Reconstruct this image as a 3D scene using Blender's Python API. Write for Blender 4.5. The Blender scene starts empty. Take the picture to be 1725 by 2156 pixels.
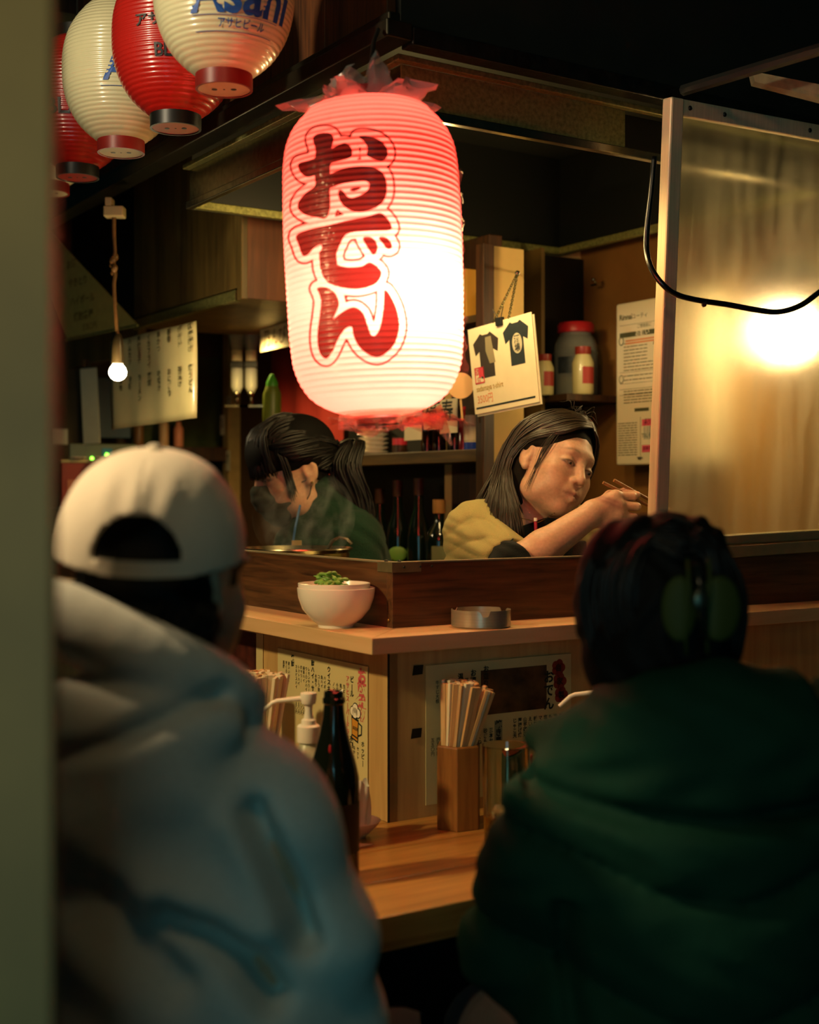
import bpy, bmesh, math, random
import numpy as np
from mathutils import Vector, Matrix

random.seed(7)
rng = np.random.default_rng(7)
SC = bpy.context.scene
COL = SC.collection
PI = math.pi

# ------------------------------------------------------------------ camera
F = 2800.0                      # focal length in photograph pixels (1725 wide)
CX, CY, EYE = 862.5, 1040.0, 1.35
cam_d = bpy.data.cameras.new('camera')
cam = bpy.data.objects.new('camera', cam_d)
COL.objects.link(cam)
cam.location = (0, 0, EYE)
cam.rotation_euler = (PI / 2, 0, 0)
cam_d.sensor_fit = 'HORIZONTAL'
cam_d.sensor_width = 24.0
cam_d.lens = 24.0 * F / 1725.0
cam_d.shift_y = -(1078.0 - CY) / 1725.0
cam_d.clip_start = 0.05
cam_d.dof.use_dof = True
cam_d.dof.focus_distance = 2.72
cam_d.dof.aperture_fstop = 2.3
SC.camera = cam

# ------------------------------------------------------------------ colour handling
SC.view_settings.view_transform = 'Standard'
SC.view_settings.look = 'None'
SC.view_settings.gamma = 1.0
SC.view_settings.use_curve_mapping = False
SC.view_settings.exposure = 0.2

# ------------------------------------------------------------------ world: dim teal night
W = bpy.data.worlds.new('night')
SC.world = W
W.use_nodes = True
W.node_tree.nodes['Background'].inputs[0].default_value = (0.10, 0.42, 0.42, 1)
W.node_tree.nodes['Background'].inputs[1].default_value = 0.012

# building frame: u runs along the right counter wing, v along the left wing
ANG = math.radians(33.0)
U = np.array([math.cos(ANG), math.sin(ANG)])
V = np.array([-math.sin(ANG), math.cos(ANG)])
H0 = np.array([-0.015, 2.5])

def L(a, b, z):
    p = H0 + a * U + b * V
    return (float(p[0]), float(p[1]), float(z))

def AB(x, y):
    d = np.array([x, y]) - H0
    return float(d @ U), float(d @ V)

def at(px, py, y):
    return ((px - CX) / F * y, y, EYE - (py - CY) / F * y)

def on_a(px, py, a0):
    d = np.array([(px - CX) / F, 1.0])
    t = (a0 + H0 @ U) / (d @ U)
    p = at(px, py, t)
    return AB(p[0], p[1])[1], p[2]          # b, z

def on_b(px, py, b0):
    d = np.array([(px - CX) / F, 1.0])
    t = (b0 + H0 @ V) / (d @ V)
    p = at(px, py, t)
    return AB(p[0], p[1])[0], p[2]          # a, z

def light(name, kind, loc, energy, color, size=0.05, rot=None, spot=None, sy=None):
    d = bpy.data.lights.new(name, kind)
    d.energy = energy
    d.color = color
    if kind == 'AREA':
        d.size = size
        if sy:
            d.shape = 'RECTANGLE'
            d.size_y = sy
    else:
        d.shadow_soft_size = size
    if spot:
        d.spot_size = spot
        d.spot_blend = 0.5
    o = bpy.data.objects.new(name, d)
    COL.objects.link(o)
    o.location = loc
    if rot is not None:
        o.rotation_euler = Vector(rot).to_track_quat('-Z', 'Y').to_euler()
    return o

# kitchen lamps under the hood, over the left wing; the street behind the camera
light('kitchen_lamp', 'POINT', L(0.36, 0.46, 1.98), 8.5, (1.0, 0.70, 0.26), 0.06)
light('kitchen_front_lamp', 'SPOT', L(0.30, 0.05, 2.03), 11.0, (1.0, 0.68, 0.27), 0.05, (0.1, 0.25, -1), spot=2.6)
light('rack_lamp', 'SPOT', L(0.50, 1.70, 1.86), 16.0, (1.0, 0.68, 0.24), 0.05, (0, 0, -1), spot=2.75)
light('street_lamp', 'AREA', (-0.6, -1.6, 1.25), 19.0, (0.20, 0.62, 0.70), 1.6, (0.12, 1, -0.12), sy=1.4)

light('stall_lamp', 'SPOT', (-1.35, 1.42, 2.35), 80.0, (1.0, 0.82, 0.54), 0.07, (0.95, 1.1, 0.4), spot=1.2)
light('cap_spot', 'SPOT', (-1.15, 1.32, 2.35), 120.0, (1.0, 0.74, 0.42), 0.05, (0.85, 0.10, -0.98), spot=0.27)  # unseen narrow spot added to light only the white cap
light('counter_spot', 'SPOT', (-1.35, 1.42, 2.05), 85.0, (1.0, 0.72, 0.32), 0.05, (1.22, 0.90, -0.95), spot=0.92)  # unseen spot added to warm the counter panels from the left
light('warm_fill', 'POINT', (-0.10, 0.45, 2.55), 7.0, (1.0, 0.76, 0.38), 0.12)  # unseen fill added to warm the tops of hoodie and jacket
light('jamb_spot', 'SPOT', (-0.62, -0.1, 1.75), 9.0, (1.0, 0.66, 0.20), 0.15, (0.25, 0.9, -0.25), spot=1.0)  # unseen spot added to brighten only the near jamb

# ------------------------------------------------------------------ materials
def C(h):
    h = h.lstrip('#')
    v = [int(h[i:i + 2], 16) / 255 for i in (0, 2, 4)]
    return tuple(c / 12.92 if c < 0.04045 else ((c + 0.055) / 1.055) ** 2.4 for c in v) + (1.0,)

MATS = {}

def nodes(name):
    m = bpy.data.materials.new(name)
    m.use_nodes = True
    nt = m.node_tree
    return m, nt, nt.nodes['Principled BSDF'], nt.nodes['Material Output']

def mat(name, col, rough=0.6, metal=0.0, noise=0.0, nscale=40.0, bump=0.0, coat=0.0, trans=0.0,
        ior=1.45, spec=0.5, emit=None, estr=0.0, stretch=None, sheen=0.0, sss=0.0, attr=False, bscale=None):
    if name in MATS:
        return MATS[name]
    m, nt, p, out = nodes(name)
    c = C(col) if isinstance(col, str) else tuple(col) + (1.0,)
    p.inputs['Base Color'].default_value = c
    p.inputs['Roughness'].default_value = rough
    p.inputs['Metallic'].default_value = metal
    p.inputs['IOR'].default_value = ior
    p.inputs['Coat Weight'].default_value = coat
    p.inputs['Coat Roughness'].default_value = 0.12
    p.inputs['Transmission Weight'].default_value = trans
    p.inputs['Specular IOR Level'].default_value = spec
    p.inputs['Sheen Weight'].default_value = sheen
    if sss:
        p.inputs['Subsurface Weight'].default_value = sss
        p.inputs['Subsurface Radius'].default_value = (0.010, 0.004, 0.002)
        p.inputs['Subsurface Scale'].default_value = 0.6
    if emit:
        p.inputs['Emission Color'].default_value = C(emit) if isinstance(emit, str) else tuple(emit) + (1,)
        p.inputs['Emission Strength'].default_value = estr
    src = None
    if attr:
        a = nt.nodes.new('ShaderNodeAttribute')
        a.attribute_name = 'Col'
        src = a.outputs['Color']
    if noise or bump:
        tc = nt.nodes.new('ShaderNodeTexCoord')
        mp = nt.nodes.new('ShaderNodeMapping')
        nt.links.new(tc.outputs['Object'], mp.inputs['Vector'])
        if stretch:
            mp.inputs['Scale'].default_value = stretch
        nz = nt.nodes.new('ShaderNodeTexNoise')
        nz.inputs['Scale'].default_value = nscale
        nz.inputs['Detail'].default_value = 6.0
        nt.links.new(mp.outputs['Vector'], nz.inputs['Vector'])
        if noise:
            mr = nt.nodes.new('ShaderNodeMapRange')
            mr.inputs['From Min'].default_value = 0.3
            mr.inputs['From Max'].default_value = 0.7
            mr.inputs['To Min'].default_value = 1.0 - noise
            mr.inputs['To Max'].default_value = 1.0 + noise * 0.6
            nt.links.new(nz.outputs['Fac'], mr.inputs['Value'])
            mx = nt.nodes.new('ShaderNodeMix')
            mx.data_type = 'RGBA'
            mx.blend_type = 'MULTIPLY'
            mx.inputs['Factor'].default_value = 1.0
            if src is not None:
                nt.links.new(src, mx.inputs['A'])
            else:
                mx.inputs['A'].default_value = c
            nt.links.new(mr.outputs['Result'], mx.inputs['B'])
            src = mx.outputs['Result']
        if bump:
            bn = nt.nodes.new('ShaderNodeBump')
            bn.inputs['Strength'].default_value = bump
            bn.inputs['Distance'].default_value = 0.004
            if bscale:
                nz2 = nt.nodes.new('ShaderNodeTexNoise')
                nz2.inputs['Scale'].default_value = bscale
                nz2.inputs['Detail'].default_value = 4.0
                nt.links.new(mp.outputs['Vector'], nz2.inputs['Vector'])
                nt.links.new(nz2.outputs['Fac'], bn.inputs['Height'])
            else:
                nt.links.new(nz.outputs['Fac'], bn.inputs['Height'])
            nt.links.new(bn.outputs['Normal'], p.inputs['Normal'])
    if src is not None:
        nt.links.new(src, p.inputs['Base Color'])
    MATS[name] = m
    return m

def wood(name, c0, c1, axis=0, rough=0.5, scale=1.0, coat=0.0, bump=0.15):
    """wood: fine grain stretched along one object axis, plus broad bands"""
    if name in MATS:
        return MATS[name]
    m, nt, p, out = nodes(name)
    tc = nt.nodes.new('ShaderNodeTexCoord')
    mp = nt.nodes.new('ShaderNodeMapping')
    s = [14.0 * scale] * 3
    s[axis] = 0.9 * scale
    mp.inputs['Scale'].default_value = s
    nt.links.new(tc.outputs['Object'], mp.inputs['Vector'])
    n1 = nt.nodes.new('ShaderNodeTexNoise')
    n1.inputs['Scale'].default_value = 6.0
    n1.inputs['Detail'].default_value = 8.0
    n1.inputs['Distortion'].default_value = 0.6
    n2 = nt.nodes.new('ShaderNodeTexNoise')
    n2.inputs['Scale'].default_value = 0.9
    n2.inputs['Detail'].default_value = 3.0
    nt.links.new(mp.outputs['Vector'], n1.inputs['Vector'])
    nt.links.new(mp.outputs['Vector'], n2.inputs['Vector'])
    ad = nt.nodes.new('ShaderNodeMath')
    ad.operation = 'ADD'
    nt.links.new(n1.outputs['Fac'], ad.inputs[0])
    nt.links.new(n2.outputs['Fac'], ad.inputs[1])
    cr = nt.nodes.new('ShaderNodeValToRGB')
    cr.color_ramp.elements[0].position = 0.72
    cr.color_ramp.elements[0].color = C(c0)
    cr.color_ramp.elements[1].position = 1.25
    cr.color_ramp.elements[1].color = C(c1)
    dv = nt.nodes.new('ShaderNodeMath')
    dv.operation = 'MULTIPLY'
    dv.inputs[1].default_value = 1.0
    nt.links.new(ad.outputs[0], dv.inputs[0])
    cr.color_ramp.elements[0].position = 0.36
    cr.color_ramp.elements[1].position = 0.64
    dv.inputs[1].default_value = 0.5
    nt.links.new(dv.outputs[0], cr.inputs['Fac'])
    nt.links.new(cr.outputs['Color'], p.inputs['Base Color'])
    p.inputs['Roughness'].default_value = rough
    p.inputs['Coat Weight'].default_value = coat
    p.inputs['Coat Roughness'].default_value = 0.2
    bn = nt.nodes.new('ShaderNodeBump')
    bn.inputs['Strength'].default_value = bump
    bn.inputs['Distance'].default_value = 0.002
    nt.links.new(n1.outputs['Fac'], bn.inputs['Height'])
    nt.links.new(bn.outputs['Normal'], p.inputs['Normal'])
    MATS[name] = m
    return m

def emissive(name, col, strength):
    if name in MATS:
        return MATS[name]
    m, nt, p, out = nodes(name)
    e = nt.nodes.new('ShaderNodeEmission')
    e.inputs[0].default_value = C(col) if isinstance(col, str) else tuple(col) + (1,)
    e.inputs[1].default_value = strength
    nt.links.new(e.outputs[0], out.inputs['Surface'])
    MATS[name] = m
    return m

def clear(name, tint, opaque=0.12, rough=0.08):
    """thin clear sheet (plastic wrap, thin glass): mostly see-through, with a glossy skin"""
    if name in MATS:
        return MATS[name]
    m, nt, p, out = nodes(name)
    t = nt.nodes.new('ShaderNodeBsdfTransparent')
    t.inputs[0].default_value = C(tint)
    p.inputs['Base Color'].default_value = (0.8, 0.8, 0.75, 1)
    p.inputs['Roughness'].default_value = rough
    p.inputs['Specular IOR Level'].default_value = 1.0
    mx = nt.nodes.new('ShaderNodeMixShader')
    mx.inputs[0].default_value = opaque
    nt.links.new(t.outputs[0], mx.inputs[1])
    nt.links.new(p.outputs[0], mx.inputs[2])
    nt.links.new(mx.outputs[0], out.inputs['Surface'])
    MATS[name] = m
    return m

# ------------------------------------------------------------------ mesh builder
class MB:
    def __init__(self):
        self.v, self.f, self.n = [], [], 0

    def add(self, vs, fs):
        vs = [tuple(float(c) for c in p) for p in vs]
        self.f += [tuple(i + self.n for i in q) for q in fs]
        self.v += vs
        self.n += len(vs)
        return self

    def box(self, x0, x1, y0, y1, z0, z1):
        vs = [(x, y, z) for x in (x0, x1) for y in (y0, y1) for z in (z0, z1)]
        fs = [(0, 1, 3, 2), (4, 6, 7, 5), (0, 4, 5, 1), (2, 3, 7, 6), (0, 2, 6, 4), (1, 5, 7, 3)]
        return self.add(vs, fs)

    def lathe(self, prof, seg=32, c=(0, 0, 0), axis=2, cap0=True, cap1=True):
        vs, fs = [], []
        n = len(prof)
        for r, z in prof:
            for k in range(seg):
                t = 2 * PI * k / seg
                p = [r * math.cos(t), r * math.sin(t), z]
                if axis == 0:
                    p = [p[2], p[0], p[1]]
                elif axis == 1:
                    p = [p[1], p[2], p[0]]
                vs.append((p[0] + c[0], p[1] + c[1], p[2] + c[2]))
        for i in range(n - 1):
            for k in range(seg):
                k2 = (k + 1) % seg
                fs.append((i * seg + k, i * seg + k2, (i + 1) * seg + k2, (i + 1) * seg + k))
        if cap0 and prof[0][0] > 1e-6:
            fs.append(tuple(reversed(range(seg))))
        if cap1 and prof[-1][0] > 1e-6:
            fs.append(tuple((n - 1) * seg + k for k in range(seg)))
        return self.add(vs, fs)

    def tube(self, pts, r, seg=8, closed=False, flat=1.0):
        P = [np.array(p, float) for p in pts]
        n = len(P)
        R = r if hasattr(r, '__len__') else [r] * n
        vs, fs = [], []
        up = None
        for i in range(n):
            if closed:
                d = P[(i + 1) % n] - P[i - 1]
            else:
                d = P[min(i + 1, n - 1)] - P[max(i - 1, 0)]
            d = d / (np.linalg.norm(d) + 1e-12)
            if up is None:
                up = np.array([0, 0, 1.0]) if abs(d[2]) < 0.9 else np.array([1.0, 0, 0])
            s = np.cross(up, d)
            s /= np.linalg.norm(s) + 1e-12
            up = np.cross(d, s)
            for k in range(seg):
                t = 2 * PI * k / seg
                vs.append(P[i] + R[i] * (math.cos(t) * s + flat * math.sin(t) * up))
        for i in range(n if closed else n - 1):
            j = (i + 1) % n
            for k in range(seg):
                k2 = (k + 1) % seg
                fs.append((i * seg + k, i * seg + k2, j * seg + k2, j * seg + k))
        if not closed:
            fs.append(tuple(reversed(range(seg))))
            fs.append(tuple((n - 1) * seg + k for k in range(seg)))
        return self.add(vs, fs)

    def prism(self, poly, z0, z1):
        n = len(poly)
        vs = [(x, y, z0) for x, y in poly] + [(x, y, z1) for x, y in poly]
        fs = [tuple(reversed(range(n))), tuple(range(n, 2 * n))]
        fs += [(i, (i + 1) % n, n + (i + 1) % n, n + i) for i in range(n)]
        return self.add(vs, fs)

    def sphere(self, c, r, seg=20, rings=12):
        r = r if hasattr(r, '__len__') else (r, r, r)
        vs, fs = [], []
        for i in range(rings + 1):
            ph = PI * i / rings
            for k in range(seg):
                t = 2 * PI * k / seg
                vs.append((c[0] + r[0] * math.sin(ph) * math.cos(t), c[1] + r[1] * math.sin(ph) * math.sin(t), c[2] + r[2] * math.cos(ph)))
        for i in range(rings):
            for k in range(seg):
                k2 = (k + 1) % seg
                fs.append((i * seg + k, (i + 1) * seg + k, (i + 1) * seg + k2, i * seg + k2))
        return self.add(vs, fs)

    def grid(self, fn, nu, nv):
        vs = [fn(i / nu, j / nv) for i in range(nu + 1) for j in range(nv + 1)]
        fs = [(i * (nv + 1) + j, (i + 1) * (nv + 1) + j, (i + 1) * (nv + 1) + j + 1, i * (nv + 1) + j + 1) for i in range(nu) for j in range(nv)]
        return self.add(vs, fs)

    def moved(self, M):
        M = Matrix(M)
        self.v = [tuple(M @ Vector(p)) for p in self.v]
        return self

    def text(self, s, x, y, size, vertical=False, bold=0.0, z=0.0, sx=1.0, rot=0.0):
        vs, fs = text_mesh(s, vertical, bold)
        c, sn = math.cos(rot), math.sin(rot)
        out = []
        for a, b in vs:
            a, b = a * size * sx, b * size
            out.append((x + a * c - b * sn, y + a * sn + b * c, z))
        return self.add(out, fs)

_TXT = {}

def text_mesh(s, vertical, bold):
    key = (s, vertical, bold)
    if key in _TXT:
        return _TXT[key]
    c = bpy.data.curves.new('txt', 'FONT')
    body = s
    if vertical:
        body = '\n'.join('|' if ch == 'ー' else ch for ch in s)
        c.space_line = 1.0
        c.align_x = 'CENTER'
    c.body = body
    c.resolution_u = 3
    c.offset = bold
    o = bpy.data.objects.new('txt', c)
    COL.objects.link(o)
    bpy.context.view_layer.update()
    m = bpy.data.meshes.new_from_object(o.evaluated_get(bpy.context.evaluated_depsgraph_get()))
    vs = [(v.co.x, v.co.y) for v in m.vertices]
    fs = [tuple(p.vertices) for p in m.polygons]
    bpy.data.objects.remove(o)
    bpy.data.curves.remove(c)
    bpy.data.meshes.remove(m)
    _TXT[key] = (vs, fs)
    return _TXT[key]

def ob(name, mb, material, parent=None, smooth=False, bevel=0.0, loc=(0, 0, 0), rz=0.0, subsurf=0):
    if isinstance(mb, MB):
        me = bpy.data.meshes.new(name)
        me.from_pydata(mb.v, [], mb.f)
        me.update()
    else:
        me = mb
    o = bpy.data.objects.new(name, me)
    COL.objects.link(o)
    if material is not None:
        me.materials.append(material)
    if parent is not None:
        o.parent = parent
    o.location = loc
    o.rotation_euler = (0, 0, rz)
    if smooth:
        me.polygons.foreach_set('use_smooth', [True] * len(me.polygons))
        if smooth != 'all' and isinstance(mb, MB):
            sharpen(me, math.radians(40))
    if bevel:
        b = o.modifiers.new('bevel', 'BEVEL')
        b.width = bevel
        b.segments = 2
        b.limit_method = 'ANGLE'
    if subsurf:
        s = o.modifiers.new('sub', 'SUBSURF')
        s.levels = s.render_levels = subsurf
    return o

def sharpen(me, ang):
    bm = bmesh.new()
    bm.from_mesh(me)
    for e in bm.edges:
        if len(e.link_faces) == 2:
            e.smooth = e.calc_face_angle(0) < ang
    bm.to_mesh(me)
    bm.free()

def tag(o, label, cat, group=None, kind=None):
    o['label'] = label
    o['category'] = cat
    if group:
        o['group'] = group
    if kind:
        o['kind'] = kind
    return o

def thing(name, label, cat, loc=(0, 0, 0), rz=0.0, group=None):
    o = bpy.data.objects.new(name, None)
    o.empty_display_size = 0.05
    COL.objects.link(o)
    o.location = loc
    o.rotation_euler = (0, 0, rz)
    return tag(o, label, cat, group)

def struct(name, mb, material, parent=None, bevel=0.0, loc=(0, 0, 0), rz=0.0, smooth=False):
    o = ob(name, mb, material, parent, bevel=bevel, loc=loc, rz=rz, smooth=smooth)
    if parent is None:
        o['kind'] = 'structure'
    return o

def dup(root, label=None, loc=None, rz=None):
    r = root.copy()
    COL.objects.link(r)
    if label:
        r['label'] = label
    if loc is not None:
        r.location = loc
    if rz is not None:
        r.rotation_euler = (0, 0, rz)
    for ch in list(root.children):
        c = ch.copy()
        COL.objects.link(c)
        c.parent = r
        for g in list(ch.children):
            d = g.copy()
            COL.objects.link(d)
            d.parent = c
    return r

BF = dict(loc=L(0, 0, 0), rz=ANG)        # building frame placement for meshes in (a, b, z)

def sheet_frame(o, origin, xdir, up):
    """place an object so that local x runs along xdir, local y along up, local z out of the face"""
    x = Vector(xdir).normalized()
    y = Vector(up)
    y = (y - x * y.dot(x)).normalized()
    z = x.cross(y)
    o.matrix_world = Matrix((
        (x.x, y.x, z.x, origin[0]), (x.y, y.y, z.y, origin[1]), (x.z, y.z, z.z, origin[2]), (0, 0, 0, 1)))
    return o
UV3 = (float(U[0]), float(U[1]), 0.0)
VV3 = (float(V[0]), float(V[1]), 0.0)
nU3 = (-UV3[0], -UV3[1], 0.0)
nV3 = (-VV3[0], -VV3[1], 0.0)
# ------------------------------------------------------------------ palette
M_DARK = mat('soot_shade_black', '#14160f', 0.65, noise=0.4, nscale=8)
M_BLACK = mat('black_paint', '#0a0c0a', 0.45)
M_DWOOD = wood('dark_wood', '#1d1007', '#4a2a12', 2, 0.5)
M_FASC = wood('fascia_wood', '#2a1608', '#6a3c18', 2, 0.55)
M_PART = wood('walnut_veneer', '#2c1a0c', '#6b4526', 0, 0.42, 1.2)
M_COUNTER = wood('counter_wood', '#8a5a24', '#c08a44', 0, 0.38, 0.7, coat=0.15)
M_PLY = wood('pale_plywood', '#b08a52', '#cda96c', 2, 0.6, 0.6, bump=0.05)
M_SHELF = wood('shelf_board', '#c39c6a', '#d6b080', 0, 0.5, 0.6, bump=0.04)
M_CABW = wood('cabinet_wood', '#4a3a1c', '#77602f', 2, 0.45, 0.7)
M_STEEL = mat('stainless', '#9a937c', 0.24, 1.0, noise=0.25, nscale=60, bump=0.05)
M_STEELD = mat('greasy_stainless', '#8c8a50', 0.42, 0.55, noise=0.4, nscale=120, bump=0.15)
M_ALU = mat('aluminium', '#d2bf98', 0.45, 0.12, noise=0.12, nscale=8, stretch=(30, 30, 1))
M_PAPER = mat('paper', '#ded2b0', 0.7, noise=0.05, nscale=20)
M_LAM = mat('laminated_paper', '#d6c78e', 0.4, coat=0.7, noise=0.05, nscale=15, bump=0.04)
M_CREAM = mat('cream_plaster', '#c9a868', 0.8, noise=0.12, nscale=10)
M_INK = mat('black_ink', '#14201a', 0.6)
M_RED = mat('red_ink', '#b23a34', 0.6)
M_WHITE = mat('white_ceramic', '#e9dfd0', 0.25, coat=0.5)
M_WPLA = mat('white_plastic', '#e8decb', 0.35)
M_REDP = mat('red_plastic', '#b32127', 0.35)
M_GLASS = clear('thin_glass', '#eef2e2', 0.14, 0.05)
M_RUB = mat('black_cable', '#0c0d0b', 0.3, coat=0.4)

# ------------------------------------------------------------------ setting
struct('floor', MB().box(-5, 6, -4, 9, -0.1, 0.0), mat('asphalt', '#2a2b27', 0.8, noise=0.3, nscale=20, bump=0.3))
struct('ceiling', MB().box(-0.02, 3.4, -0.02, 2.72, 2.62, 2.7), M_DARK, **BF)
struct('wall_back', MB().box(-0.04, 0.86, 2.6, 2.66, 0, 2.62), mat('brown_wall', '#4c3a1c', 0.7, noise=0.3, nscale=6), **BF)
struct('wall_side', MB().box(0.84, 0.88, 0.985, 2.66, 0, 2.62), mat('side_wall', '#4a3018', 0.7, noise=0.3, nscale=6), **BF)
struct('wall_rear', MB().box(0.80, 1.33, 0.98, 1.02, 0, 2.62), M_CREAM, **BF)
struct('wall_right', MB().box(1.27, 1.31, 0.42, 1.02, 0, 2.62), mat('brown_board', '#7b5326', 0.5, noise=0.25, nscale=5), **BF)
struct('wall_far', MB().box(1.27, 3.4, 0.42, 0.46, 0, 2.62), mat('ochre_wall', '#a87c3a', 0.7, noise=0.2, nscale=6), **BF)

# fascia above the counter: left wing clad in upright boards, right wing plain and dark
wl = struct('wall_left', MB().box(-0.03, 0.0, -0.02, 2.7, 2.2, 3.1), M_DARK, **BF)
bw = 0.235
for k in range(11):
    b0 = -0.03 + k * bw
    struct('panel', MB().box(-0.05, -0.03, b0 + 0.002, b0 + bw - 0.002, 2.2, 3.1), M_FASC, wl, bevel=0.002)
struct('wall_front', MB().box(-0.03, 3.4, -0.045, -0.02, 2.2, 3.1), M_DARK, **BF)
struct('trim_1', MB().box(-0.085, -0.03, -0.085, 2.7, 2.172, 2.205).box(-0.075, -0.05, -0.075, 2.7, 2.205, 2.222), mat('dark_metal_rail', '#3a382c', 0.35, 0.8, noise=0.3, nscale=30), bevel=0.003, **BF)
struct('trim_2', MB().box(-0.03, 3.4, -0.085, -0.045, 2.166, 2.2), mat('tarred_beam', '#191a17', 0.3, 0.3, noise=0.5, nscale=40, bump=0.4), bevel=0.003, **BF)
# awning beam and board at the upper right, in front of the fascia
p0, p1 = at(1440, 190, 2.75), at(1790, 85, 2.35)
struct('trim_3', MB().tube([p0, p1], 0.012, 8), M_DARK)
q = [at(1585, 150, 2.72), at(1790, 190, 2.5), at(1790, 222, 2.5), at(1590, 172, 2.72)]
mb = MB()
mb.add(q + [(x, y + 0.03, z) for x, y, z in q], [(0, 1, 2, 3), (7, 6, 5, 4), (0, 4, 5, 1), (1, 5, 6, 2), (2, 6, 7, 3), (3, 7, 4, 0)])
struct('trim_4', mb, mat('grey_board', '#6d6c50', 0.6, noise=0.2))
# boards of the canopy over the hanging lanterns, upper left
for i, (y0, y1) in enumerate(((2.45, 2.52), (3.1, 3.17), (3.75, 3.82))):
    struct('trim_%d' % (5 + i), MB().box(-1.35, -0.06, -2.2 + y0, -2.2 + y1, 2.62, 2.70), wood('canopy_wood', '#2b2a16', '#54502a', 0, 0.6), **BF)

# near jamb at the left edge of the frame
struct('door_1', MB().box(-0.62, -0.216, 0.80, 0.818, 0, 2.9), mat('jamb_paint', '#7a6436', 0.6, noise=0.15, nscale=12))

# kitchen side posts and dark recess on the rear wall
struct('trim_8', MB().box(0.795, 0.84, 0.80, 0.98, 0, 2.055), M_DWOOD, bevel=0.003, **BF)
a_l, _ = on_b(1095, 700, 0.98)
a_r, _ = on_b(1243, 700, 0.98)
rec = MB().box(a_l, a_l + 0.012, 0.88, 0.98, 1.0, 2.055).box(a_r, a_r + 0.02, 0.88, 0.98, 1.0, 2.055)
struct('trim_9', rec, mat('recess_frame', '#6a5126', 0.55, noise=0.2, nscale=12), **BF)
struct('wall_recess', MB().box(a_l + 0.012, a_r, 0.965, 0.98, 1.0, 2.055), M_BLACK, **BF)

# ------------------------------------------------------------------ counter
PA, PB = -0.0735, -0.0715          # outer faces of the counter panels
LEN_A, LEN_B = 2.3, 2.4
ct = thing('bar_counter', 'L-shaped bar counter with pale plywood front under a raised shelf', 'counter', L(0, 0, 0), ANG)
ob('front_panel', MB().box(PA, LEN_A, PB, PB + 0.02, 0.70, 1.074), M_PLY, ct, bevel=0.001)
ob('side_panel', MB().box(PA + 0.0, PA + 0.02, PB, LEN_B, 0.70, 1.074).box(PA - 0.0015, PA, PB + 0.001, PB + 0.03, 0.757, 1.074), M_PLY, ct, bevel=0.001)
ob('base_panel', MB().box(PA, LEN_A, PB, PB + 0.02, 0, 0.70).box(PA, PA + 0.02, PB + 0.02, LEN_B, 0, 0.70), M_DARK, ct)  # panel below the table, its shade put into the dark colour
ob('corner_strip', MB().box(PA - 0.002, PA + 0.001, PB - 0.002, PB + 0.001, 0.757, 1.074), M_BLACK, ct)
# lower table top: boards along each wing
TW = 0.452
nb = 3
for i in range(nb):
    o0, o1 = PB - TW * (i + 1) / nb, PB - TW * i / nb
    d0 = TW * (i + 1) / nb
    ob('plank', MB().box(PA - TW, LEN_A, o0 + 0.0006, o1 - 0.0006, 0.707, 0.757), M_COUNTER, ct, bevel=0.002)
mbm = wood('counter_wood_side', '#8a5a24', '#c08a44', 1, 0.38, 0.7, coat=0.15)
for i in range(nb):
    o0, o1 = PA - TW * (i + 1) / nb, PA - TW * i / nb
    ob('plank', MB().box(o0 + 0.0006, o1 - 0.0006, PB + 0.0006, LEN_B, 0.707, 0.757), mbm, ct, bevel=0.002)
# raised shelf, mitred at the corner
SA, SB = -0.1635, -0.1615
m = MB()
m.add([(SA, SB, 1.074), (LEN_A, SB, 1.074), (LEN_A, -0.02, 1.074), (-0.02, -0.02, 1.074),
       (SA, SB, 1.103), (LEN_A, SB, 1.103), (LEN_A, -0.02, 1.103), (-0.02, -0.02, 1.103)],
      [(3, 2, 1, 0), (4, 5, 6, 7), (0, 1, 5, 4), (1, 2, 6, 5), (2, 3, 7, 6), (3, 0, 4, 7)])
ob('shelf', m, M_SHELF, ct, bevel=0.0015)
m = MB()
m.add([(SA, SB, 1.074), (-0.02, -0.02, 1.074), (-0.02, LEN_B, 1.074), (SA, LEN_B, 1.074),
       (SA, SB, 1.103), (-0.02, -0.02, 1.103), (-0.02, LEN_B, 1.103), (SA, LEN_B, 1.103)],
      [(3, 2, 1, 0), (4, 5, 6, 7), (0, 1, 5, 4), (1, 2, 6, 5), (2, 3, 7, 6), (3, 0, 4, 7)])
ob('shelf', m, wood('shelf_board_side', '#c39c6a', '#d6b080', 1, 0.5, 0.6, bump=0.04), ct, bevel=0.0015)
# veneered partition standing on the shelf
NA, NB = -0.044, -0.038
ob('partition', MB().box(NA, LEN_A, NB, NB + 0.02, 1.103, 1.222), M_PART, ct, bevel=0.001)
ob('partition', MB().box(NA, NA + 0.02, NB + 0.02, LEN_B, 1.103, 1.222), wood('walnut_veneer_side', '#2c1a0c', '#6b4526', 1, 0.42, 1.2), ct, bevel=0.001)
m = MB().box(NA - 0.001, LEN_A, NB - 0.001, NB + 0.021, 1.222, 1.2245).box(NA - 0.001, NA + 0.021, NB + 0.021, LEN_B, 1.222, 1.2245)
ob('edge_strip', m, mat('edge_tape', '#8d8266', 0.4, 0.3), ct)
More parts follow.
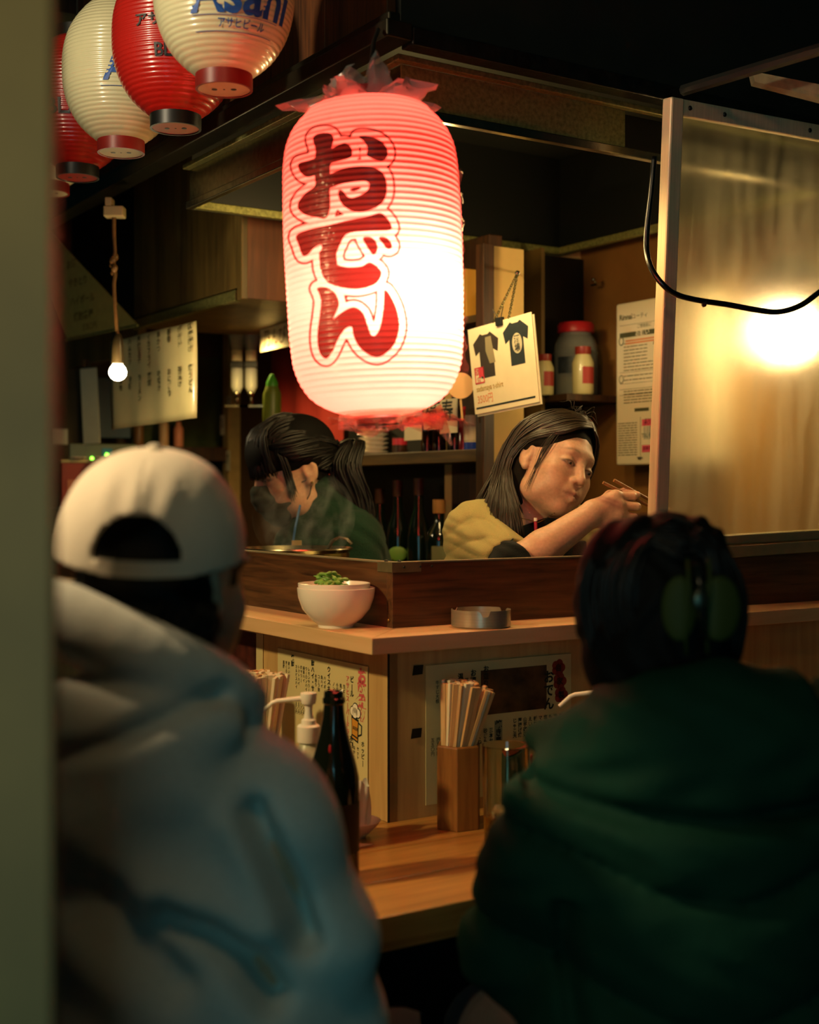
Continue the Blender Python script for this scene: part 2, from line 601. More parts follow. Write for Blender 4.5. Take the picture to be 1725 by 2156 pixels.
# corner bracket with screws, and a brass screw near the foot
br = MB()
br.box(NA - 0.0025, NA + 0.062, NB - 0.0025, NB - 0.0008, 1.2055, 1.2245)
br.box(NA - 0.0025, NA - 0.0008, NB - 0.0025, NB + 0.05, 1.2055, 1.2245)
bo = ob('corner_bracket', br, mat('bracket_metal', '#8d815f', 0.4, 0.7, noise=0.2), ct, bevel=0.0006)
sm = MB()
for a in (0.0, 0.045):
    sm.lathe([(0.0012, NB - 0.0032), (0.003, NB - 0.0024)], 10, (0, 0, 0), 1) if False else None
for a in (-0.02, 0.016, 0.042):
    sm.sphere((a, NB - 0.0025, 1.215), (0.0022, 0.0012, 0.0022), 10, 6)
sm.sphere((NA + 0.02, NB + 0.008, 1.2255), (0.004, 0.004, 0.0025), 10, 6)
sm.sphere((NA + 0.005, NB + 0.03, 1.2255), (0.004, 0.004, 0.0025), 10, 6)
ob('screw', sm, M_BLACK, bo, smooth=True)
ob('screw', MB().sphere((NA - 0.001, NB + 0.012, 1.117), (0.003, 0.004, 0.004), 12, 8), mat('brass', '#8d6a3a', 0.3, 1.0), ct, smooth=True)

# inside worktops behind the partition
wk = thing('kitchen_worktop', 'steel kitchen worktop hidden behind the walnut partition', 'worktop', L(0, 0, 0), ANG)
ob('top', MB().box(-0.02, 0.20, 0.30, 2.2, 0.90, 0.94), M_STEEL, wk, bevel=0.002)
ob('top', MB().box(-0.02, 1.2, -0.017, 0.14, 0.90, 0.94), M_STEEL, wk, bevel=0.002)
ob('cabinet', MB().box(0.0, 0.18, 0.30, 2.2, 0.0, 0.90).box(0.0, 1.2, -0.017, 0.12, 0, 0.90), M_STEELD, wk)

# ------------------------------------------------------------------ exhaust hood
HB, HT = 2.06, 2.158
hd = thing('exhaust_hood', 'wide stainless exhaust hood hanging over the kitchen corner', 'hood', L(0, 0, 0), ANG)
HA, HV = 1.19, 0.98
ob('front_panel', MB().box(0.0, 0.56, 0.0, 0.004, HB + 0.018, HT), M_STEELD, hd)
ob('front_panel', MB().box(0.56, HA, 0.02, 0.024, HB + 0.018, HT), M_BLACK, hd)
ob('side_panel', MB().box(0.0, 0.004, 0.004, HV, HB + 0.018, HT), M_STEEL, hd)
ob('end_panel', MB().box(0.004, HA, HV - 0.004, HV, HB, HT + 0.2), M_BLACK, hd)
ob('back_panel', MB().box(HA - 0.004, HA, 0.03, HV - 0.004, HB, HT + 0.2), M_BLACK, hd)
lip = MB().box(-0.012, HA, -0.012, 0.006, HB, HB + 0.018).box(-0.012, 0.006, 0.006, HV, HB, HB + 0.018)
ob('front_lip', lip, M_STEEL, hd, bevel=0.002)
lip = MB().box(0.006, HA, HV - 0.024, HV - 0.006, HB, HB + 0.02).box(HA - 0.024, HA - 0.006, 0.006, HV - 0.024, HB, HB + 0.02)
ob('inner_lip', lip, M_STEELD, hd, bevel=0.002)
ob('top_rail', MB().box(-0.02, HA, -0.02, 0.0, HT, HT + 0.012).box(-0.02, 0.0, 0.0, HV, HT, HT + 0.012), M_STEELD, hd, bevel=0.002)
ob('canopy', MB().box(0.004, HA - 0.004, 0.026, HV - 0.004, HT + 0.19, HT + 0.2), M_DARK, hd)

# hanging wall cabinet behind the hood
cb = thing('hanging_cabinet', 'brown wooden cabinet hung high beyond the left end of the hood', 'cabinet', L(0, 0, 0), ANG)
CA, CB0, CB1, CZ = 0.238, 1.158, 1.935, 1.88
ob('body', MB().box(CA, 0.83, CB0, CB1, CZ, 2.6), M_CABW, cb)
ob('side_board', MB().box(CA - 0.012, CA, CB0 + 0.02, CB1, CZ + 0.03, 2.6), M_CABW, cb, bevel=0.002)
ob('corner_post', MB().box(CA - 0.015, CA + 0.004, CB0 - 0.01, CB0 + 0.018, CZ - 0.004, 2.6), M_CABW, cb, bevel=0.002)
ob('bottom_rail', MB().box(CA - 0.02, CA, CB0 + 0.02, CB1, CZ - 0.006, CZ + 0.024), M_STEELD, cb, bevel=0.002)
ob('front_board', MB().box(CA + 0.004, 0.83, CB0 - 0.008, CB0, CZ + 0.0, 2.6), wood('red_lit_wood', '#5a2f18', '#854a26', 2, 0.5, 0.7), cb)  # redder than the other faces: lantern light put into the colour
b_, zt = on_a(235, 690, CA)
_, zb = on_a(235, 755, CA)
struct('trim_10', MB().box(CA, CA + 0.03, CB1, 2.6, zb, zt), M_CABW, **BF)
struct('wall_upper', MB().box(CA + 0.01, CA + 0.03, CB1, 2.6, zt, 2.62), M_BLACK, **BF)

# ------------------------------------------------------------------ glass screen on the right wing
w_bl = np.array(L(0.592, NB - 0.004, 1.235))
w_tl = np.array(at(1405, 205, 2.714))
lean = (w_tl - w_bl)
hh = float(np.linalg.norm(lean))
win = bpy.data.objects.new('window_1', None)
COL.objects.link(win)
win['kind'] = 'structure'
zax = Vector(lean / hh)
xax = Vector(UV3)
xax = (xax - zax * xax.dot(zax)).normalized()
yax = zax.cross(xax)
win.matrix_world = Matrix(((xax.x, yax.x, zax.x, w_bl[0]), (xax.y, yax.y, zax.y, w_bl[1]), (xax.z, yax.z, zax.z, w_bl[2]), (0, 0, 0, 1)))
WW = 1.45
ob('frame_stile', MB().box(0, 0.036, -0.014, 0.014, -0.02, hh), M_ALU, win, bevel=0.004)
ob('frame_rail', MB().box(0.036, WW, -0.010, 0.010, hh - 0.033, hh), M_ALU, win, bevel=0.002)
ob('frame_rail', MB().box(0.036, WW, -0.012, 0.012, 0.0, 0.02).box(0.036, WW, -0.02, 0.02, -0.028, -0.002), mat('bronze_aluminium', '#8a8058', 0.45, 0.15, noise=0.1), win, bevel=0.002)
sc = MB()
for x in (0.055, 0.155, 0.42):
    sc.sphere((x, -0.011, hh - 0.016), (0.005, 0.003, 0.005), 12, 8)
ob('screw', sc, M_BLACK, win, smooth=True)

def pane_material():
    m, nt, p, out = nodes('steamed_glass')
    tc = nt.nodes.new('ShaderNodeTexCoord')
    mp = nt.nodes.new('ShaderNodeMapping')
    mp.inputs['Scale'].default_value = (14, 14, 1.6)
    nt.links.new(tc.outputs['Object'], mp.inputs['Vector'])
    nz = nt.nodes.new('ShaderNodeTexNoise')
    nz.inputs['Scale'].default_value = 1.6
    nz.inputs['Detail'].default_value = 7
    nz.inputs['Distortion'].default_value = 0.4
    nt.links.new(mp.outputs['Vector'], nz.inputs['Vector'])
    mr = nt.nodes.new('ShaderNodeMapRange')
    mr.inputs['From Min'].default_value = 0.35
    mr.inputs['From Max'].default_value = 0.7
    mr.inputs['To Min'].default_value = 0.03
    mr.inputs['To Max'].default_value = 0.13
    nt.links.new(nz.outputs['Fac'], mr.inputs['Value'])
    p.inputs['Base Color'].default_value = (0.93, 0.92, 0.84, 1)
    p.inputs['Transmission Weight'].default_value = 1.0
    p.inputs['Roughness'].default_value = 0.24
    p.inputs['IOR'].default_value = 1.4
    tl = nt.nodes.new('ShaderNodeBsdfTranslucent')
    tl.inputs[0].default_value = (0.85, 0.80, 0.62, 1)
    mx = nt.nodes.new('ShaderNodeMixShader')
    nt.links.new(mr.outputs['Result'], mx.inputs[0])
    nt.links.new(p.outputs[0], mx.inputs[1])
    nt.links.new(tl.outputs[0], mx.inputs[2])
    nt.links.new(mx.outputs[0], out.inputs['Surface'])
    return m
ob('pane', MB().box(0.03, WW, -0.002, 0.002, 0.012, hh - 0.025), pane_material(), win)

# lamp behind the steamed glass
lp = thing('hanging_lamp', 'glowing lamp with a wooden top behind the steamed glass screen', 'lamp', L(1.30, 0.21, 0))
ob('globe', MB().sphere((0, 0, 1.765), 0.07, 24, 16), emissive('lamp_glow', (1.0, 0.72, 0.34), 18.0), lp, smooth='all')
ob('shade', MB().lathe([(0.03, 1.95), (0.12, 1.88), (0.122, 1.875), (0.03, 1.94)], 24), M_DWOOD, lp, smooth=True)
ob('cord', MB().tube([(0, 0, 1.94), (0, 0, 2.62)], 0.006, 8), M_RUB, lp)
ob('cap', MB().box(-0.05, 0.05, -0.05, 0.05, 1.95, 2.02), wood('lamp_wood', '#6a3a18', '#a06030', 0, 0.5), lp, bevel=0.003)
light('lamp_light', 'POINT', L(1.21, 0.12, 1.74), 6.0, (1.0, 0.68, 0.26), 0.06)
# ------------------------------------------------------------------ paper lanterns
def paper_shell_material(name, col, trans=0.35, ink=False, coat=0.25, rough=0.35):
    m, nt, p, out = nodes(name)
    p.inputs['Roughness'].default_value = rough
    p.inputs['Coat Weight'].default_value = coat
    p.inputs['Coat Roughness'].default_value = 0.15
    tl = nt.nodes.new('ShaderNodeBsdfTranslucent')
    mx = nt.nodes.new('ShaderNodeMixShader')
    mx.inputs[0].default_value = trans
    tc = nt.nodes.new('ShaderNodeTexCoord')
    nz = nt.nodes.new('ShaderNodeTexNoise')
    nz.inputs['Scale'].default_value = 14
    nz.inputs['Detail'].default_value = 6
    nt.links.new(tc.outputs['Object'], nz.inputs['Vector'])
    mr = nt.nodes.new('ShaderNodeMapRange')
    mr.inputs['To Min'].default_value = 0.86
    mr.inputs['To Max'].default_value = 1.08
    nt.links.new(nz.outputs['Fac'], mr.inputs['Value'])
    ml = nt.nodes.new('ShaderNodeMix')
    ml.data_type = 'RGBA'
    ml.blend_type = 'MULTIPLY'
    ml.inputs['Factor'].default_value = 1.0
    ml.inputs['A'].default_value = C(col)
    nt.links.new(mr.outputs['Result'], ml.inputs['B'])
    csrc = ml.outputs['Result']
    if ink:
        # print: black strokes and a thin contour line around them, from a distance attribute on the shell
        at_ = nt.nodes.new('ShaderNodeAttribute')
        at_.attribute_name = 'print_distance'
        def step(a, lo, hi):
            n = nt.nodes.new('ShaderNodeMapRange')
            n.inputs['From Min'].default_value = lo
            n.inputs['From Max'].default_value = hi
            n.inputs['To Min'].default_value = 1.0
            n.inputs['To Max'].default_value = 0.0
            nt.links.new(a, n.inputs['Value'])
            return n.outputs['Result']
        fill = step(at_.outputs['Fac'], -0.0004, 0.0004)
        sb = nt.nodes.new('ShaderNodeMath')
        sb.operation = 'SUBTRACT'
        sb.inputs[1].default_value = 0.0122
        nt.links.new(at_.outputs['Fac'], sb.inputs[0])
        ab = nt.nodes.new('ShaderNodeMath')
        ab.operation = 'ABSOLUTE'
        nt.links.new(sb.outputs[0], ab.inputs[0])
        line = step(ab.outputs[0], 0.0012, 0.0021)
        mxm = nt.nodes.new('ShaderNodeMath')
        mxm.operation = 'MAXIMUM'
        nt.links.new(fill, mxm.inputs[0])
        nt.links.new(line, mxm.inputs[1])
        def inked(src, ic):
            k = nt.nodes.new('ShaderNodeMix')
            k.data_type = 'RGBA'
            nt.links.new(mxm.outputs[0], k.inputs['Factor'])
            nt.links.new(src, k.inputs['A'])
            k.inputs['B'].default_value = ic
            return k.outputs['Result']
        nt.links.new(inked(csrc, (0.012, 0.010, 0.009, 1)), p.inputs['Base Color'])
        nt.links.new(inked(csrc, (0.045, 0.003, 0.002, 1)), tl.inputs[0])
    else:
        nt.links.new(csrc, p.inputs['Base Color'])
        nt.links.new(csrc, tl.inputs[0])
    nt.links.new(p.outputs[0], mx.inputs[1])
    nt.links.new(tl.outputs[0], mx.inputs[2])
    nt.links.new(mx.outputs[0], out.inputs['Surface'])
    return m

def spline(xs, ys, x):
    return float(np.interp(x, xs, ys))

def smooth_interp(xs, ys, n):
    """Catmull-Rom resample of (x, y) knots, x monotonic"""
    xs, ys = np.array(xs, float), np.array(ys, float)
    m = np.gradient(ys, xs)
    X = np.linspace(xs[0], xs[-1], n)
    i = np.clip(np.searchsorted(xs, X) - 1, 0, len(xs) - 2)
    h = xs[i + 1] - xs[i]
    t = (X - xs[i]) / h
    Y = (2*t**3-3*t**2+1)*ys[i] + (t**3-2*t**2+t)*h*m[i] + (-2*t**3+3*t**2)*ys[i+1] + (t**3-t**2)*h*m[i+1]
    return X, Y

def poly_sdf(P, poly):
    """signed distance of points P (N,2) to a closed polygon"""
    poly = np.array(poly, float)
    d = np.full(len(P), 1e9)
    inside = np.zeros(len(P), bool)
    n = len(poly)
    for i in range(n):
        a, b = poly[i], poly[(i + 1) % n]
        e, w = b - a, P - a
        t = np.clip((w @ e) / (e @ e + 1e-12), 0, 1)
        q = w - t[:, None] * e
        d = np.minimum(d, (q ** 2).sum(1))
        c = (a[1] > P[:, 1]) != (b[1] > P[:, 1])
        xi = a[0] + (P[:, 1] - a[1]) / (b[1] - a[1] + 1e-12) * e[0]
        inside ^= c & (P[:, 0] < xi)
    d = np.sqrt(d)
    return np.where(inside, -d, d)

def smooth_poly(pts, n=5):
    """closed Catmull-Rom through the points"""
    P = np.array(pts, float)
    N = len(P)
    out = []
    for i in range(N):
        p0, p1, p2, p3 = P[i - 1], P[i], P[(i + 1) % N], P[(i + 2) % N]
        for k in range(n):
            t = k / n
            out.append(0.5 * (2*p1 + (p2-p0)*t + (2*p0-5*p1+4*p2-p3)*t*t + (3*p1-p0-3*p2+p3)*t**3))
    return np.array(out)

def c2(pts):
    return [(560 + x * 0.28986, 80 + y * 0.28986) for x, y in pts]

def c3(pts):
    return [(560 + x * 0.28986, 480 + y * 0.28986) for x, y in pts]

# brush shapes of the three characters, in photograph pixels on the lantern's face
GLYPHS = [
    c2([(450, 675), (500, 685), (520, 725), (500, 800), (490, 900), (482, 1000), (478, 1100), (475, 1230), (440, 1300), (380, 1290), (300, 1270), (245, 1225), (250, 1170), (300, 1110), (370, 1060), (372, 1000), (375, 900), (385, 800), (368, 720), (395, 685)]),
    c2([(262, 890), (330, 872), (400, 850), (500, 795), (560, 765), (610, 757), (648, 800), (642, 860), (560, 885), (470, 910), (390, 975), (330, 995), (285, 975), (258, 930)]),
    c2([(697, 712), (770, 712), (850, 742), (902, 800), (905, 865), (865, 897), (800, 880), (755, 850), (762, 800), (738, 750)]),
    c2([(440, 1000), (500, 970), (590, 938), (700, 928), (800, 940), (870, 985), (893, 1060), (885, 1150), (840, 1215), (740, 1258), (650, 1258), (575, 1215), (540, 1150), (542, 1095), (570, 1100), (610, 1150), (660, 1152), (740, 1115), (766, 1070), (740, 1040), (650, 1042), (560, 1055), (480, 1080), (440, 1060)]),
    c2([(640, 1085), (690, 1078), (705, 1090), (650, 1112), (622, 1100)]),
    c2([(225, 1412), (330, 1372), (450, 1350), (600, 1318), (740, 1295), (835, 1272), (885, 1310), (917, 1370), (900, 1402), (760, 1402), (640, 1406), (580, 1425), (540, 1490), (510, 1560), (505, 1640), (400, 1640), (395, 1560), (405, 1490), (350, 1510), (305, 1556), (265, 1562), (240, 1490)]),
    c3([(395, 150), (505, 160), (495, 220), (520, 260), (600, 280), (690, 275), (745, 248), (800, 280), (832, 330), (800, 395), (740, 425), (650, 440), (540, 425), (440, 385), (395, 310), (385, 230)]),
    c3([(705, 68), (775, 72), (810, 130), (798, 183), (770, 192), (732, 135)]),
    c3([(818, 68), (880, 75), (915, 125), (908, 155), (878, 155), (848, 118)]),
    c3([(362, 420), (430, 420), (490, 465), (516, 540), (495, 600), (470, 650), (540, 600), (620, 570), (685, 612), (715, 700), (745, 782), (785, 765), (815, 690), (838, 560), (850, 448), (900, 515), (938, 620), (945, 740), (900, 860), (800, 938), (720, 922), (650, 860), (612, 780), (600, 712), (550, 730), (500, 800), (455, 890), (410, 938), (368, 905), (350, 830), (352, 740), (372, 620), (385, 520), (372, 460)]),
]

def oden_lantern():
    Y = 2.2
    k = Y / F
    root = thing('paper_lantern', 'large glowing red paper lantern in plastic wrap with three black characters', 'lantern', at(786, 540, Y))
    zs = [-336, -330, -318, -300, -275, -238, -190, -120, -40, 60, 140, 195, 232, 264, 290, 310, 320]
    rs = [48, 78, 110, 138, 158, 174, 181, 184, 186, 187, 185, 182, 175, 160, 138, 112, 70]
    X, R = smooth_interp(zs, rs, 54 * 7)
    ribs = 0.0019 * np.abs(np.sin(PI * np.arange(len(X)) / 7.0))
    seg = 240
    th = np.linspace(0, 2 * PI, seg, endpoint=False)
    r = R * k + ribs * np.clip((R - 60) / 90, 0, 1)
    z = -(-X[::-1]) * k if False else X * k
    wob = 1 + 0.008 * np.sin(2 * th + 1.0) + 0.005 * np.sin(5 * th)
    vx = r[:, None] * np.sin(th)[None] * wob
    vy = -r[:, None] * np.cos(th)[None] * wob
    vz = np.repeat(z[:, None], seg, 1)
    co = np.stack([vx, vy, vz], -1).reshape(-1, 3)
    n = len(X)
    I = (np.arange(n - 1)[:, None] * seg + np.arange(seg)[None])
    J = (np.arange(n - 1)[:, None] * seg + (np.arange(seg)[None] + 1) % seg)
    fs = np.stack([I, J, J + seg, I + seg], -1).reshape(-1, 4)
    me = bpy.data.meshes.new('shell')
    me.from_pydata(co.tolist(), [], fs.tolist())
    me.update()
    # artwork laid on the front of the shell: horizontal position follows the face's width
    ox, oy, oz = at(786, 540, Y)
    px = CX + F * (ox + co[:, 0]) / (oy + co[:, 1])
    py = CY - F * (oz + co[:, 2] - EYE) / (oy + co[:, 1])
    tilt = 0.036
    P = np.stack([px + (py - 540) * tilt * 0.0, py], -1)
    d = np.full(len(co), 1.0)
    front = (co[:, 1] < -0.01) & (px < 900) & (py > 225) & (py < 800)
    dd = np.full(front.sum(), 1e9)
    for g in GLYPHS:
        dd = np.minimum(dd, poly_sdf(P[front] - np.array([0.0, 0.0]), smooth_poly(g, 4)))
    d[front] = dd * k
    a = me.attributes.new('print_distance', 'FLOAT', 'POINT')
    a.data.foreach_set('value', d.astype(np.float32))
    o = ob('shell', me, paper_shell_material('red_lantern_paper', '#ee6a5e', 0.62, ink=True, coat=0.5, rough=0.4), root, smooth='all')
    root.rotation_euler = (0, 0.036 * -1, 0)
    red = mat('lantern_ring', '#5c1614', 0.6)
    ob('top_ring', MB().lathe([(0.050, 0.246), (0.055, 0.25), (0.055, 0.27), (0.05, 0.27)], 32), red, root, smooth=True)
    ob('bottom_ring', MB().lathe([(0.034, -0.264), (0.038, -0.268), (0.038, -0.278), (0.034, -0.278)], 32), red, root, smooth=True)
    ob('bulb', MB().sphere((0.045, -0.01, -0.085), 0.03, 16, 12).lathe([(0.014, -0.055), (0.014, -0.02)], 12, (0.045, -0.01, 0)), emissive('lantern_bulb', (1, 0.8, 0.5), 20), root, smooth='all')
    ob('cord', MB().tube([(0.045, -0.01, -0.02), (0.03, 0, 0.1), (0.0, 0.0, 0.255), (0.012, 0.02, 0.34)], 0.004, 8), M_RUB, root)
    ob('hanging_wire', MB().tube([(0.022, 0.02, 0.30), (0.018, 0.05, 0.315), (0.008, 0.07, 0.35)], 0.0011, 6), mat('copper_wire', '#d08a60', 0.3, 1.0), root)
    # crumpled plastic wrap gathered above and below
    def tuft(c, r0, r1, h, nseg, seed, jag):
        wrap = MB()
        g = np.random.default_rng(seed)
        ph = g.uniform(0, 6.28, 8)
        rows = 7
        jj = g.uniform(-1, 1, (rows + 1, nseg))
        vs = []
        for i in range(rows + 1):
            t = i / rows
            for q in range(nseg):
                a = 2 * PI * q / nseg
                rr = (r0 + (r1 - r0) * t ** 0.7) * (1 + 0.35 * t * math.sin(5 * a + ph[0]) + 0.3 * t * math.sin(9 * a + ph[1])) + jj[i, q] * 0.006 * t
                zz = h * t * (0.80 + 0.22 * math.sin(3 * a + ph[2]) + 0.14 * math.sin(7 * a + ph[3]) - 0.35 * max(0.0, t - 0.7)) + jj[i, (q + 3) % nseg] * jag * t
                vs.append((c[0] + rr * math.cos(a), c[1] + rr * math.sin(a), c[2] + zz))
        fs = [(i * nseg + q, i * nseg + (q + 1) % nseg, (i + 1) * nseg + (q + 1) % nseg, (i + 1) * nseg + q) for i in range(rows) for q in range(nseg)]
        wrap.add(vs, fs)
        ob('plastic_wrap', wrap, clear('pink_wrap', '#f6d8cc', 0.14, 0.12) if c[2] < 0 else clear('grey_wrap', '#efdcd4', 0.34, 0.12), root, smooth=True)
    tuft((0, 0, 0.246), 0.070, 0.040, 0.075, 52, 3, 0.007)
    tuft((0, 0, 0.240), 0.088, 0.092, 0.030, 52, 5, 0.006)
    tuft((0.02, 0, -0.258), 0.095, 0.06, -0.035, 44, 8, 0.008)
    tuft((0.03, -0.02, -0.262), 0.085, 0.085, -0.02, 40, 12, 0.008)
    wrap = MB()
    wrap.tube([(0.085, -0.03, -0.262), (0.105, -0.03, -0.29), (0.118, -0.03, -0.318)], [0.022, 0.010, 0.002], 9)
    ob('wrap_tail', wrap, clear('pink_wrap', '#f3c9ba', 0.22, 0.12), root, smooth=True)
    # thin film standing off the paper along the right edge
    film = MB().grid(lambda u, v: ((0.149 + 0.004 * math.sin(9 * u * 6)) * math.cos(-0.35 + 0.7 * v), -0.149 * math.sin(-0.35 + 0.7 * v) , -0.20 + 0.34 * u), 30, 8)
    ob('plastic_film', film, clear('clear_wrap', '#ffffff', 0.06, 0.1), root, smooth=True)
    g = np.random.default_rng(17)
    jt = g.uniform(-1, 1, (61, 15))
    strip = MB().grid(lambda u, v: ((0.1470 + 0.0016 * jt[round(u * 60), round(v * 14)] + 0.001 * math.sin(u * 170)) * math.sin(-0.72 + 0.34 * v), -(0.1470 + 0.0016 * jt[round(u * 60), round(v * 14)]) * math.cos(-0.72 + 0.34 * v), -0.13 + 0.33 * u), 60, 14)
    ob('plastic_film', strip, clear('crinkled_film', '#ffffff', 0.05, 0.07), root, smooth='all')
    ob('hook_arm', MB().tube([(0.008, 0.07, 0.35), (0.012, 0.13, 0.40), (0.02, 0.187, 0.44)], 0.004, 8), M_BLACK, root)
    pl = light('lantern_light', 'POINT', (0.052, -0.055, -0.075), 19.0, (1.0, 0.70, 0.56), 0.035)
    pl.parent = root
    return root
oden_lantern()

# five smaller beer lanterns along the left fascia
BZ = [0.0, 0.012, 0.03, 0.06, 0.10, 0.15, 0.20, 0.24, 0.27, 0.29, 0.30]
BR = [0.050, 0.066, 0.085, 0.105, 0.119, 0.1235, 0.119, 0.105, 0.085, 0.066, 0.05]

_BX, _BY = smooth_interp(BZ, BR, 200)

def beer_r(z):
    return float(np.interp(z, _BX, _BY))

def shell_mesh():
    X, R = smooth_interp(BZ, BR, 36 * 5 + 1)
    m = MB()
    rib = 0.0016 * np.abs(np.sin(PI * np.arange(len(X)) / 5))
    m.lathe([(float(R[i] + rib[i]), float(X[i])) for i in range(len(X))], 72, cap0=False, cap1=False)
    return m

def wrapped(m2, z0, phi0, off=0.0032):
    """bend flat text (x along the belly, y up) round a beer lantern"""
    out = MB()
    vs = []
    for x, y, _ in m2.v:
        z = z0 + y
        r = beer_r(min(max(z, 0), 0.3)) + off
        p = phi0 + x / 0.123
        vs.append((r * math.sin(p), -r * math.cos(p), z))
    out.add(vs, m2.f)
    return out

def beer_lantern(loc, shell, capm, label, prints, rz):
    r = thing('beer_lantern', label, 'lantern', loc, rz, 'beer lanterns under the fascia')
    if shell.name not in SHELLS:
        SHELLS[shell.name] = SHELL.copy()
        SHELLS[shell.name].materials.append(shell)
    ob('paper_shell', SHELLS[shell.name], None, r, smooth='all')
    ob('bottom_cap', MB().lathe([(0.048, 0.002), (0.0505, 0.002), (0.0505, -0.026), (0.046, -0.026), (0.046, -0.024)], 40, cap0=False, cap1=False), capm, r, smooth=True)
    ob('cap_plate', MB().lathe([(0.046, -0.0245), (0.046, -0.0215)], 40), shell, r)
    h = MB()
    for x in (-0.017, 0.017):
        h.lathe([(0.005, -0.0252), (0.005, -0.0246)], 14, (x, 0, 0))
    h.lathe([(0.0018, -0.0252), (0.0018, -0.0246)], 10)
    ob('cap_hole', h, M_BLACK, r)
    ob('top_cap', MB().lathe([(0.0505, 0.298), (0.0505, 0.326), (0.03, 0.33)], 40, cap0=False), capm, r, smooth=True)
    ob('hanging_hook', MB().tube([(0, 0, 0.328), (0, 0, 0.56)], 0.0025, 6), M_BLACK, r)
    for m2, col in prints:
        ob('print', m2, col, r)
    return r

SHELLS = {}
SHELL = ob('tmp', shell_mesh(), None)
me_ = SHELL.data
bpy.data.objects.remove(SHELL)
SHELL = me_
LW = paper_shell_material('white_lantern_paper', '#e6dfb4', 0.22, coat=0.7, rough=0.35)
LR = paper_shell_material('red_beer_paper', '#b81f16', 0.15, coat=0.7, rough=0.35)
CRED = mat('cap_red', '#7c1d16', 0.4)
CBLK = mat('cap_black', '#0e0f0c', 0.4)
BLUE = mat('blue_ink', '#1d4f9c', 0.5)
ph = 0.33
pr1 = [(wrapped(MB().text('Asahi', -0.085, 0.074, 0.09, bold=0.025), 0, ph), BLUE),
       (wrapped(MB().text('アサヒビール', -0.037, 0.0515, 0.0165, bold=0.012).grid(lambda u, v: (-0.085 + 0.175 * u, 0.0685 + 0.0009 * v, 0), 20, 1).grid(lambda u, v: (-0.085 + 0.175 * u, 0.0445 + 0.0009 * v, 0), 20, 1), 0, ph), BLUE)]
pr2 = [(wrapped(MB().text('アサヒ', -0.060, 0.140, 0.028, bold=0.02).text('BLACK', -0.022, 0.082, 0.034, bold=0.02), 0, 0.0), M_BLACK)]
pr3 = [(wrapped(MB().text('Asahi', -0.022, 0.098, 0.075, bold=0.025).grid(lambda u, v: (-0.03 + 0.16 * u, 0.085 + 0.0009 * v, 0), 20, 1), 0, 0.1), BLUE)]
pr4 = [(wrapped(MB().text('BLACK', -0.045, 0.094, 0.05, bold=0.02), 0, 0.0), M_BLACK)]
BL = [(472, 190, 2.36, LW, CRED, 'white beer lantern with blue script, nearest to the large red lantern', pr1),
      (370, 272, 2.64, LR, CBLK, 'red beer lantern with a black cap between two white lanterns', pr2),
      (255, 323, 2.88, LW, CRED, 'white beer lantern hanging between two red lanterns', pr3),
      (163, 375, 3.14, LR, CBLK, 'red beer lantern with black lettering beside the near door jamb', pr4),
      (104, 408, 3.42, LW, CRED, 'white beer lantern mostly hidden behind the near door jamb', [])]
for px, py, Y, sh, cp, lab, pr in BL:
    x, y, z = at(px, py, Y)
    beer_lantern((x, y, z + 0.026), sh, cp, lab, pr, 0.0)

# ------------------------------------------------------------------ bare bulb on its cord
def bare_bulb():
    Y = 3.5
    x, y, z = at(248, 783, Y)
    r = thing('light_bulb', 'bare glowing bulb hanging on a knotted cord from a small socket box', 'light', (x, y, z))
    k = Y / F
    pts = [(-8, -325), (-8, -290), (-6, -250), (-10, -235), (-9, -215), (-5, -205), (-8, -185), (-7, -160), (-5, -130), (-3, -100), (0, -70)]
    P = [(a * k, 0, -b * k) for a, b in pts]
    ob('cord', MB().tube(P, 0.0052, 8), mat('taped_cord', '#6b4a22', 0.5, noise=0.4, nscale=60, bump=0.3, coat=0.3), r, smooth=True)
    kn = MB()
    for i in range(5):
        kn.sphere(((-9 + 3 * math.sin(i * 2.0)) * k, 0.004 * math.cos(i * 3.0), (210 + i * 8) * k), (0.009, 0.008, 0.011), 10, 8)
    ob('knot', kn, MATS['taped_cord'], r, smooth='all')
    ob('socket', MB().lathe([(0.008, 0.10), (0.014, 0.085), (0.016, 0.06), (0.0165, 0.022), (0.013, 0.02)], 20), mat('bakelite', '#2d2413', 0.35), r, smooth=True)
    ob('collar', MB().lathe([(0.013, 0.026), (0.0135, 0.014)], 20), M_ALU, r, smooth=True)
    ob('bulb', MB().lathe([(0.0, -0.024), (0.009, -0.0225), (0.017, -0.017), (0.0225, -0.008), (0.0235, 0.0), (0.021, 0.009), (0.0155, 0.017), (0.012, 0.021)], 24), emissive('bulb_glow', (1.0, 0.86, 0.55), 26.0), r, smooth='all')
    b = MB().box(-0.026 - 0.008, 0.026 - 0.008, -0.02, 0.02, 325 * k, (325 + 22) * k).box(-0.03, -0.012, -0.02, 0.02, 347 * k, 365 * k)
    ob('socket_box', b, mat('beige_box', '#b7a67a', 0.5), r, bevel=0.003)
    l = light('bulb_light', 'POINT', (0, -0.05, -0.01), 2.6, (1.0, 0.75, 0.38), 0.02)
    l.parent = r
bare_bulb()

# ------------------------------------------------------------------ paper and menus
def sheet(name, label, cat, origin, xdir, up, w, h, material, t=0.0012, group=None, bend=None):
    r = thing(name, label, cat, group=group)
    sheet_frame(r, origin, xdir, up)
    if bend:
        m = MB().grid(lambda u, v: (u * w, v * h, bend(u, v)), 16, 12)
        o = ob('paper', m, material, r, smooth='all')
        s = o.modifiers.new('thick', 'SOLIDIFY')
        s.thickness = t
    else:
        ob('paper', MB().box(0, w, 0, h, -t, 0), material, r)
    return r

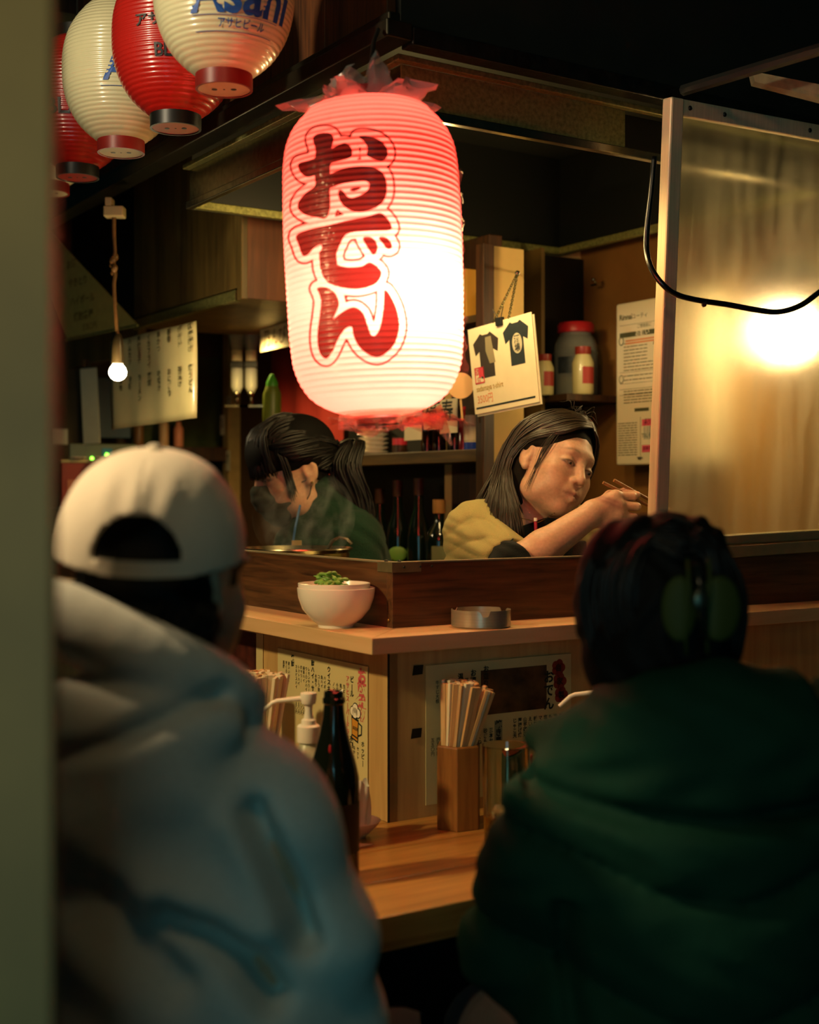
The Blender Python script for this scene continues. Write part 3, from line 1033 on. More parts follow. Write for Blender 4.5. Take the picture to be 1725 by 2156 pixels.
def cols(m, items, x0, dx, ytop, size, bold=0.01, z=0.0006):
    for i, s in enumerate(items):
        m.text(s, x0 - i * dx, ytop, size, vertical=True, bold=bold, z=z)
    return m

M_PINK = mat('pink_print', '#c8595a', 0.6)
M_BEER = mat('beer_print', '#c98a2c', 0.6)
M_GREY = mat('grey_print', '#8a8a6a', 0.6)
M_FOAM = mat('foam_print', '#eee6cf', 0.6)

# drinks menu on the left counter panel (faces -u): x runs toward the corner, i.e. along -v
def drinks_menu():
    b0, z0 = on_a(585, 1668, PA - 0.003)
    b1, zt = on_a(774, 1404, PA - 0.003)
    b1b, zb = on_a(778, 1690, PA - 0.003)
    w, h = b0 - b1, zt - zb
    r = sheet('drinks_menu', 'yellowed drinks menu with a beer mug drawing, taped left of the counter corner', 'menu', L(PA - 0.003, b0, zb), nV3, (0, 0, 1), w, h, M_LAM)
    k = MB()
    hx = w * 0.93
    # column headings and entries, right to left
    for s, fx, fy, sz, bd in (('ビール', 0.845, 0.86, 0.0135, .03), ('ウイスキー', 0.60, 0.90, 0.0125, .03), ('酎ハイ・サワー', 0.42, 0.92, 0.0125, .03),
                              ('焼酎', 0.185, 0.93, 0.0125, .03), ('水割', 0.84, 0.42, 0.0125, .03), ('ホッピー', 0.955, 0.40, 0.0115, .02)):
        k.text(s, w * fx, h * fy, sz, True, bd, 0.0006)
    cols(k, ['生ビール', '瓶ビール', '小びん', 'ノンアル'], w * 0.765, 0.0135, h * 0.80, 0.0085)
    cols(k, ['ハイボール', '角ハイ', 'コーラ割', '水割り'], w * 0.555, 0.012, h * 0.83, 0.0085)
    cols(k, ['レモンサワー', 'ウーロンハイ', '緑茶ハイ', '梅サワー', 'トマトハイ', 'カルピスハイ'], w * 0.375, 0.0105, h * 0.87, 0.0082)
    cols(k, ['麦いいちこ', '芋くろ', '黒霧'], w * 0.14, 0.0115, h * 0.88, 0.0082)
    cols(k, ['四〇〇円', '四五〇円', '四〇〇円', '四〇〇円', '四五〇円', '四五〇円'], w * 0.375, 0.0105, h * 0.60, 0.008)
    cols(k, ['五〇〇円', '六〇〇円'], w * 0.74, 0.0135, h * 0.50, 0.008)
    cols(k, ['セット', 'なか・そと'], w * 0.905, 0.0135, h * 0.36, 0.008)
    ob('print', k, M_INK, r)
    rd = MB()
    for i, ch in enumerate('お飲み物'):
        rd.text(ch, w * 0.945, h * (0.875 - 0.092 * i), 0.031, True, 0.05, 0.0005)
    rd.text('アサヒスーパードライ', w * 0.80, h * 0.86, 0.0125, True, 0.02, 0.0006)
    ob('print', rd, M_PINK, r)
    # beer mug cartoon
    cx, cy = w * 0.885, h * 0.50
    ml = MB().prism([(cx - .016, cy + .028), (cx + .010, cy + .022), (cx + .008, cy - .022), (cx - .015, cy - .016)], 0.0003, 0.0006)
    ml.tube([(cx + .010, cy + .016, .0006), (cx + .021, cy + .012, .0006), (cx + .020, cy - .004, .0006), (cx + .009, cy - .008, .0006)], 0.0018, 6, flat=0.2)
    for dx, dy, rr in ((-.012, .036, .010), (-.002, .042, .011), (.008, .034, .010), (.0, .032, .010)):
        ml.lathe([(rr, 0.0003), (rr, 0.0005)], 18, (cx + dx, cy + dy, 0))
    ob('print', ml, M_INK, r)
    mi = MB().prism([(cx - .0135, cy + .023), (cx + .008, cy + .018), (cx + .0062, cy - .011), (cx - .0128, cy - .007)], 0.0006, 0.0009)
    mi.prism([(cx - .0128, cy - .010), (cx + .006, cy - .0145), (cx + .006, cy - .018), (cx - .0128, cy - .0135)], 0.0006, 0.0009)
    ob('print', mi, M_BEER, r)
    fm = MB()
    for dx, dy, rr in ((-.012, .036, .008), (-.002, .042, .009), (.008, .034, .008), (-.003, .034, .010)):
        fm.lathe([(rr, 0.0006), (rr, 0.0009)], 18, (cx + dx, cy + dy, 0))
    ob('print', fm, M_FOAM, r)
    ob('print', MB().text('BEER', cx - .011, cy + .003, 0.0088, bold=.02, z=0.0011, rot=-.15), M_INK, r)
drinks_menu()

def food_menu():
    a0, zb = on_b(897, 1696, PB - 0.003)
    _, ztl = on_b(897, 1400, PB - 0.003)
    a1, zt = on_b(1203, 1376, PB - 0.003)
    w, h = a1 - a0, zt - zb
    r = sheet('food_menu', 'food menu with a brown picture and red flower characters right of the counter corner', 'menu', L(a0, PB - 0.003, zb), UV3, (0, 0, 1), w, h, M_LAM)
    pic = MB().grid(lambda u, v: (w * (0.36 + 0.46 * u), h * (0.60 + 0.33 * v), 0.0003), 1, 1)
    ob('picture', pic, mat('picture_print', '#5c3e1e', 0.5, noise=0.8, nscale=22, coat=0.5), r)
    k = MB()
    for i, s in enumerate(['お造り', 'お惣菜', '温物']):
        k.text(s, w * (0.395 - 0.085 * i), h * (0.92 - 0.02 * i), 0.0135, True, .03, 0.0006)
    cols(k, ['冷奴', '枝豆', 'まぐろ', '〆さば', 'たこぶつ', '肉じゃが', 'もつ煮込み', '牛すじ大根'], w * 0.30, 0.0112, h * 0.86, 0.0086)
    cols(k, ['五〇〇円', '四五〇円', '五五〇円'], w * 0.115, 0.0125, h * 0.45, 0.0085)
    k.text('おでん', w * 0.835, h * 0.80, 0.026, True, 0.03, 0.0008)
    cols(k, ['冷奴納豆', 'キャベツ漬', '冷しトマト', 'もろきゅう', '塩辛', 'マカロニサラダ', '板わさ', 'えいひれ焼', '山芋磯辺', '厚揚げ焼', 'じゃこ天'], w * 0.955, 0.0125, h * 0.52, 0.0095, 0.02)
    k.text('焼き鳥', w * 0.48, h * 0.50, 0.0155, True, 0.04, 0.0008)
    cols(k, ['三本セット', '砂ぎも', 'つくね'], w * 0.43, 0.0135, h * 0.47, 0.0098, 0.02)
    ob('print', k, M_INK, r)
    g = MB().box(w * 0.453, w * 0.507, h * 0.30, h * 0.55, 0.0002, 0.0004)
    ob('heading_band', g, M_GREY, r)
    rd = MB()
    for i, ch in enumerate('自家製'):
        cx, cy = w * (0.905 + 0.01 * i), h * (0.90 - 0.105 * i)
        for q in range(5):
            t = 2 * PI * q / 5
            rd.lathe([(0.0088, 0.0004), (0.0088, 0.0006)], 14, (cx + 0.0085 * math.cos(t), cy + 0.0085 * math.sin(t), 0))
    ob('print', rd, mat('flower_print', '#8c2f22', 0.6), r)
    k2 = MB()
    for i, ch in enumerate('自家製'):
        k2.text(ch, w * (0.905 + 0.01 * i), h * (0.90 - 0.105 * i) - 0.005, 0.015, True, 0.02, 0.0010)
    ob('print', k2, M_INK, r)
food_menu()

def small_notices():
    b0, z1 = on_a(462, 1352, PA - 0.003)
    b1, z0 = on_a(553, 1440, PA - 0.003)
    w, h = b0 - b1, 0.17
    z1 = 1.064
    r = sheet('small_menu', 'small dark printed menu on the left counter panel, farthest from the corner', 'menu', L(PA - 0.003, b0, z1 - h), nV3, (0, 0, 1), w, h, M_LAM)
    ob('picture', MB().box(w * 0.12, w * 0.86, h * 0.45, h * 0.93, 0.0, 0.0004), mat('small_picture', '#4a2018', 0.5, noise=0.6, nscale=30), r)
    ob('print', cols(MB(), ['おすすめ', '本日の魚', '刺身盛合せ', '煮魚', '焼魚'], w * 0.9, 0.02, h * 0.40, 0.011), M_INK, r)
    for i, (px, py, lab) in enumerate(((880, 1411, 'black tape scrap at the top left corner of the food menu'), (877, 1544, 'black tape scrap halfway down the panel beside the food menu'))):
        a, z = on_b(px, py, PB - 0.001)
        o = ob('tape_scrap', MB().prism([(-0.012, -0.009), (0.010, -0.008), (0.012, 0.009), (-0.009, 0.009)], 0, 0.0008), M_BLACK, None)
        sheet_frame(o, L(a, PB - 0.0008, z), UV3, (0, 0, 1))
        tag(o, lab, 'tape', 'tape scraps on the counter panel')
small_notices()

# laminated menu hanging over the left wing and the slanted board above it
def hanging_menus():
    P = [np.array(at(235, 905, 4.0)), np.array(at(415, 880, 3.62)), np.array(at(415, 698, 3.62)), np.array(at(235, 730, 4.0))]
    xd = P[1] - P[0]
    r = sheet('laminated_menu', 'laminated menu sheet hanging behind the bare bulb, catching its glare', 'menu', P[0], xd, P[2] - P[1], float(np.linalg.norm(xd)), 0.265, M_LAM, 0.001, bend=lambda u, v: 0.004 * math.sin(u * 22) * (1 - v * .6) + 0.003 * math.sin(u * 9 + v * 3))
    w, h = float(np.linalg.norm(xd)), 0.265
    k = MB()
    for rw, (yt, names) in enumerate(((0.92, ['鶏唐揚げ', 'ポテト', '春巻', '串かつ', 'イカフライ', '厚焼玉子', 'ハムカツ', '焼餃子']), (0.50, ['焼うどん', '茶漬け', 'おにぎり', '味噌汁', '雑炊', 'ラーメン', '冷麺', '漬物']))):
        cols(k, names, w * 0.95, w * 0.115, h * yt, 0.020, 0.02, 0.0055)
    ob('print', k, mat('faded_ink', '#4a4424', 0.6), r)
    e = tuple(np.array(at(112, 497, 4.3)))
    p1 = np.array(at(287, 682, 3.95)); p2 = np.array(at(140, 712, 4.25)); p3 = np.array(at(100, 620, 4.33))
    pts = [np.array(at(100, 483, 4.33)), p1, p2, p3]
    n = np.cross(pts[1] - pts[0], pts[2] - pts[0]); n /= np.linalg.norm(n)
    if n[1] > 0:
        n = -n
    r = thing('menu_board', 'slanted yellow menu board with faded lettering at the upper left', 'sign')
    d = pts[1] - pts[2]
    sheet_frame(r, pts[2], d, pts[0] - pts[2])
    M = np.array(r.matrix_world.inverted())
    loc = [(M @ np.array([*p, 1]))[:3] for p in pts]
    ob('board', MB().prism([(q[0], q[1]) for q in (loc[2], loc[1], loc[0], loc[3])], -0.004, 0.0), mat('board_paper', '#a99a4e', 0.35, coat=0.6, noise=0.1), r)
    k = MB()
    wl_ = loc[1][0]
    for i, (s, x, y, sz) in enumerate((('やきとり', .02, .16, .03), ('ハイボール', .03, .10, .03), ('焼酎各種', .05, .05, .03), ('お酒', .01, .22, .03), ('三五〇円', .10, .015, .022))):
        k.text(s, x, y, sz, False, .02, 0.0008)
    ob('print', k, mat('faded_ink2', '#6a5a26', 0.6), r)
    ob('rail', MB().tube([(loc[2][0], -0.006, 0.002), (loc[1][0] + .01, -0.006, 0.002)], 0.004, 8), M_STEELD, r)
    # plain paper strip hanging next to the laminated menu
    p = np.array(at(176, 935, 4.6)); q = np.array(at(211, 933, 4.56)); t = np.array(at(163, 778, 4.6))
    sheet_tag = sheet('paper_strip', 'blank pale paper strip hanging left of the laminated menu', 'paper', p, q - p, t - p, float(np.linalg.norm(q - p)), float(np.linalg.norm(t - p)), M_PAPER)
    x, y, z = at(183, 780, 4.6)
    o = thing('clip', 'dark metal clip holding the blank paper strip', 'clip', (x, y, z))
    ob('jaw', MB().box(-0.016, 0.016, -0.008, 0.012, -0.016, 0.012), M_BLACK, o, bevel=0.002)
    ob('handle', MB().tube([(-0.010, 0, 0.01), (-0.008, 0, 0.035), (0.008, 0, 0.035), (0.010, 0, 0.01)], 0.002, 6), M_STEEL, o)
    a, z = on_b(108, 935, 2.597)
    sheet('notice_slip', 'small white notice beside the near jamb, below the menu board', 'paper', L(a, 2.597, z), UV3, (0, 0, 1), 0.06, 0.055, M_PAPER)
hanging_menus()

# shirt poster hung on a chain
def shirt_poster():
    bl = np.array(at(1001, 873, 3.34)); br = np.array(at(1136, 846, 3.14)); tl = np.array(at(1002, 692, 3.32)); tr = np.array(at(1142, 657, 3.12))
    w = float(np.linalg.norm(br - bl)); h = float(np.linalg.norm(tl - bl))
    r = sheet('shirt_poster', 'white poster showing two dark printed shirts, hung on a chain', 'poster', bl, br - bl, tl - bl, w, h, M_PAPER, 0.0015)
    ob('back_sheet', MB().box(0.004, w + 0.004, -0.006, h - 0.006, -0.006, -0.003), M_PAPER, r)
    def shirt(cx, cy, s):
        return [(cx + x * s, cy + y * s) for x, y in ((-.18, .5), (-.46, .30), (-.40, .02), (-.25, .10), (-.25, -.52), (.25, -.52), (.25, .10), (.40, .02), (.46, .30), (.18, .5), (.10, .46), (-.10, .46))]
    navy = mat('navy_print', '#1f2a2e', 0.6, noise=0.2)
    ob('print', MB().prism(shirt(w * 0.27, h * 0.66, w * 0.44), 0.0002, 0.0005), mat('charcoal_print', '#332b24', 0.6, noise=0.2), r)
    ob('print', MB().prism(shirt(w * 0.745, h * 0.71, w * 0.42), 0.0002, 0.0005), navy, r)
    em = MB()
    em.lathe([(w * 0.075, 0.0006), (w * 0.075, 0.0009)], 24, (0, 0, 0))
    em.v = [(x + w * 0.755, y * 1.35 + h * 0.70, z) for x, y, z in em.v]
    ob('print', em, mat('emblem_print', '#b9b295', 0.6), r)
    k = MB().text('酒場', w * 0.755, h * 0.71, w * 0.085, True, 0.02, 0.0011)
    ob('print', k, navy, r)
    st = MB().prism([(w * .31, h * .55), (w * .40, h * .55), (w * .36, h * .86), (w * .27, h * .86), (w * .26, h * .70)], 0.0006, 0.0008)
    ob('print', st, mat('ghost_print', '#8a8062', 0.6), r)
    s = MB()
    x0, x1, y0, y1 = w * .055, w * .205, h * .345, h * .535
    for a, b, c_, d in ((x0, x1, y0, y0 + .003), (x0, x1, y1 - .003, y1), (x0, x0 + .003, y0, y1), (x1 - .003, x1, y0, y1)):
        s.box(a, b, c_, d, 0.0006, 0.001)
    s.box(w * .12, x1, h * .42, y1, 0.0006, 0.001)
    s.text('印', w * 0.088, h * 0.45, 0.016, True, .02, 0.001).text('酒', w * 0.12, h * 0.36, 0.016, True, .02, 0.001)
    ob('print', s, mat('stamp_print', '#c83c4a', 0.6), r)
    ob('print', MB().text('sadamaya t-shirt', w * 0.06, h * 0.255, 0.0205, bold=0.005, z=0.0006, sx=0.78), mat('gold_print', '#a9852e', 0.6), r)
    ob('print', MB().text('3500円', w * 0.06, h * 0.12, 0.026, bold=0.005, z=0.0006, sx=0.8), mat('salmon_print', '#d98a62', 0.6), r)
    ob('print', MB().box(w * .03, w * .95, h * .055, h * .075, 0.0002, 0.0006), M_INK, r)
    cl = ob('clip', MB().box(w * .52 - .012, w * .52 + .012, h - .012, h + .008, -0.006, 0.006), M_BLACK, r, bevel=0.002)
    ob('clip_handle', MB().tube([(w * .52 - .005, h + .006, 0), (w * .52 - .02, h + .032, 0.002)], 0.0012, 6).tube([(w * .52 + .005, h + .006, 0), (w * .52 + .02, h + .032, 0.002)], 0.0012, 6), M_STEEL, cl)
    # chain: separate small links from both top corners to a nail
    Mi = r.matrix_world.inverted()
    nail = Mi @ Vector(at(1090, 575, 3.3))
    rod = Mi @ Vector(at(1090, 575, 3.79))
    ch = MB()
    for e0 in (Vector((w * 0.42, h, 0)), Vector((w * 0.66, h, 0))):
        n = 22
        for i in range(n):
            p = e0.lerp(nail, (i + 0.5) / n)
            d = (nail - e0).normalized()
            s_ = d.cross(Vector((0, 0, 1))).normalized() if i % 2 else Vector((0, 0, 1))
            l = (nail - e0).length / n * 0.62
            ring = [p + d * (l * math.cos(t)) + s_ * (0.0032 * math.sin(t)) for t in [2 * PI * q / 8 for q in range(8)]]
            ch.tube([tuple(v) for v in ring], 0.0011, 5, closed=True)
    o = ob('chain', ch, mat('dark_chain', '#5d5a3e', 0.35, 0.9), r)
    o['kind'] = 'stuff'
    ob('nail', MB().tube([tuple(nail), tuple(rod)], 0.003, 6).sphere(tuple(nail), 0.007, 8, 6), M_STEEL, r)
shirt_poster()
# ------------------------------------------------------------------ things on the counter
TZ, SZ = 0.757, 1.103

def edamame_bowls():
    x, y, _ = at(708, 1320, 2.47)
    prof = [(0.030, 0), (0.033, 0.0), (0.034, 0.005), (0.048, 0.016), (0.063, 0.034), (0.0705, 0.055), (0.0722, 0.068), (0.0725, 0.073), (0.0705, 0.0735), (0.069, 0.068), (0.060, 0.036), (0.044, 0.018), (0.0, 0.012)]
    r = thing('white_bowl', 'white ceramic bowl on the raised shelf, the outer one holding another bowl', 'bowl', (x, y, SZ))
    ob('body', MB().lathe(prof, 64), M_WHITE, r, smooth=True)
    r2 = thing('white_bowl', 'white bowl of green soybean pods nested inside the outer bowl', 'bowl', (x - 0.004, y + 0.004, SZ + 0.0135))
    pr2 = [(a * 0.93, b * 0.93) for a, b in prof]
    ob('body', MB().lathe(pr2, 64), M_WHITE, r2, smooth=True)
    pod = MB()
    n, seg = 22, 10
    vs, fs = [], []
    for i in range(n + 1):
        t = i / n
        px = (t - 0.5) * 0.052
        env = math.sin(PI * min(max(t, 0.001), 0.999)) ** 0.45
        rr = 0.0012 + 0.0058 * env * (0.78 + 0.22 * math.cos(2 * PI * (t * 3 - 0.5)))
        if t < 0.12 or t > 0.9:
            rr *= 0.45
        zc = 0.006 * math.sin(PI * t)
        for q in range(seg):
            a = 2 * PI * q / seg
            vs.append((px, 1.1 * rr * math.cos(a), zc + 0.72 * rr * math.sin(a)))
    for i in range(n):
        for q in range(seg):
            fs.append((i * seg + q, i * seg + (q + 1) % seg, (i + 1) * seg + (q + 1) % seg, (i + 1) * seg + q))
    fs.append(tuple(reversed(range(seg))))
    fs.append(tuple(n * seg + q for q in range(seg)))
    pod.add(vs, fs)
    g = np.random.default_rng(21)
    m = mat('pod_green', '#6f9a3c', 0.45, noise=0.25, nscale=60, sss=0.1)
    m2 = mat('pod_pale', '#9fb060', 0.45, noise=0.2, nscale=60)
    proto = None
    lab = 'green soybean pod heaped in the white bowl on the shelf'
    spots = []
    for ring, cnt, rad, zz in ((0, 7, 0.042, 0.060), (1, 6, 0.030, 0.069), (2, 5, 0.017, 0.080), (3, 2, 0.006, 0.091)):
        for i in range(cnt):
            spots.append((rad, 2 * PI * (i + 0.37 * ring) / cnt, zz))
    for i, (rad, a, zz) in enumerate(spots):
        if proto is None:
            o = ob('soybean_pod', pod, m, None, smooth='all')
            proto = o
        else:
            o = proto.copy()
            COL.objects.link(o)
        tag(o, lab, 'pod', 'soybean pods in the bowl')
        o.location = (x - 0.004 + rad * math.cos(a) - 0.006, y + 0.004 + rad * math.sin(a), SZ + zz + g.uniform(-.003, .003))
        o.rotation_euler = (g.uniform(-.6, .6), g.uniform(-.45, .45), a + PI / 2 + g.uniform(-.9, .9))
edamame_bowls()

def ashtray():
    r = thing('ashtray', 'round stainless ashtray on the raised shelf right of the corner', 'ashtray', (at(1013, 1320, 2.475)[0], 2.475, SZ))
    R0, hgt = 0.0555, 0.033
    m = MB()
    seg = 96
    def top(a):
        z = hgt
        for c in (-1.48, 0.62, 2.7):
            d = abs((a - c + PI) % (2 * PI) - PI)
            if d < 0.17:
                z = hgt - 0.011 * (1 - (d / 0.17) ** 4)
        return z
    vs, fs = [], []
    prof = [(0.0, 0.0, 0), (0.052, 0.0, 0), (R0, 0.003, 0), (R0, 0.5, 1), (R0, 1.0, 1), (R0 - 0.0014, 1.0, 1), (R0 - 0.0014, 0.5, 1), (R0 - 0.002, 0.005, 0), (0.0, 0.004, 0)]
    for rr, z, rel in prof:
        for q in range(seg):
            a = 2 * PI * q / seg
            vs.append((rr * math.cos(a), rr * math.sin(a), z * top(a) if rel else z))
    for i in range(len(prof) - 1):
        for q in range(seg):
            q2 = (q + 1) % seg
            fs.append((i * seg + q, i * seg + q2, (i + 1) * seg + q2, (i + 1) * seg + q))
    ob('body', m.add(vs, fs), mat('brushed_steel', '#a79c86', 0.32, 0.6, noise=0.15, nscale=6, stretch=(1, 1, 40)), r, smooth=True)
ashtray()

def chopstick_mesh(length):
    m = MB()
    for s in (-1, 1):
        w = 0.0046
        m.add([(s * 0.0049 - w, -0.0022, 0), (s * 0.0049 + w, -0.0022, 0), (s * 0.0049 + w, 0.0022, 0), (s * 0.0049 - w, 0.0022, 0),
               (s * 0.0051 - w, -0.0028, length), (s * 0.0051 + w, -0.0028, length), (s * 0.0051 + w, 0.0028, length), (s * 0.0051 - w, 0.0028, length)],
              [(3, 2, 1, 0), (4, 5, 6, 7), (0, 1, 5, 4), (1, 2, 6, 5), (2, 3, 7, 6), (3, 0, 4, 7)])
    return m

def chopsticks(cx, cy, z0, n, lean, label, group, seed, hold, rad, cols_, length=0.235):
    g = np.random.default_rng(seed)
    proto = {}
    for i in range(n):
        k = i % len(cols_)
        a = 2 * PI * i * 0.61803
        rr = rad * math.sqrt((i + 0.5) / n)
        lx, ly = lean(rr * math.cos(a) / rad, rr * math.sin(a) / rad)
        bx, by = cx + rr * math.cos(a) - lx * 0.56, cy + rr * math.sin(a) - ly * 0.56     # cross the mouth of the holder inside it
        tx, ty = bx + lx + g.uniform(-.002, .002), by + ly + g.uniform(-.002, .002)
        if k not in proto:
            o = ob('chopsticks', chopstick_mesh(length), cols_[k], None, bevel=0.0004)
            proto[k] = o
        else:
            o = proto[k].copy()
            COL.objects.link(o)
        tag(o, label, 'chopsticks', group)
        o.location = (bx, by, z0 + g.uniform(0, 0.006))
        d = Vector((tx - bx, ty - by, length))
        q = d.to_track_quat('Z', 'Y')
        o.rotation_mode = 'QUATERNION'
        from mathutils import Quaternion
        o.rotation_quaternion = q @ Quaternion((0, 0, 1), g.uniform(-0.7, 0.7))

M_CHOP = wood('chopstick_wood', '#b98a50', '#d8b27a', 2, 0.6, 3.0, bump=0.05)
M_CHOP2 = wood('chopstick_wood_pale', '#cfc29c', '#e6dcb8', 2, 0.6, 3.0, bump=0.05)
M_CHOPR = wood('chopstick_wood_red', '#b5522e', '#d0734a', 2, 0.6, 3.0, bump=0.05)

def chopstick_holders():
    x, y, _ = at(966, 1740, 2.372)
    r = thing('chopstick_holder', 'faceted brown wooden chopstick holder on the table right of the corner', 'holder', (x, y, TZ))
    m = MB()
    N = 6
    pr = [(0.0425, 0), (0.0425, 0.146), (0.0385, 0.149), (0.0375, 0.146), (0.0375, 0.012), (0.0, 0.012)]
    m.lathe(pr, N)
    rot = 0.42
    m.v = [(a * math.cos(rot) - b * math.sin(rot), a * math.sin(rot) + b * math.cos(rot), c) for a, b, c in m.v]
    ob('body', m, wood('holder_wood', '#6b3d14', '#99632a', 2, 0.45, 1.0), r, bevel=0.0015)
    chopsticks(x, y, TZ + 0.013, 46, lambda u, v: (0.028 + 0.036 * u + (0.024 if u > 0.6 else 0.0), 0.02 * v),
               'wooden disposable chopsticks standing in the faceted wooden holder', 'chopsticks in the wooden holder', 31, r, 0.0265, [M_CHOP, M_CHOP, M_CHOP2], 0.243)
    x, y, _ = at(545, 1700, 2.46)
    r = thing('chopstick_holder', 'white cup of chopsticks on the table left of the corner, behind the grey hoodie', 'holder', (x, y, TZ))
    ob('body', MB().lathe([(0.0, 0.0), (0.040, 0.0), (0.042, 0.004), (0.047, 0.125), (0.045, 0.125), (0.040, 0.006), (0.0, 0.006)], 40), M_WPLA, r, smooth=True)
    chopsticks(x, y, TZ + 0.008, 42, lambda u, v: (0.050 * u, 0.04 * v),
               'pale disposable chopsticks standing in the white cup', 'chopsticks in the white cup', 33, r, 0.036, [M_CHOP2, M_CHOP2, M_CHOP2, M_CHOP], 0.252)
    chopsticks(x - 0.022, y - 0.018, TZ + 0.012, 5, lambda u, v: (-0.075 + 0.03 * u, -0.02),
               'reddish disposable chopsticks leaning at the edge of the white cup', 'reddish chopsticks in the white cup', 35, r, 0.010, [M_CHOPR], 0.245)
    c = thing('menu_stand', 'white curled menu card standing left of the chopstick cup', 'card', (at(462, 1690, 2.56)[0], 2.56, TZ))
    ob('card', MB().grid(lambda u, v: (0.018 * math.cos(2.4 * u) + 0.022 * (1 - v) * u, 0.05 * u, 0.285 * v), 12, 6), M_PAPER, c, smooth='all')
chopstick_holders()

def beer_bottle():
    r = thing('beer_bottle', 'tall dark brown beer bottle on the table beside the grey hoodie', 'bottle', (at(703, 1800, 2.03)[0], 2.03, TZ))
    pr = [(0.0, 0.0), (0.034, 0.0), (0.038, 0.004), (0.039, 0.012), (0.039, 0.150), (0.038, 0.163), (0.034, 0.182), (0.0275, 0.205), (0.0215, 0.228), (0.0172, 0.250), (0.0155, 0.268), (0.0152, 0.272), (0.0172, 0.274), (0.0174, 0.281), (0.0150, 0.283), (0.0150, 0.291), (0.0130, 0.2925), (0.0110, 0.291), (0.0105, 0.27)]
    ob('glass', MB().lathe(pr, 48), mat('bottle_glass', '#0e1208', 0.08, coat=0.3, spec=0.6), r, smooth=True)
    lab = MB()
    n = 20
    vs, fs = [], []
    for i in range(n + 1):
        t = -1.7 + 2.2 * i / n
        for z in (0.05, 0.125):
            vs.append((0.0394 * math.cos(t), 0.0394 * math.sin(t), z))
    fs = [(2 * i, 2 * i + 2, 2 * i + 3, 2 * i + 1) for i in range(n)]
    ob('label', lab.add(vs, fs), mat('dark_label', '#2a2012', 0.5), r, smooth='all')
    ob('neck_mark', MB().sphere((-0.004, -0.0262, 0.208), (0.0022, 0.002, 0.007), 10, 8), M_REDP, r)
    r = thing('soy_bottle', 'dark sauce bottle on the left wing behind the curled card', 'bottle', (at(446, 1700, 2.68)[0], 2.68, TZ))
    ob('glass', MB().lathe([(0.0, 0), (0.026, 0), (0.028, 0.005), (0.028, 0.20), (0.022, 0.235), (0.013, 0.26), (0.012, 0.285), (0.0, 0.285)], 32), MATS['bottle_glass'], r, smooth=True)
    ob('cap', MB().lathe([(0.0135, 0.28), (0.0135, 0.305), (0.011, 0.308)], 24), M_REDP, r, smooth=True)
beer_bottle()

def pump(name, label, px, Y, ang, ztop, body_h):
    r = thing(name, label, 'dispenser', (at(px, 1500, Y)[0], Y, TZ), ang)
    s = ztop - TZ
    ob('bottle', MB().lathe([(0.0, 0), (0.030, 0), (0.032, 0.004), (0.032, s - 0.115), (0.028, s - 0.098), (0.016, s - 0.088), (0.0145, s - 0.080)], 40), mat('frosted_plastic', '#cfcfae', 0.35, trans=0.35), r, smooth=True)
    ob('collar', MB().lathe([(0.0185, s - 0.082), (0.0190, s - 0.080), (0.0190, s - 0.056), (0.0172, s - 0.054), (0.0125, s - 0.053), (0.0120, s - 0.046), (0.0085, s - 0.043)], 36), M_WPLA, r, smooth=True)
    ob('stem', MB().lathe([(0.0085, s - 0.045), (0.006, s - 0.030), (0.0075, s - 0.018)], 24), M_WPLA, r, smooth=True)
    h = ob('pump_head', MB().lathe([(0.0110, s - 0.019), (0.0120, s - 0.017), (0.0138, s - 0.004), (0.0130, s - 0.001), (0.008, s)], 36), M_WPLA, r, smooth=True)
    ob('nozzle', MB().tube([(0.010, 0, s - 0.010), (0.052, 0, s - 0.015), (0.060, 0, s - 0.018), (0.080, 0, s - 0.036)], [0.0042, 0.0038, 0.0037, 0.0034], 12), M_WPLA, h, smooth=True)
pump('pump_bottle', 'white pump dispenser with a long bent nozzle behind the beer bottle', 650, 2.2, PI * 0.98, 1.022, 0.2)
pump('pump_bottle', 'white pump dispenser on the table behind the dark padded jacket', 1272, 2.38, PI * 1.0, 1.006, 0.2)

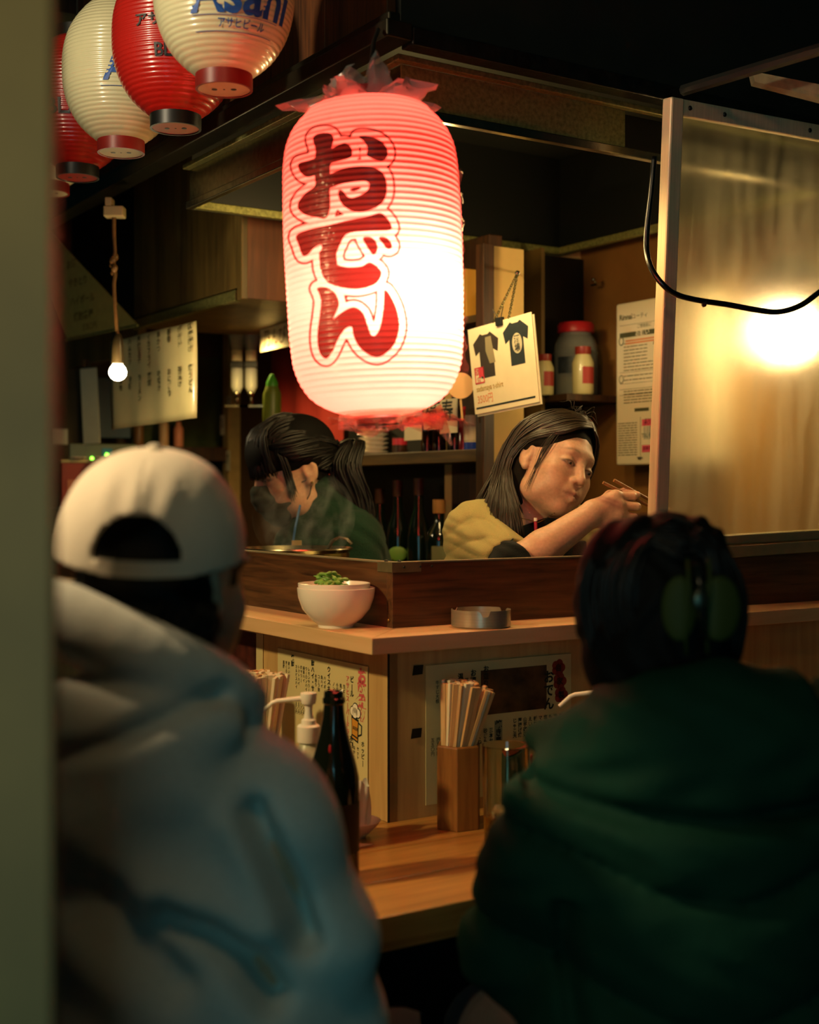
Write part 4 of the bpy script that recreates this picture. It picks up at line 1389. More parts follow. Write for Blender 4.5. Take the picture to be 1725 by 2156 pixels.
def table_bits():
    r = thing('small_dish', 'small white dish at the foot of the counter panel corner', 'dish', (at(748, 1740, 2.30)[0], 2.30, TZ))
    ob('body', MB().lathe([(0.0, 0.0), (0.018, 0.0), (0.020, 0.003), (0.038, 0.020), (0.0445, 0.029), (0.043, 0.0295), (0.036, 0.021), (0.018, 0.006), (0.0, 0.005)], 48), M_WHITE, r, smooth=True)
    # crumpled white wrapper standing in the dish
    g = np.random.default_rng(4)
    m = MB()
    ph = g.uniform(0, 6, 6)
    def f(u, v):
        a = 2 * PI * u
        rr = (0.0185 - 0.004 * v) * (1 + 0.16 * math.sin(3 * a + ph[0] + 3 * v) + 0.10 * math.sin(7 * a + ph[1] - 5 * v))
        return (rr * math.cos(a), rr * math.sin(a), 0.006 + 0.088 * v + 0.006 * math.sin(3 * a + ph[2]) * v)
    m.grid(f, 40, 14)
    o = thing('paper_napkin', 'crumpled white napkin standing in the small dish', 'napkin', (at(757, 1700, 2.30)[0], 2.302, TZ))
    ob('paper', m, M_WPLA, o, smooth='all')
    x, y, _ = at(757, 1778, 2.245)
    tag(ob('paper_slip', MB().prism([(-0.03, -0.012), (0.004, -0.014), (0.028, 0.004), (-0.004, 0.012)], 0, 0.0008), M_PAPER, None, loc=(x - 0.004, y, TZ)), 'small white paper slip on the table near the beer bottle', 'paper')
    # highball glass with ice
    gx, gy, _ = at(1066, 1790, 2.2)
    r = thing('highball_glass', 'tall clear glass of amber drink with ice beside the padded jacket', 'glass', (gx, gy, TZ))
    gl = mat('clear_glass', '#f2f0dc', 0.02, trans=1.0, ior=1.45)
    ob('glass', MB().lathe([(0.0, 0.0), (0.033, 0.0), (0.036, 0.004), (0.0405, 0.178), (0.0395, 0.1785), (0.0385, 0.176), (0.0340, 0.016), (0.0, 0.014)], 56), gl, r, smooth=True)
    ob('drink', MB().lathe([(0.0, 0.0145), (0.0337, 0.0165), (0.0357, 0.062), (0.0, 0.062)], 40), mat('amber_drink', '#e09a30', 0.05, trans=0.9, ior=1.33), r, smooth=True)
    ic = MB()
    for i in range(4):
        a = i * 1.9
        b = MB().box(-.010, .010, -.010, .010, -.010, .010)
        b.moved(Matrix.Translation((0.015 * math.cos(a), 0.015 * math.sin(a), 0.035 + 0.017 * i)) @ Matrix.Rotation(a, 4, 'X') @ Matrix.Rotation(a * 2, 4, 'Y'))
        if i < 3:
            ic.add(b.v, b.f)
    ob('ice', ic, mat('ice', '#fff4d8', 0.1, trans=0.8, ior=1.3), r, bevel=0.002)
    gx, gy, _ = at(1197, 1780, 2.2)
    r = thing('tumbler', 'clear tumbler half hidden behind the padded jacket', 'glass', (gx, gy, TZ))
    ob('glass', MB().lathe([(0.0, 0.0), (0.033, 0.0), (0.036, 0.004), (0.0405, 0.178), (0.0395, 0.1785), (0.0385, 0.176), (0.0340, 0.016), (0.0, 0.014)], 56), gl, r, smooth=True)
    x, y, _ = at(1088, 1640, 2.335)
    r = thing('small_box', 'dark green packet with a red top behind the highball glass', 'packet', (x, y, TZ), 0.3)
    ob('body', MB().box(-0.026, 0.026, -0.011, 0.011, 0, 0.118), mat('packet_green', '#12302a', 0.5), r, bevel=0.002)
    ob('lid', MB().box(-0.0262, 0.0262, -0.0112, 0.0112, 0.119, 0.136), mat('packet_red', '#7d2f1e', 0.5), r, bevel=0.002)
table_bits()

# ------------------------------------------------------------------ stock pot
def stock_pot():
    Y = 3.06
    x, _, _ = at(626, 1165, Y)
    r = thing('stock_pot', 'wide steel stock pot steaming behind the partition in front of the masked cook', 'pot', (x, Y, 0.94))
    zr = 0.284
    ob('body', MB().lathe([(0.0, 0.0), (0.118, 0.0), (0.121, 0.004), (0.121, zr - 0.008), (0.129, zr), (0.128, zr + 0.003), (0.119, zr - 0.006), (0.118, 0.006), (0.0, 0.004)], 72), mat('pot_steel', '#b9ac8c', 0.22, 1.0, noise=0.15), r, smooth=True)
    ob('broth', MB().lathe([(0.0, zr - 0.03), (0.1175, zr - 0.03)], 48, cap1=False), mat('broth', '#6b4a1c', 0.1), r)
    h = MB()
    for s in (-1, 1):
        h.tube([(s * 0.118, -0.03, zr - 0.06), (s * 0.155, -0.025, zr - 0.055), (s * 0.155, 0.025, zr - 0.055), (s * 0.118, 0.03, zr - 0.06)], 0.005, 8)
    ob('handle', h, M_STEEL, r, smooth=True)
    q = thing('ladle', 'ladle resting in the stock pot, curved handle end above the rim', 'ladle', (x, Y, 0.94))
    ob('handle', MB().tube([(0.03, 0.02, zr - 0.10), (0.062, 0.05, zr - 0.01), (0.078, 0.06, zr + 0.016), (0.094, 0.062, zr + 0.024), (0.112, 0.062, zr + 0.020), (0.123, 0.060, zr + 0.008)], 0.0042, 8), M_STEEL, q, smooth=True)
    ob('cup', MB().lathe([(0.0, -0.03), (0.022, -0.024), (0.034, -0.008), (0.036, 0.0), (0.034, 0.0)], 24, (0.02, 0.01, zr - 0.10)), M_STEEL, q, smooth=True)
    # steam
    m = bpy.data.materials.new('steam')
    m.use_nodes = True
    nt = m.node_tree
    nt.nodes.remove(nt.nodes['Principled BSDF'])
    out = nt.nodes['Material Output']
    vol = nt.nodes.new('ShaderNodeVolumeScatter')
    vol.inputs['Color'].default_value = (0.9, 0.9, 0.85, 1)
    tc = nt.nodes.new('ShaderNodeTexCoord')
    mp = nt.nodes.new('ShaderNodeMapping')
    mp.inputs['Scale'].default_value = (11, 11, 7)
    nt.links.new(tc.outputs['Object'], mp.inputs['Vector'])
    nz = nt.nodes.new('ShaderNodeTexNoise')
    nz.inputs['Scale'].default_value = 1.3
    nz.inputs['Detail'].default_value = 5
    nz.inputs['Distortion'].default_value = 1.6
    nt.links.new(mp.outputs['Vector'], nz.inputs['Vector'])
    mr = nt.nodes.new('ShaderNodeMapRange')
    mr.inputs['From Min'].default_value = 0.5
    mr.inputs['From Max'].default_value = 0.72
    mr.inputs['To Max'].default_value = 3.5
    nt.links.new(nz.outputs['Fac'], mr.inputs['Value'])
    nt.links.new(mr.outputs['Result'], vol.inputs['Density'])
    nt.links.new(vol.outputs[0], out.inputs['Volume'])
    s = ob('steam', MB().sphere((0, 0, 0), (0.12, 0.10, 0.115), 24, 16), m, None, loc=(x + 0.015, Y - 0.005, 0.94 + zr + 0.075), smooth='all')
    tag(s, 'thin wisps of steam rising from the stock pot', 'steam', kind='stuff')
stock_pot()

# ------------------------------------------------------------------ rack along the side wall
RA0, RA1 = 0.69, 0.83        # depth range of the rack (a), shelf front at RA0
def rack():
    r = thing('bottle_rack', 'dark wooden shelf rack of plates and bottles left of the shirt poster', 'shelf', L(0, 0, 0), ANG)
    bs, zs = on_a(1005, 945, RA0)
    be, ze = on_a(742, 962, RA0)
    zt = zs
    th = 0.034
    global RZ, RBS, RBE
    RZ, RBS, RBE = zt, bs, be
    m = wood('rack_wood', '#33240f', '#5c4420', 1, 0.5)
    ob('shelf', MB().box(RA0, RA1, bs, be + 0.25, zt - th, zt), m, r, bevel=0.002)
    _, zu = on_a(1000, 655, RA0)
    ob('shelf', MB().box(RA0 + 0.04, RA1, bs, be + 0.25, zu - 0.02, zu), m, r, bevel=0.002)
    ob('post', MB().box(RA0 - 0.005, RA0 + 0.03, bs - 0.035, bs, 0.95, 2.0), M_DWOOD, r, bevel=0.002)
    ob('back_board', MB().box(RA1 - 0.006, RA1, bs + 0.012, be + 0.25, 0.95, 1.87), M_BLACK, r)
    ob('end_panel', MB().box(RA0 + 0.03, RA1 + 0.004, bs - 0.012, bs, 0.95, 2.0), M_CREAM, r)
    ob('base_cabinet', MB().box(RA0, RA1, bs - 0.03, 2.40, 0.0, 1.06), M_DWOOD, r, bevel=0.002)
    return zu
RZU = rack()

def on_rack(px, da=0.05, z=None):
    b, _ = on_a(px, 950, RA0 + da)
    x, y, _ = L(RA0 + da, b, 0)
    return (x, y, RZ if z is None else z)

def rack_goods():
    x, y, z = on_rack(787, 0.09)
    for i in range(6):
        o = thing('plate', ['lowest off-white plate of the stack on the dark rack shelf', 'second plate from the bottom of the stack on the rack', 'third plate from the bottom of the stack on the rack', 'third plate from the top of the stack on the rack', 'second plate from the top of the stack on the rack', 'topmost off-white plate of the stack on the dark rack shelf'][i], 'plate', (x, y, z + 0.0135 * i), group='plates on the rack shelf')
        ob('body', PLATE, M_WHITE, o, smooth='all')
    specs = [(840, 910, 0.030, 'can', '#b8323c', 'red and brown tin on the rack shelf beside the plates'),]
    x, y, z = on_rack(842, 0.04)
    c = thing('tin', 'small red and brown tin on the rack shelf beside the plates', 'tin', (x, y, z))
    ob('body', MB().lathe([(0.0, 0), (0.021, 0), (0.021, 0.045), (0.0, 0.045)], 24), mat('tin_brown', '#3a2414', 0.4), c, smooth=True)
    ob('label', MB().lathe([(0.0213, 0.024), (0.0213, 0.043)], 24, cap0=False, cap1=False), mat('tin_red', '#c02c3e', 0.4), c, smooth=True)
    # calligraphy tags hanging over dark bottles
    for i, (px, y0, y1, s, lab) in enumerate(((945, 838, 913, '寿', 'cream name card with brush writing, rightmost of three over the rack bottles'),
                                               (912, 850, 905, '福', 'cream name card with brush writing, middle of three over the rack bottles'),
                                               (872, 895, 928, '', 'blank cream card hung low between the tin and the bottles'))):
        b, zb = on_a(px - 18, y1, RA0 - 0.01)
        b2, zt = on_a(px + 18, y0, RA0 - 0.01)
        w, h = b - b2, zt - zb
        o = sheet('name_card', lab, 'card', L(RA0 - 0.01 - 0.002 * i, b, zb), nV3, (0, 0, 1), w, h, M_PAPER)
        if s:
            ob('print', MB().text(s, w * 0.42, h * 0.42, w * 0.75, True, 0.01, 0.0008), M_INK, o)
    bot = [(900, 0.018, 0.13, '#241408'), (925, 0.02, 0.15, '#2a0f0c'), (958, 0.022, 0.16, '#1c120a'), (976, 0.015, 0.12, '#7c1f22')]
    for i, (px, rr, hh_, col) in enumerate(bot):
        x, y, z = on_rack(px, 0.045 + 0.012 * (i % 2))
        o = thing('small_bottle', ['small dark bottle under the blank card on the rack', 'small red-brown bottle under the middle name card', 'tallest dark bottle under the rightmost name card', 'slim red bottle at the right of the name cards'][i], 'bottle', (x, y, z))
        ob('body', MB().lathe([(0.0, 0), (rr, 0), (rr, hh_ * 0.62), (rr * 0.45, hh_ * 0.8), (rr * 0.42, hh_ * 0.95), (0, hh_ * 0.95)], 20), mat('bottle%d' % i, col, 0.15, coat=0.5), o, smooth=True)
        ob('cap', MB().lathe([(rr * 0.48, hh_ * 0.93), (rr * 0.48, hh_), (0, hh_)], 16), M_REDP, o, smooth=True)
    x, y, z = on_rack(993, 0.035)
    o = thing('squeeze_bottle', 'cream bottle with a blue base band at the right end of the rack shelf', 'bottle', (x, y, z))
    ob('body', MB().lathe([(0.0, 0.0), (0.019, 0.0), (0.0195, 0.024), (0.0205, 0.025), (0.021, 0.075), (0.017, 0.092), (0.0, 0.094)], 28), mat('cream_plastic', '#d9d0ad', 0.4), o, smooth=True)
    ob('blue_cap', MB().lathe([(0.0200, 0.0), (0.0202, 0.020)], 28, cap0=False, cap1=False), mat('blue_cap', '#1c3fa0', 0.4), o, smooth=True)
    # round paper fan behind the lantern
    x, y, z = at(970, 812, 3.45)
    o = thing('round_fan', 'round pale paper fan leaning beside the red lantern', 'fan', (x, y, z))
    ob('disc', MB().lathe([(0.0, -0.001), (0.034, -0.001), (0.034, 0.001), (0.0, 0.001)], 40, axis=1), mat('fan_paper', '#d5a773', 0.7), o, smooth=True)
    ob('handle', MB().tube([(0.0, 0.004, -0.03), (0.005, 0.004, -0.09)], 0.003, 6), M_CHOP, o)
    # boxes on the upper shelf
    for i, (px, w, h, col, lab) in enumerate(((990, 0.05, 0.13, '#b8862f', 'yellow carton on the upper rack shelf nearest the post'),
                                             (965, 0.06, 0.10, '#a8321f', 'red carton on the upper rack shelf'),
                                             (930, 0.07, 0.15, '#7c2a1c', 'brown-red carton on the upper rack shelf behind the lantern'))):
        b, _ = on_a(px, 640, RA0 + 0.075)
        x, y, _ = L(RA0 + 0.075, b, 0)
        o = thing('carton', lab, 'box', (x, y, RZU), ANG)
        ob('body', MB().box(-0.03, 0.05, -w / 2, w / 2, 0, h), mat('carton%d' % i, col, 0.6), o, bevel=0.002)
        ob('label', MB().box(-0.0315, -0.030, -w * .3, w * .3, h * .5, h * .8), M_PAPER, o)
    # bottles on the back counter
    for i, (px, py, Y, rr, hh_, lab, kind) in enumerate(((838, 1012, 3.34, 0.033, 0.30, 'dark green bottle with a green oval label behind the counter corner', 0),
                                          (882, 1008, 3.40, 0.033, 0.31, 'plain dark bottle between the green labelled and the corked ones', 1),
                                          (925, 1052, 3.20, 0.037, 0.26, 'square-shouldered bottle with a cork stopper near the olive shirt', 2),
                                          (800, 1030, 3.62, 0.034, 0.29, 'dark wine bottle farthest left on the back counter', 1))):
        x, y, _ = on_rack(px, 0.06)
        hh_ = at(px, py, y)[2] - 1.06
        zt = hh_ + 1.06
        o = thing('liquor_bottle', lab, 'bottle', (x, y, zt - hh_))
        g_ = mat('dark_green_glass', '#0a140c', 0.08, coat=0.6)
        if kind == 2:
            ob('glass', MB().lathe([(0.0, 0), (rr, 0), (rr, hh_ * 0.58), (rr * 0.9, hh_ * 0.66), (0.014, hh_ * 0.76), (0.013, hh_ * 0.88), (0.0, hh_ * 0.88)], 28), g_, o, smooth=True)
            ob('cork', MB().lathe([(0.017, hh_ * 0.86), (0.018, hh_ * 0.87), (0.018, hh_), (0.0, hh_)], 24), mat('cork', '#a07038', 0.6), o, smooth=True)
            m = MB().prism([(-.022, -.02), (0, -.042), (.022, -.02), (.022, .03), (-.022, .03)], 0, 0.002)
            m.moved(Matrix.Translation((0, -rr - 0.003, hh_ * 0.42)) @ Matrix.Rotation(PI / 2, 4, 'X'))
            ob('label', m, mat('label_olive', '#6d7048', 0.5), o)
        else:
            ob('glass', MB().lathe([(0.0, 0), (rr, 0), (rr, hh_ * 0.5), (rr * 0.85, hh_ * 0.6), (0.014, hh_ * 0.74), (0.0125, hh_ * 0.95), (0.014, hh_), (0.0, hh_)], 28), g_, o, smooth=True)
            ob('foil', MB().lathe([(0.0145, hh_ * 0.86), (0.0148, hh_ + 0.001), (0.0, hh_ + 0.001)], 20), mat('foil_dark', '#4a2a18', 0.4, 0.4), o, smooth=True)
            if kind == 0:
                lb = MB().sphere((0, 0, 0), (0.028, 0.004, 0.022), 20, 10)
                lb.v = [(a, b - rr + 0.001, c + hh_ * 0.35) for a, b, c in lb.v]
                ob('label', lb, mat('label_green', '#6f9a3c', 0.5), o, smooth='all')
PLATE = ob('tmp', MB().lathe([(0.0, 0.0), (0.028, 0.0), (0.030, 0.003), (0.0445, 0.010), (0.0455, 0.0125), (0.044, 0.0128), (0.03, 0.006), (0.0, 0.005)], 40), None)
_pl = PLATE.data
bpy.data.objects.remove(PLATE)
PLATE = _pl
rack_goods()
# ------------------------------------------------------------------ jars on the recess shelf
def jars():
    st = thing('recess_shelf', 'narrow dark shelf in the recess behind the woman', 'shelf', L(0, 0, 0), ANG)
    zsh = at(1200, 832, 3.80)[2]
    ob('board', MB().box(a_l + 0.012, a_r, 0.78, 0.965, zsh - 0.02, zsh), M_DWOOD, st, bevel=0.002)
    ob('mesh_panel', MB().box(a_l + 0.2, a_r - 0.002, 0.78, 0.786, zsh - 0.075, zsh - 0.02), mat('grey_mesh', '#3a463a', 0.6, noise=0.4, nscale=120), st)
    a, _ = on_b(1213, 740, 0.872)
    r = thing('plastic_jar', 'large clear jar with a red lid in the dark recess', 'jar', L(a, 0.872, zsh), -0.3)
    gl = clear('jar_glass', '#b9c2a4', 0.22, 0.06)
    ob('body', MB().lathe([(0.0, 0.0), (0.058, 0.0), (0.063, 0.006), (0.064, 0.118), (0.066, 0.122), (0.064, 0.126), (0.062, 0.150), (0.052, 0.172), (0.047, 0.176), (0.047, 0.19)], 48), gl, r, smooth=True)
    ob('lid', MB().lathe([(0.051, 0.184), (0.053, 0.186), (0.054, 0.206), (0.048, 0.214), (0.0, 0.216)], 40), M_REDP, r, smooth=True)
    ob('contents', MB().lathe([(0.0, 0.004), (0.060, 0.006), (0.060, 0.052), (0.0, 0.058)], 32), mat('jar_contents', '#8c7a4c', 0.7, noise=0.4, nscale=30), r, smooth=True)
    lb = MB()
    n = 12
    vs = []
    for i in range(n + 1):
        t = -2.3 + 0.75 * i / n
        for z in (0.064, 0.112):
            vs.append((0.0652 * math.cos(t), 0.0652 * math.sin(t), z))
    lb.add(vs, [(2 * i, 2 * i + 2, 2 * i + 3, 2 * i + 1) for i in range(n)])
    ob('label', lb, mat('jar_label', '#28323a', 0.5, noise=0.5, nscale=80), r, smooth='all')
    for i, (px, b_, lab, s) in enumerate(((1228, 0.80, 'small cream jar with a red lid in front of the large jar', 1.0), (1147, 0.88, 'small cream jar with a red lid behind the shirt poster', 0.86))):
        a, _ = on_b(px, 780, b_)
        q = thing('small_jar', lab, 'jar', L(a, b_, zsh))
        ob('body', MB().lathe([(0.0, 0), (0.026 * s, 0), (0.030 * s, 0.005), (0.031 * s, 0.09 * s), (0.022 * s, 0.113 * s), (0.020 * s, 0.118 * s)], 32), mat('cream_powder', '#c9bc86', 0.4, coat=0.5), q, smooth=True)
        ob('lid', MB().lathe([(0.022 * s, 0.114 * s), (0.023 * s, 0.116 * s), (0.023 * s, 0.136 * s), (0.0, 0.139 * s)], 28), mat('dark_red_lid', '#8c2c20', 0.4), q, smooth=True)
        n = 10
        vs = []
        for i2 in range(n + 1):
            t = -1.75 + 1.3 * i2 / n
            for z in (0.03 * s, 0.078 * s):
                vs.append((0.0316 * s * math.cos(t), 0.0316 * s * math.sin(t), z))
        ob('label', MB().add(vs, [(2 * k, 2 * k + 2, 2 * k + 3, 2 * k + 1) for k in range(n)]), mat('label_red', '#a5342c', 0.5), q, smooth='all')
    # hook on the recess frame
    a, z = on_b(1250, 600, 0.87)
    h = tag(ob('hook', MB().tube([(0, 0.012, 0), (0, -0.01, 0.0), (-0.008, -0.018, 0.004), (-0.014, -0.014, 0.012)], 0.0028, 8).sphere((-0.014, -0.014, 0.012), 0.006, 10, 8), M_STEEL, None, loc=L(a, 0.868, z), rz=ANG, smooth=True), 'small metal hook screwed to the recess post', 'hook')
jars()

# ------------------------------------------------------------------ water heater on the right wall
def heater():
    A0 = 1.265
    b0, zt = on_a(1297, 641, A0 - 0.09)
    b1, zb = on_a(1480, 975, A0 - 0.09)
    _, zb0 = on_a(1295, 980, A0 - 0.09)
    zb = zb0
    w, h = b0 - b1, zt - zb
    r = thing('water_heater', 'white wall heater covered in printed notices, right of the recess', 'heater')
    sheet_frame(r, L(A0 - 0.09, b0, zb), nV3, (0, 0, 1))
    ob('case', MB().box(0, w, 0, h, -0.088, 0), mat('heater_enamel', '#d8ccaa', 0.4, coat=0.2), r, bevel=0.006)
    k = MB()
    k.text('Rinnai', w * 0.045, h * 0.895, 0.0215, bold=0.025, z=0.0006).text('ユーティ', w * 0.20, h * 0.895, 0.016, bold=0.0, z=0.0006)
    k.text('ご使用前に', w * 0.26, h * 0.835, 0.0115, bold=0.0, z=0.0006)
    g = np.random.default_rng(11)
    def lines(x0, x1, y0, y1, n):
        for i in range(n):
            y = y0 + (y1 - y0) * i / max(1, n - 1)
            x = x0
            while x < x1:
                l = g.uniform(0.008, 0.03)
                k.box(x, min(x + l, x1), y, y + 0.0022, 0.0002, 0.0006)
                x += l + 0.003
    lines(w * .10, w * .38, h * .745, h * .64, 6)
    lines(w * .10, w * .56, h * .62, h * .58, 3)
    lines(w * .10, w * .60, h * .545, h * .52, 2)
    lines(w * .10, w * .60, h * .45, h * .38, 5)
    lines(w * .03, w * .26, h * .255, h * .06, 14)
    for y in (.86, .57, .50, .465, .43):
        k.box(w * .05, w * .62, h * y, h * y + 0.0008, 0.0002, 0.0006)
    k.box(w * .05, w * .64, h * .785, h * .815, 0.0002, 0.0005)
    k.box(w * .23, w * .40, h * .325, h * .345, 0.0002, 0.0005)
    k.box(w * .30, w * .303, h * .03, h * .29, 0.0002, 0.0006)
    k.sphere((w * .30, h * .045, 0), (0.010, 0.001, 0.012), 12, 8)
    k.tube([(w * .07 + .009 * math.cos(t), h * .765 + .011 * math.sin(t), 0.0005) for t in np.linspace(0, 2 * PI, 14)[:-1]], 0.0014, 4, closed=True)
    k.tube([(w * .07 + .009 * math.cos(t), h * .53 + .011 * math.sin(t), 0.0005) for t in np.linspace(0, 2 * PI, 14)[:-1]], 0.0012, 4, closed=True)
    k.tube([(w * .50 + .013 * math.cos(t), h * .72 + .016 * math.sin(t), 0.0005) for t in np.linspace(0, PI, 10)], 0.003, 4)
    k.text('TEL 0570-00', w * .315, h * .165, 0.0155, bold=.01, z=0.0008)
    ob('print', k, mat('notice_ink', '#4a4a2e', 0.6), r)
    wt = MB().text('お願い', w * .24, h * .789, 0.019, bold=.02, z=0.0012)
    ob('print', wt, M_PAPER, r)
    o2 = MB()
    for y in (.758, .742):
        o2.box(w * .12, w * .60, h * y, h * y + .004, 0.0002, 0.0007)
    ob('print', o2, mat('orange_print', '#cf7a44', 0.6), r)
    pk = MB().box(w * .32, w * .62, h * .235, h * .275, 0.0002, 0.0008).box(w * .32, w * .62, h * .075, h * .118, 0.0002, 0.0008)
    ob('sticker', pk, mat('pink_sticker', '#d9586c', 0.5), r)
    ob('sticker', MB().box(w * .32, w * .62, h * .122, h * .232, 0.0002, 0.0006), M_PAPER, r)
    t = MB().text('ガスを安全に', w * .345, h * .257, 0.0125, bold=.02, z=0.0012).text('使いましょう', w * .345, h * .239, 0.0125, bold=.02, z=0.0012)
    t.text('点検のお願い', w * .33, h * .09, 0.0115, bold=.02, z=0.0012)
    ob('print', t, mat('maroon_ink', '#6a1c2c', 0.6), r)
    bl = MB()
    for i in range(4):
        bl.text('火の用心です', w * .335, h * (.213 - .02 * i), 0.0115, bold=.01, z=0.001)
    ob('print', bl, mat('blue_print', '#4a6a72', 0.6), r)
    v = MB().lathe([(0.008, -0.16), (0.008, 0.0)], 12, (w * .3, -0.0, -0.05))
    p = MB().tube([(w * .3, 0, -0.05), (w * .3, -0.10, -0.05)], 0.008, 10).tube([(w * .62, 0, -0.05), (w * .62, -0.12, -0.05)], 0.008, 10)
    ob('pipe', p, M_STEEL, r, smooth=True)
heater()

# ------------------------------------------------------------------ cable looping in front of the glass screen
def cable():
    Y0 = 2.68
    pts = [(1378, 330, 2.66), (1372, 400, 2.66), (1364, 470, 2.66), (1362, 525, 2.66), (1372, 565, 2.64), (1395, 598, 2.63), (1425, 620, 2.64), (1470, 632, 2.66), (1530, 641, 2.68), (1590, 652, 2.70), (1635, 657, 2.72), (1675, 648, 2.74), (1710, 627, 2.76), (1760, 580, 2.8), (1830, 470, 2.85), (1880, 330, 2.9)]
    P = np.array([at(*p) for p in pts])
    out = []
    for i in range(len(P) - 1):
        p0, p1, p2, p3 = P[max(i - 1, 0)], P[i], P[i + 1], P[min(i + 2, len(P) - 1)]
        for k in range(6):
            t = k / 6
            out.append(0.5 * (2*p1 + (p2-p0)*t + (2*p0-5*p1+4*p2-p3)*t*t + (3*p1-p0-3*p2+p3)*t**3))
    out.append(P[-1])
    r = thing('power_cable', 'black cable looping in front of the steamed glass screen', 'cable', (0, 0, 0))
    ob('cord', MB().tube(out, 0.0058, 10), M_RUB, r, smooth='all')
    x, y, z = at(1483, 638, 2.665)
    ob('tie', MB().tube([(x - 0.002, y, z + 0.004), (x, y, z - 0.008)], 0.003, 6).lathe([(0.0066, -0.004), (0.0066, 0.004)], 12, (x, y, z), axis=0), M_BLACK, r)
cable()

# ------------------------------------------------------------------ back of the left wing
def far_left():
    # optics: two upside-down bottles on a bracket
    for i, (px, lab) in enumerate(((499, 'left one of two upside-down bottles in the wall dispenser'), (529, 'right one of two upside-down bottles in the wall dispenser'))):
        x, y, z = at(px, 768, 4.45)
        r = thing('spirit_dispenser', lab, 'dispenser', (x, y, z))
        gl = clear('optic_glass', '#9a9a6c', 0.3, 0.06)
        ob('bottle', MB().lathe([(0.012, 0.02), (0.015, 0.035), (0.022, 0.06), (0.033, 0.115), (0.033, 0.26), (0.0, 0.262)], 24), gl, r, smooth=True)
        ob('label', MB().lathe([(0.0185, 0.012), (0.0185, 0.05)], 20, cap0=False, cap1=False), M_PAPER, r, smooth=True)
        ob('bracket', MB().box(-0.022, 0.022, -0.01, 0.022, -0.01, 0.012), M_BLACK, r, bevel=0.002)
        ob('measure', MB().lathe([(0.021, -0.012), (0.021, -0.075), (0.010, -0.095), (0.0, -0.098)], 20), clear('optic_clear', '#c9c8a0', 0.28, 0.05), r, smooth=True)
        ob('tap', MB().sphere((0, -0.012, -0.098), 0.010, 12, 8).tube([(0, 0, -0.095), (0, 0, -0.135)], 0.005, 8), M_STEEL, r, smooth='all')
        ob('bar', MB().box(-0.04, 0.04, -0.005, 0.005, -0.142, -0.135), M_STEEL, r)
    # post with price tags
    b0, _ = on_a(480, 900, 0.80)
    pw = 0.045
    struct('trim_11', MB().box(0.79, 0.84, b0 - pw / 2, b0 + pw / 2, 0, 2.25), mat('tan_post', '#a58650', 0.6, noise=0.15), **BF)
    for i, (px, py, w, h, s, lab) in enumerate(((468, 895, 0.035, 0.075, '新潟', 'pale price tag with dark writing, upper of two on the tan post'),
                                              (480, 970, 0.034, 0.075, '地酒', 'pale price tag, lower of two on the tan post'),
                                              (482, 845, 0.03, 0.04, '品', 'small square tag at the top of the tan post'))):
        b, z = on_a(px, py, 0.785)
        o = sheet('price_tag', lab, 'tag', L(0.785, b + w / 2, z - h / 2), nV3, (0, 0, 1), w, h, M_PAPER)
        ob('print', MB().text(s, w * .5, h * .62, w * .55, True, .02, 0.0008), M_INK, o)
    # name strip above the optics
    p, q = np.array(at(548, 742, 4.3)), np.array(at(640, 722, 4.0))
    o = sheet('name_strip', 'cream strip of brush writing under the cabinet, left of the lantern', 'sign', p, q - p, (0, 0, 1), float(np.linalg.norm(q - p)), 0.075, M_PAPER)
    ob('print', MB().text('乃んび', 0.03, 0.018, 0.06, False, .01, 0.0008), mat('brown_ink', '#6a4a1c', 0.6), o)
    # green squeeze bottle
    x, y, z = at(573, 850, 4.1)
    o = thing('green_bottle', 'tall green squeeze bottle beside the cook with the ponytail', 'bottle', (x, y, z - 0.10))
    ob('body', MB().lathe([(0.0, 0), (0.028, 0), (0.030, 0.01), (0.028, 0.13), (0.018, 0.155), (0.0, 0.157)], 24), mat('olive_plastic', '#5d6a1e', 0.4), o, smooth=True)
    ob('cap', MB().lathe([(0.019, 0.15), (0.018, 0.165), (0.006, 0.19), (0.0, 0.192)], 20), mat('green_plastic', '#3f8a1e', 0.4), o, smooth=True)
    # red hanging cloth on the side wall behind the lantern
    b1, z1 = on_a(572, 845, 0.83)
    b2, z2 = on_a(650, 700, 0.83)
    o = thing('red_surface', 'red cloth hanging on the wall between the green bottle and the lantern', 'surface', L(0, 0, 0), ANG)
    ob('surface', MB().grid(lambda u, v: (0.822 + 0.008 * math.sin(20 * u), b2 - 0.25 + (b1 - b2 + 0.25) * u, 1.40 + 0.46 * v), 30, 4), mat('red_matte', '#8c2016', 0.8), o, smooth='all')  # rippled red sheet set along the wall
    # shelf on the back wall with bottles, left of the post
    a0, zs = on_b(300, 940, 2.48)
    a1, _ = on_b(462, 940, 2.48)
    sh = thing('bottle_shelf', 'dark shelf on the back wall under the laminated menu', 'shelf', L(0, 0, 0), ANG)
    ob('board', MB().box(a0, 0.83, 2.44, 2.598, zs - 0.05, zs), M_DWOOD, sh, bevel=0.002)
    ob('back_board', MB().box(a0, 0.83, 2.592, 2.598, zs, zs + 0.35), mat('green_board', '#3d4a1c', 0.6, noise=0.2), sh)
    ob('rack_panel', MB().box(a0, 0.83, 2.585, 2.598, zs - 0.45, zs - 0.05), mat('green_dark_panel', '#1c2a1c', 0.5, noise=0.5, nscale=50), sh)
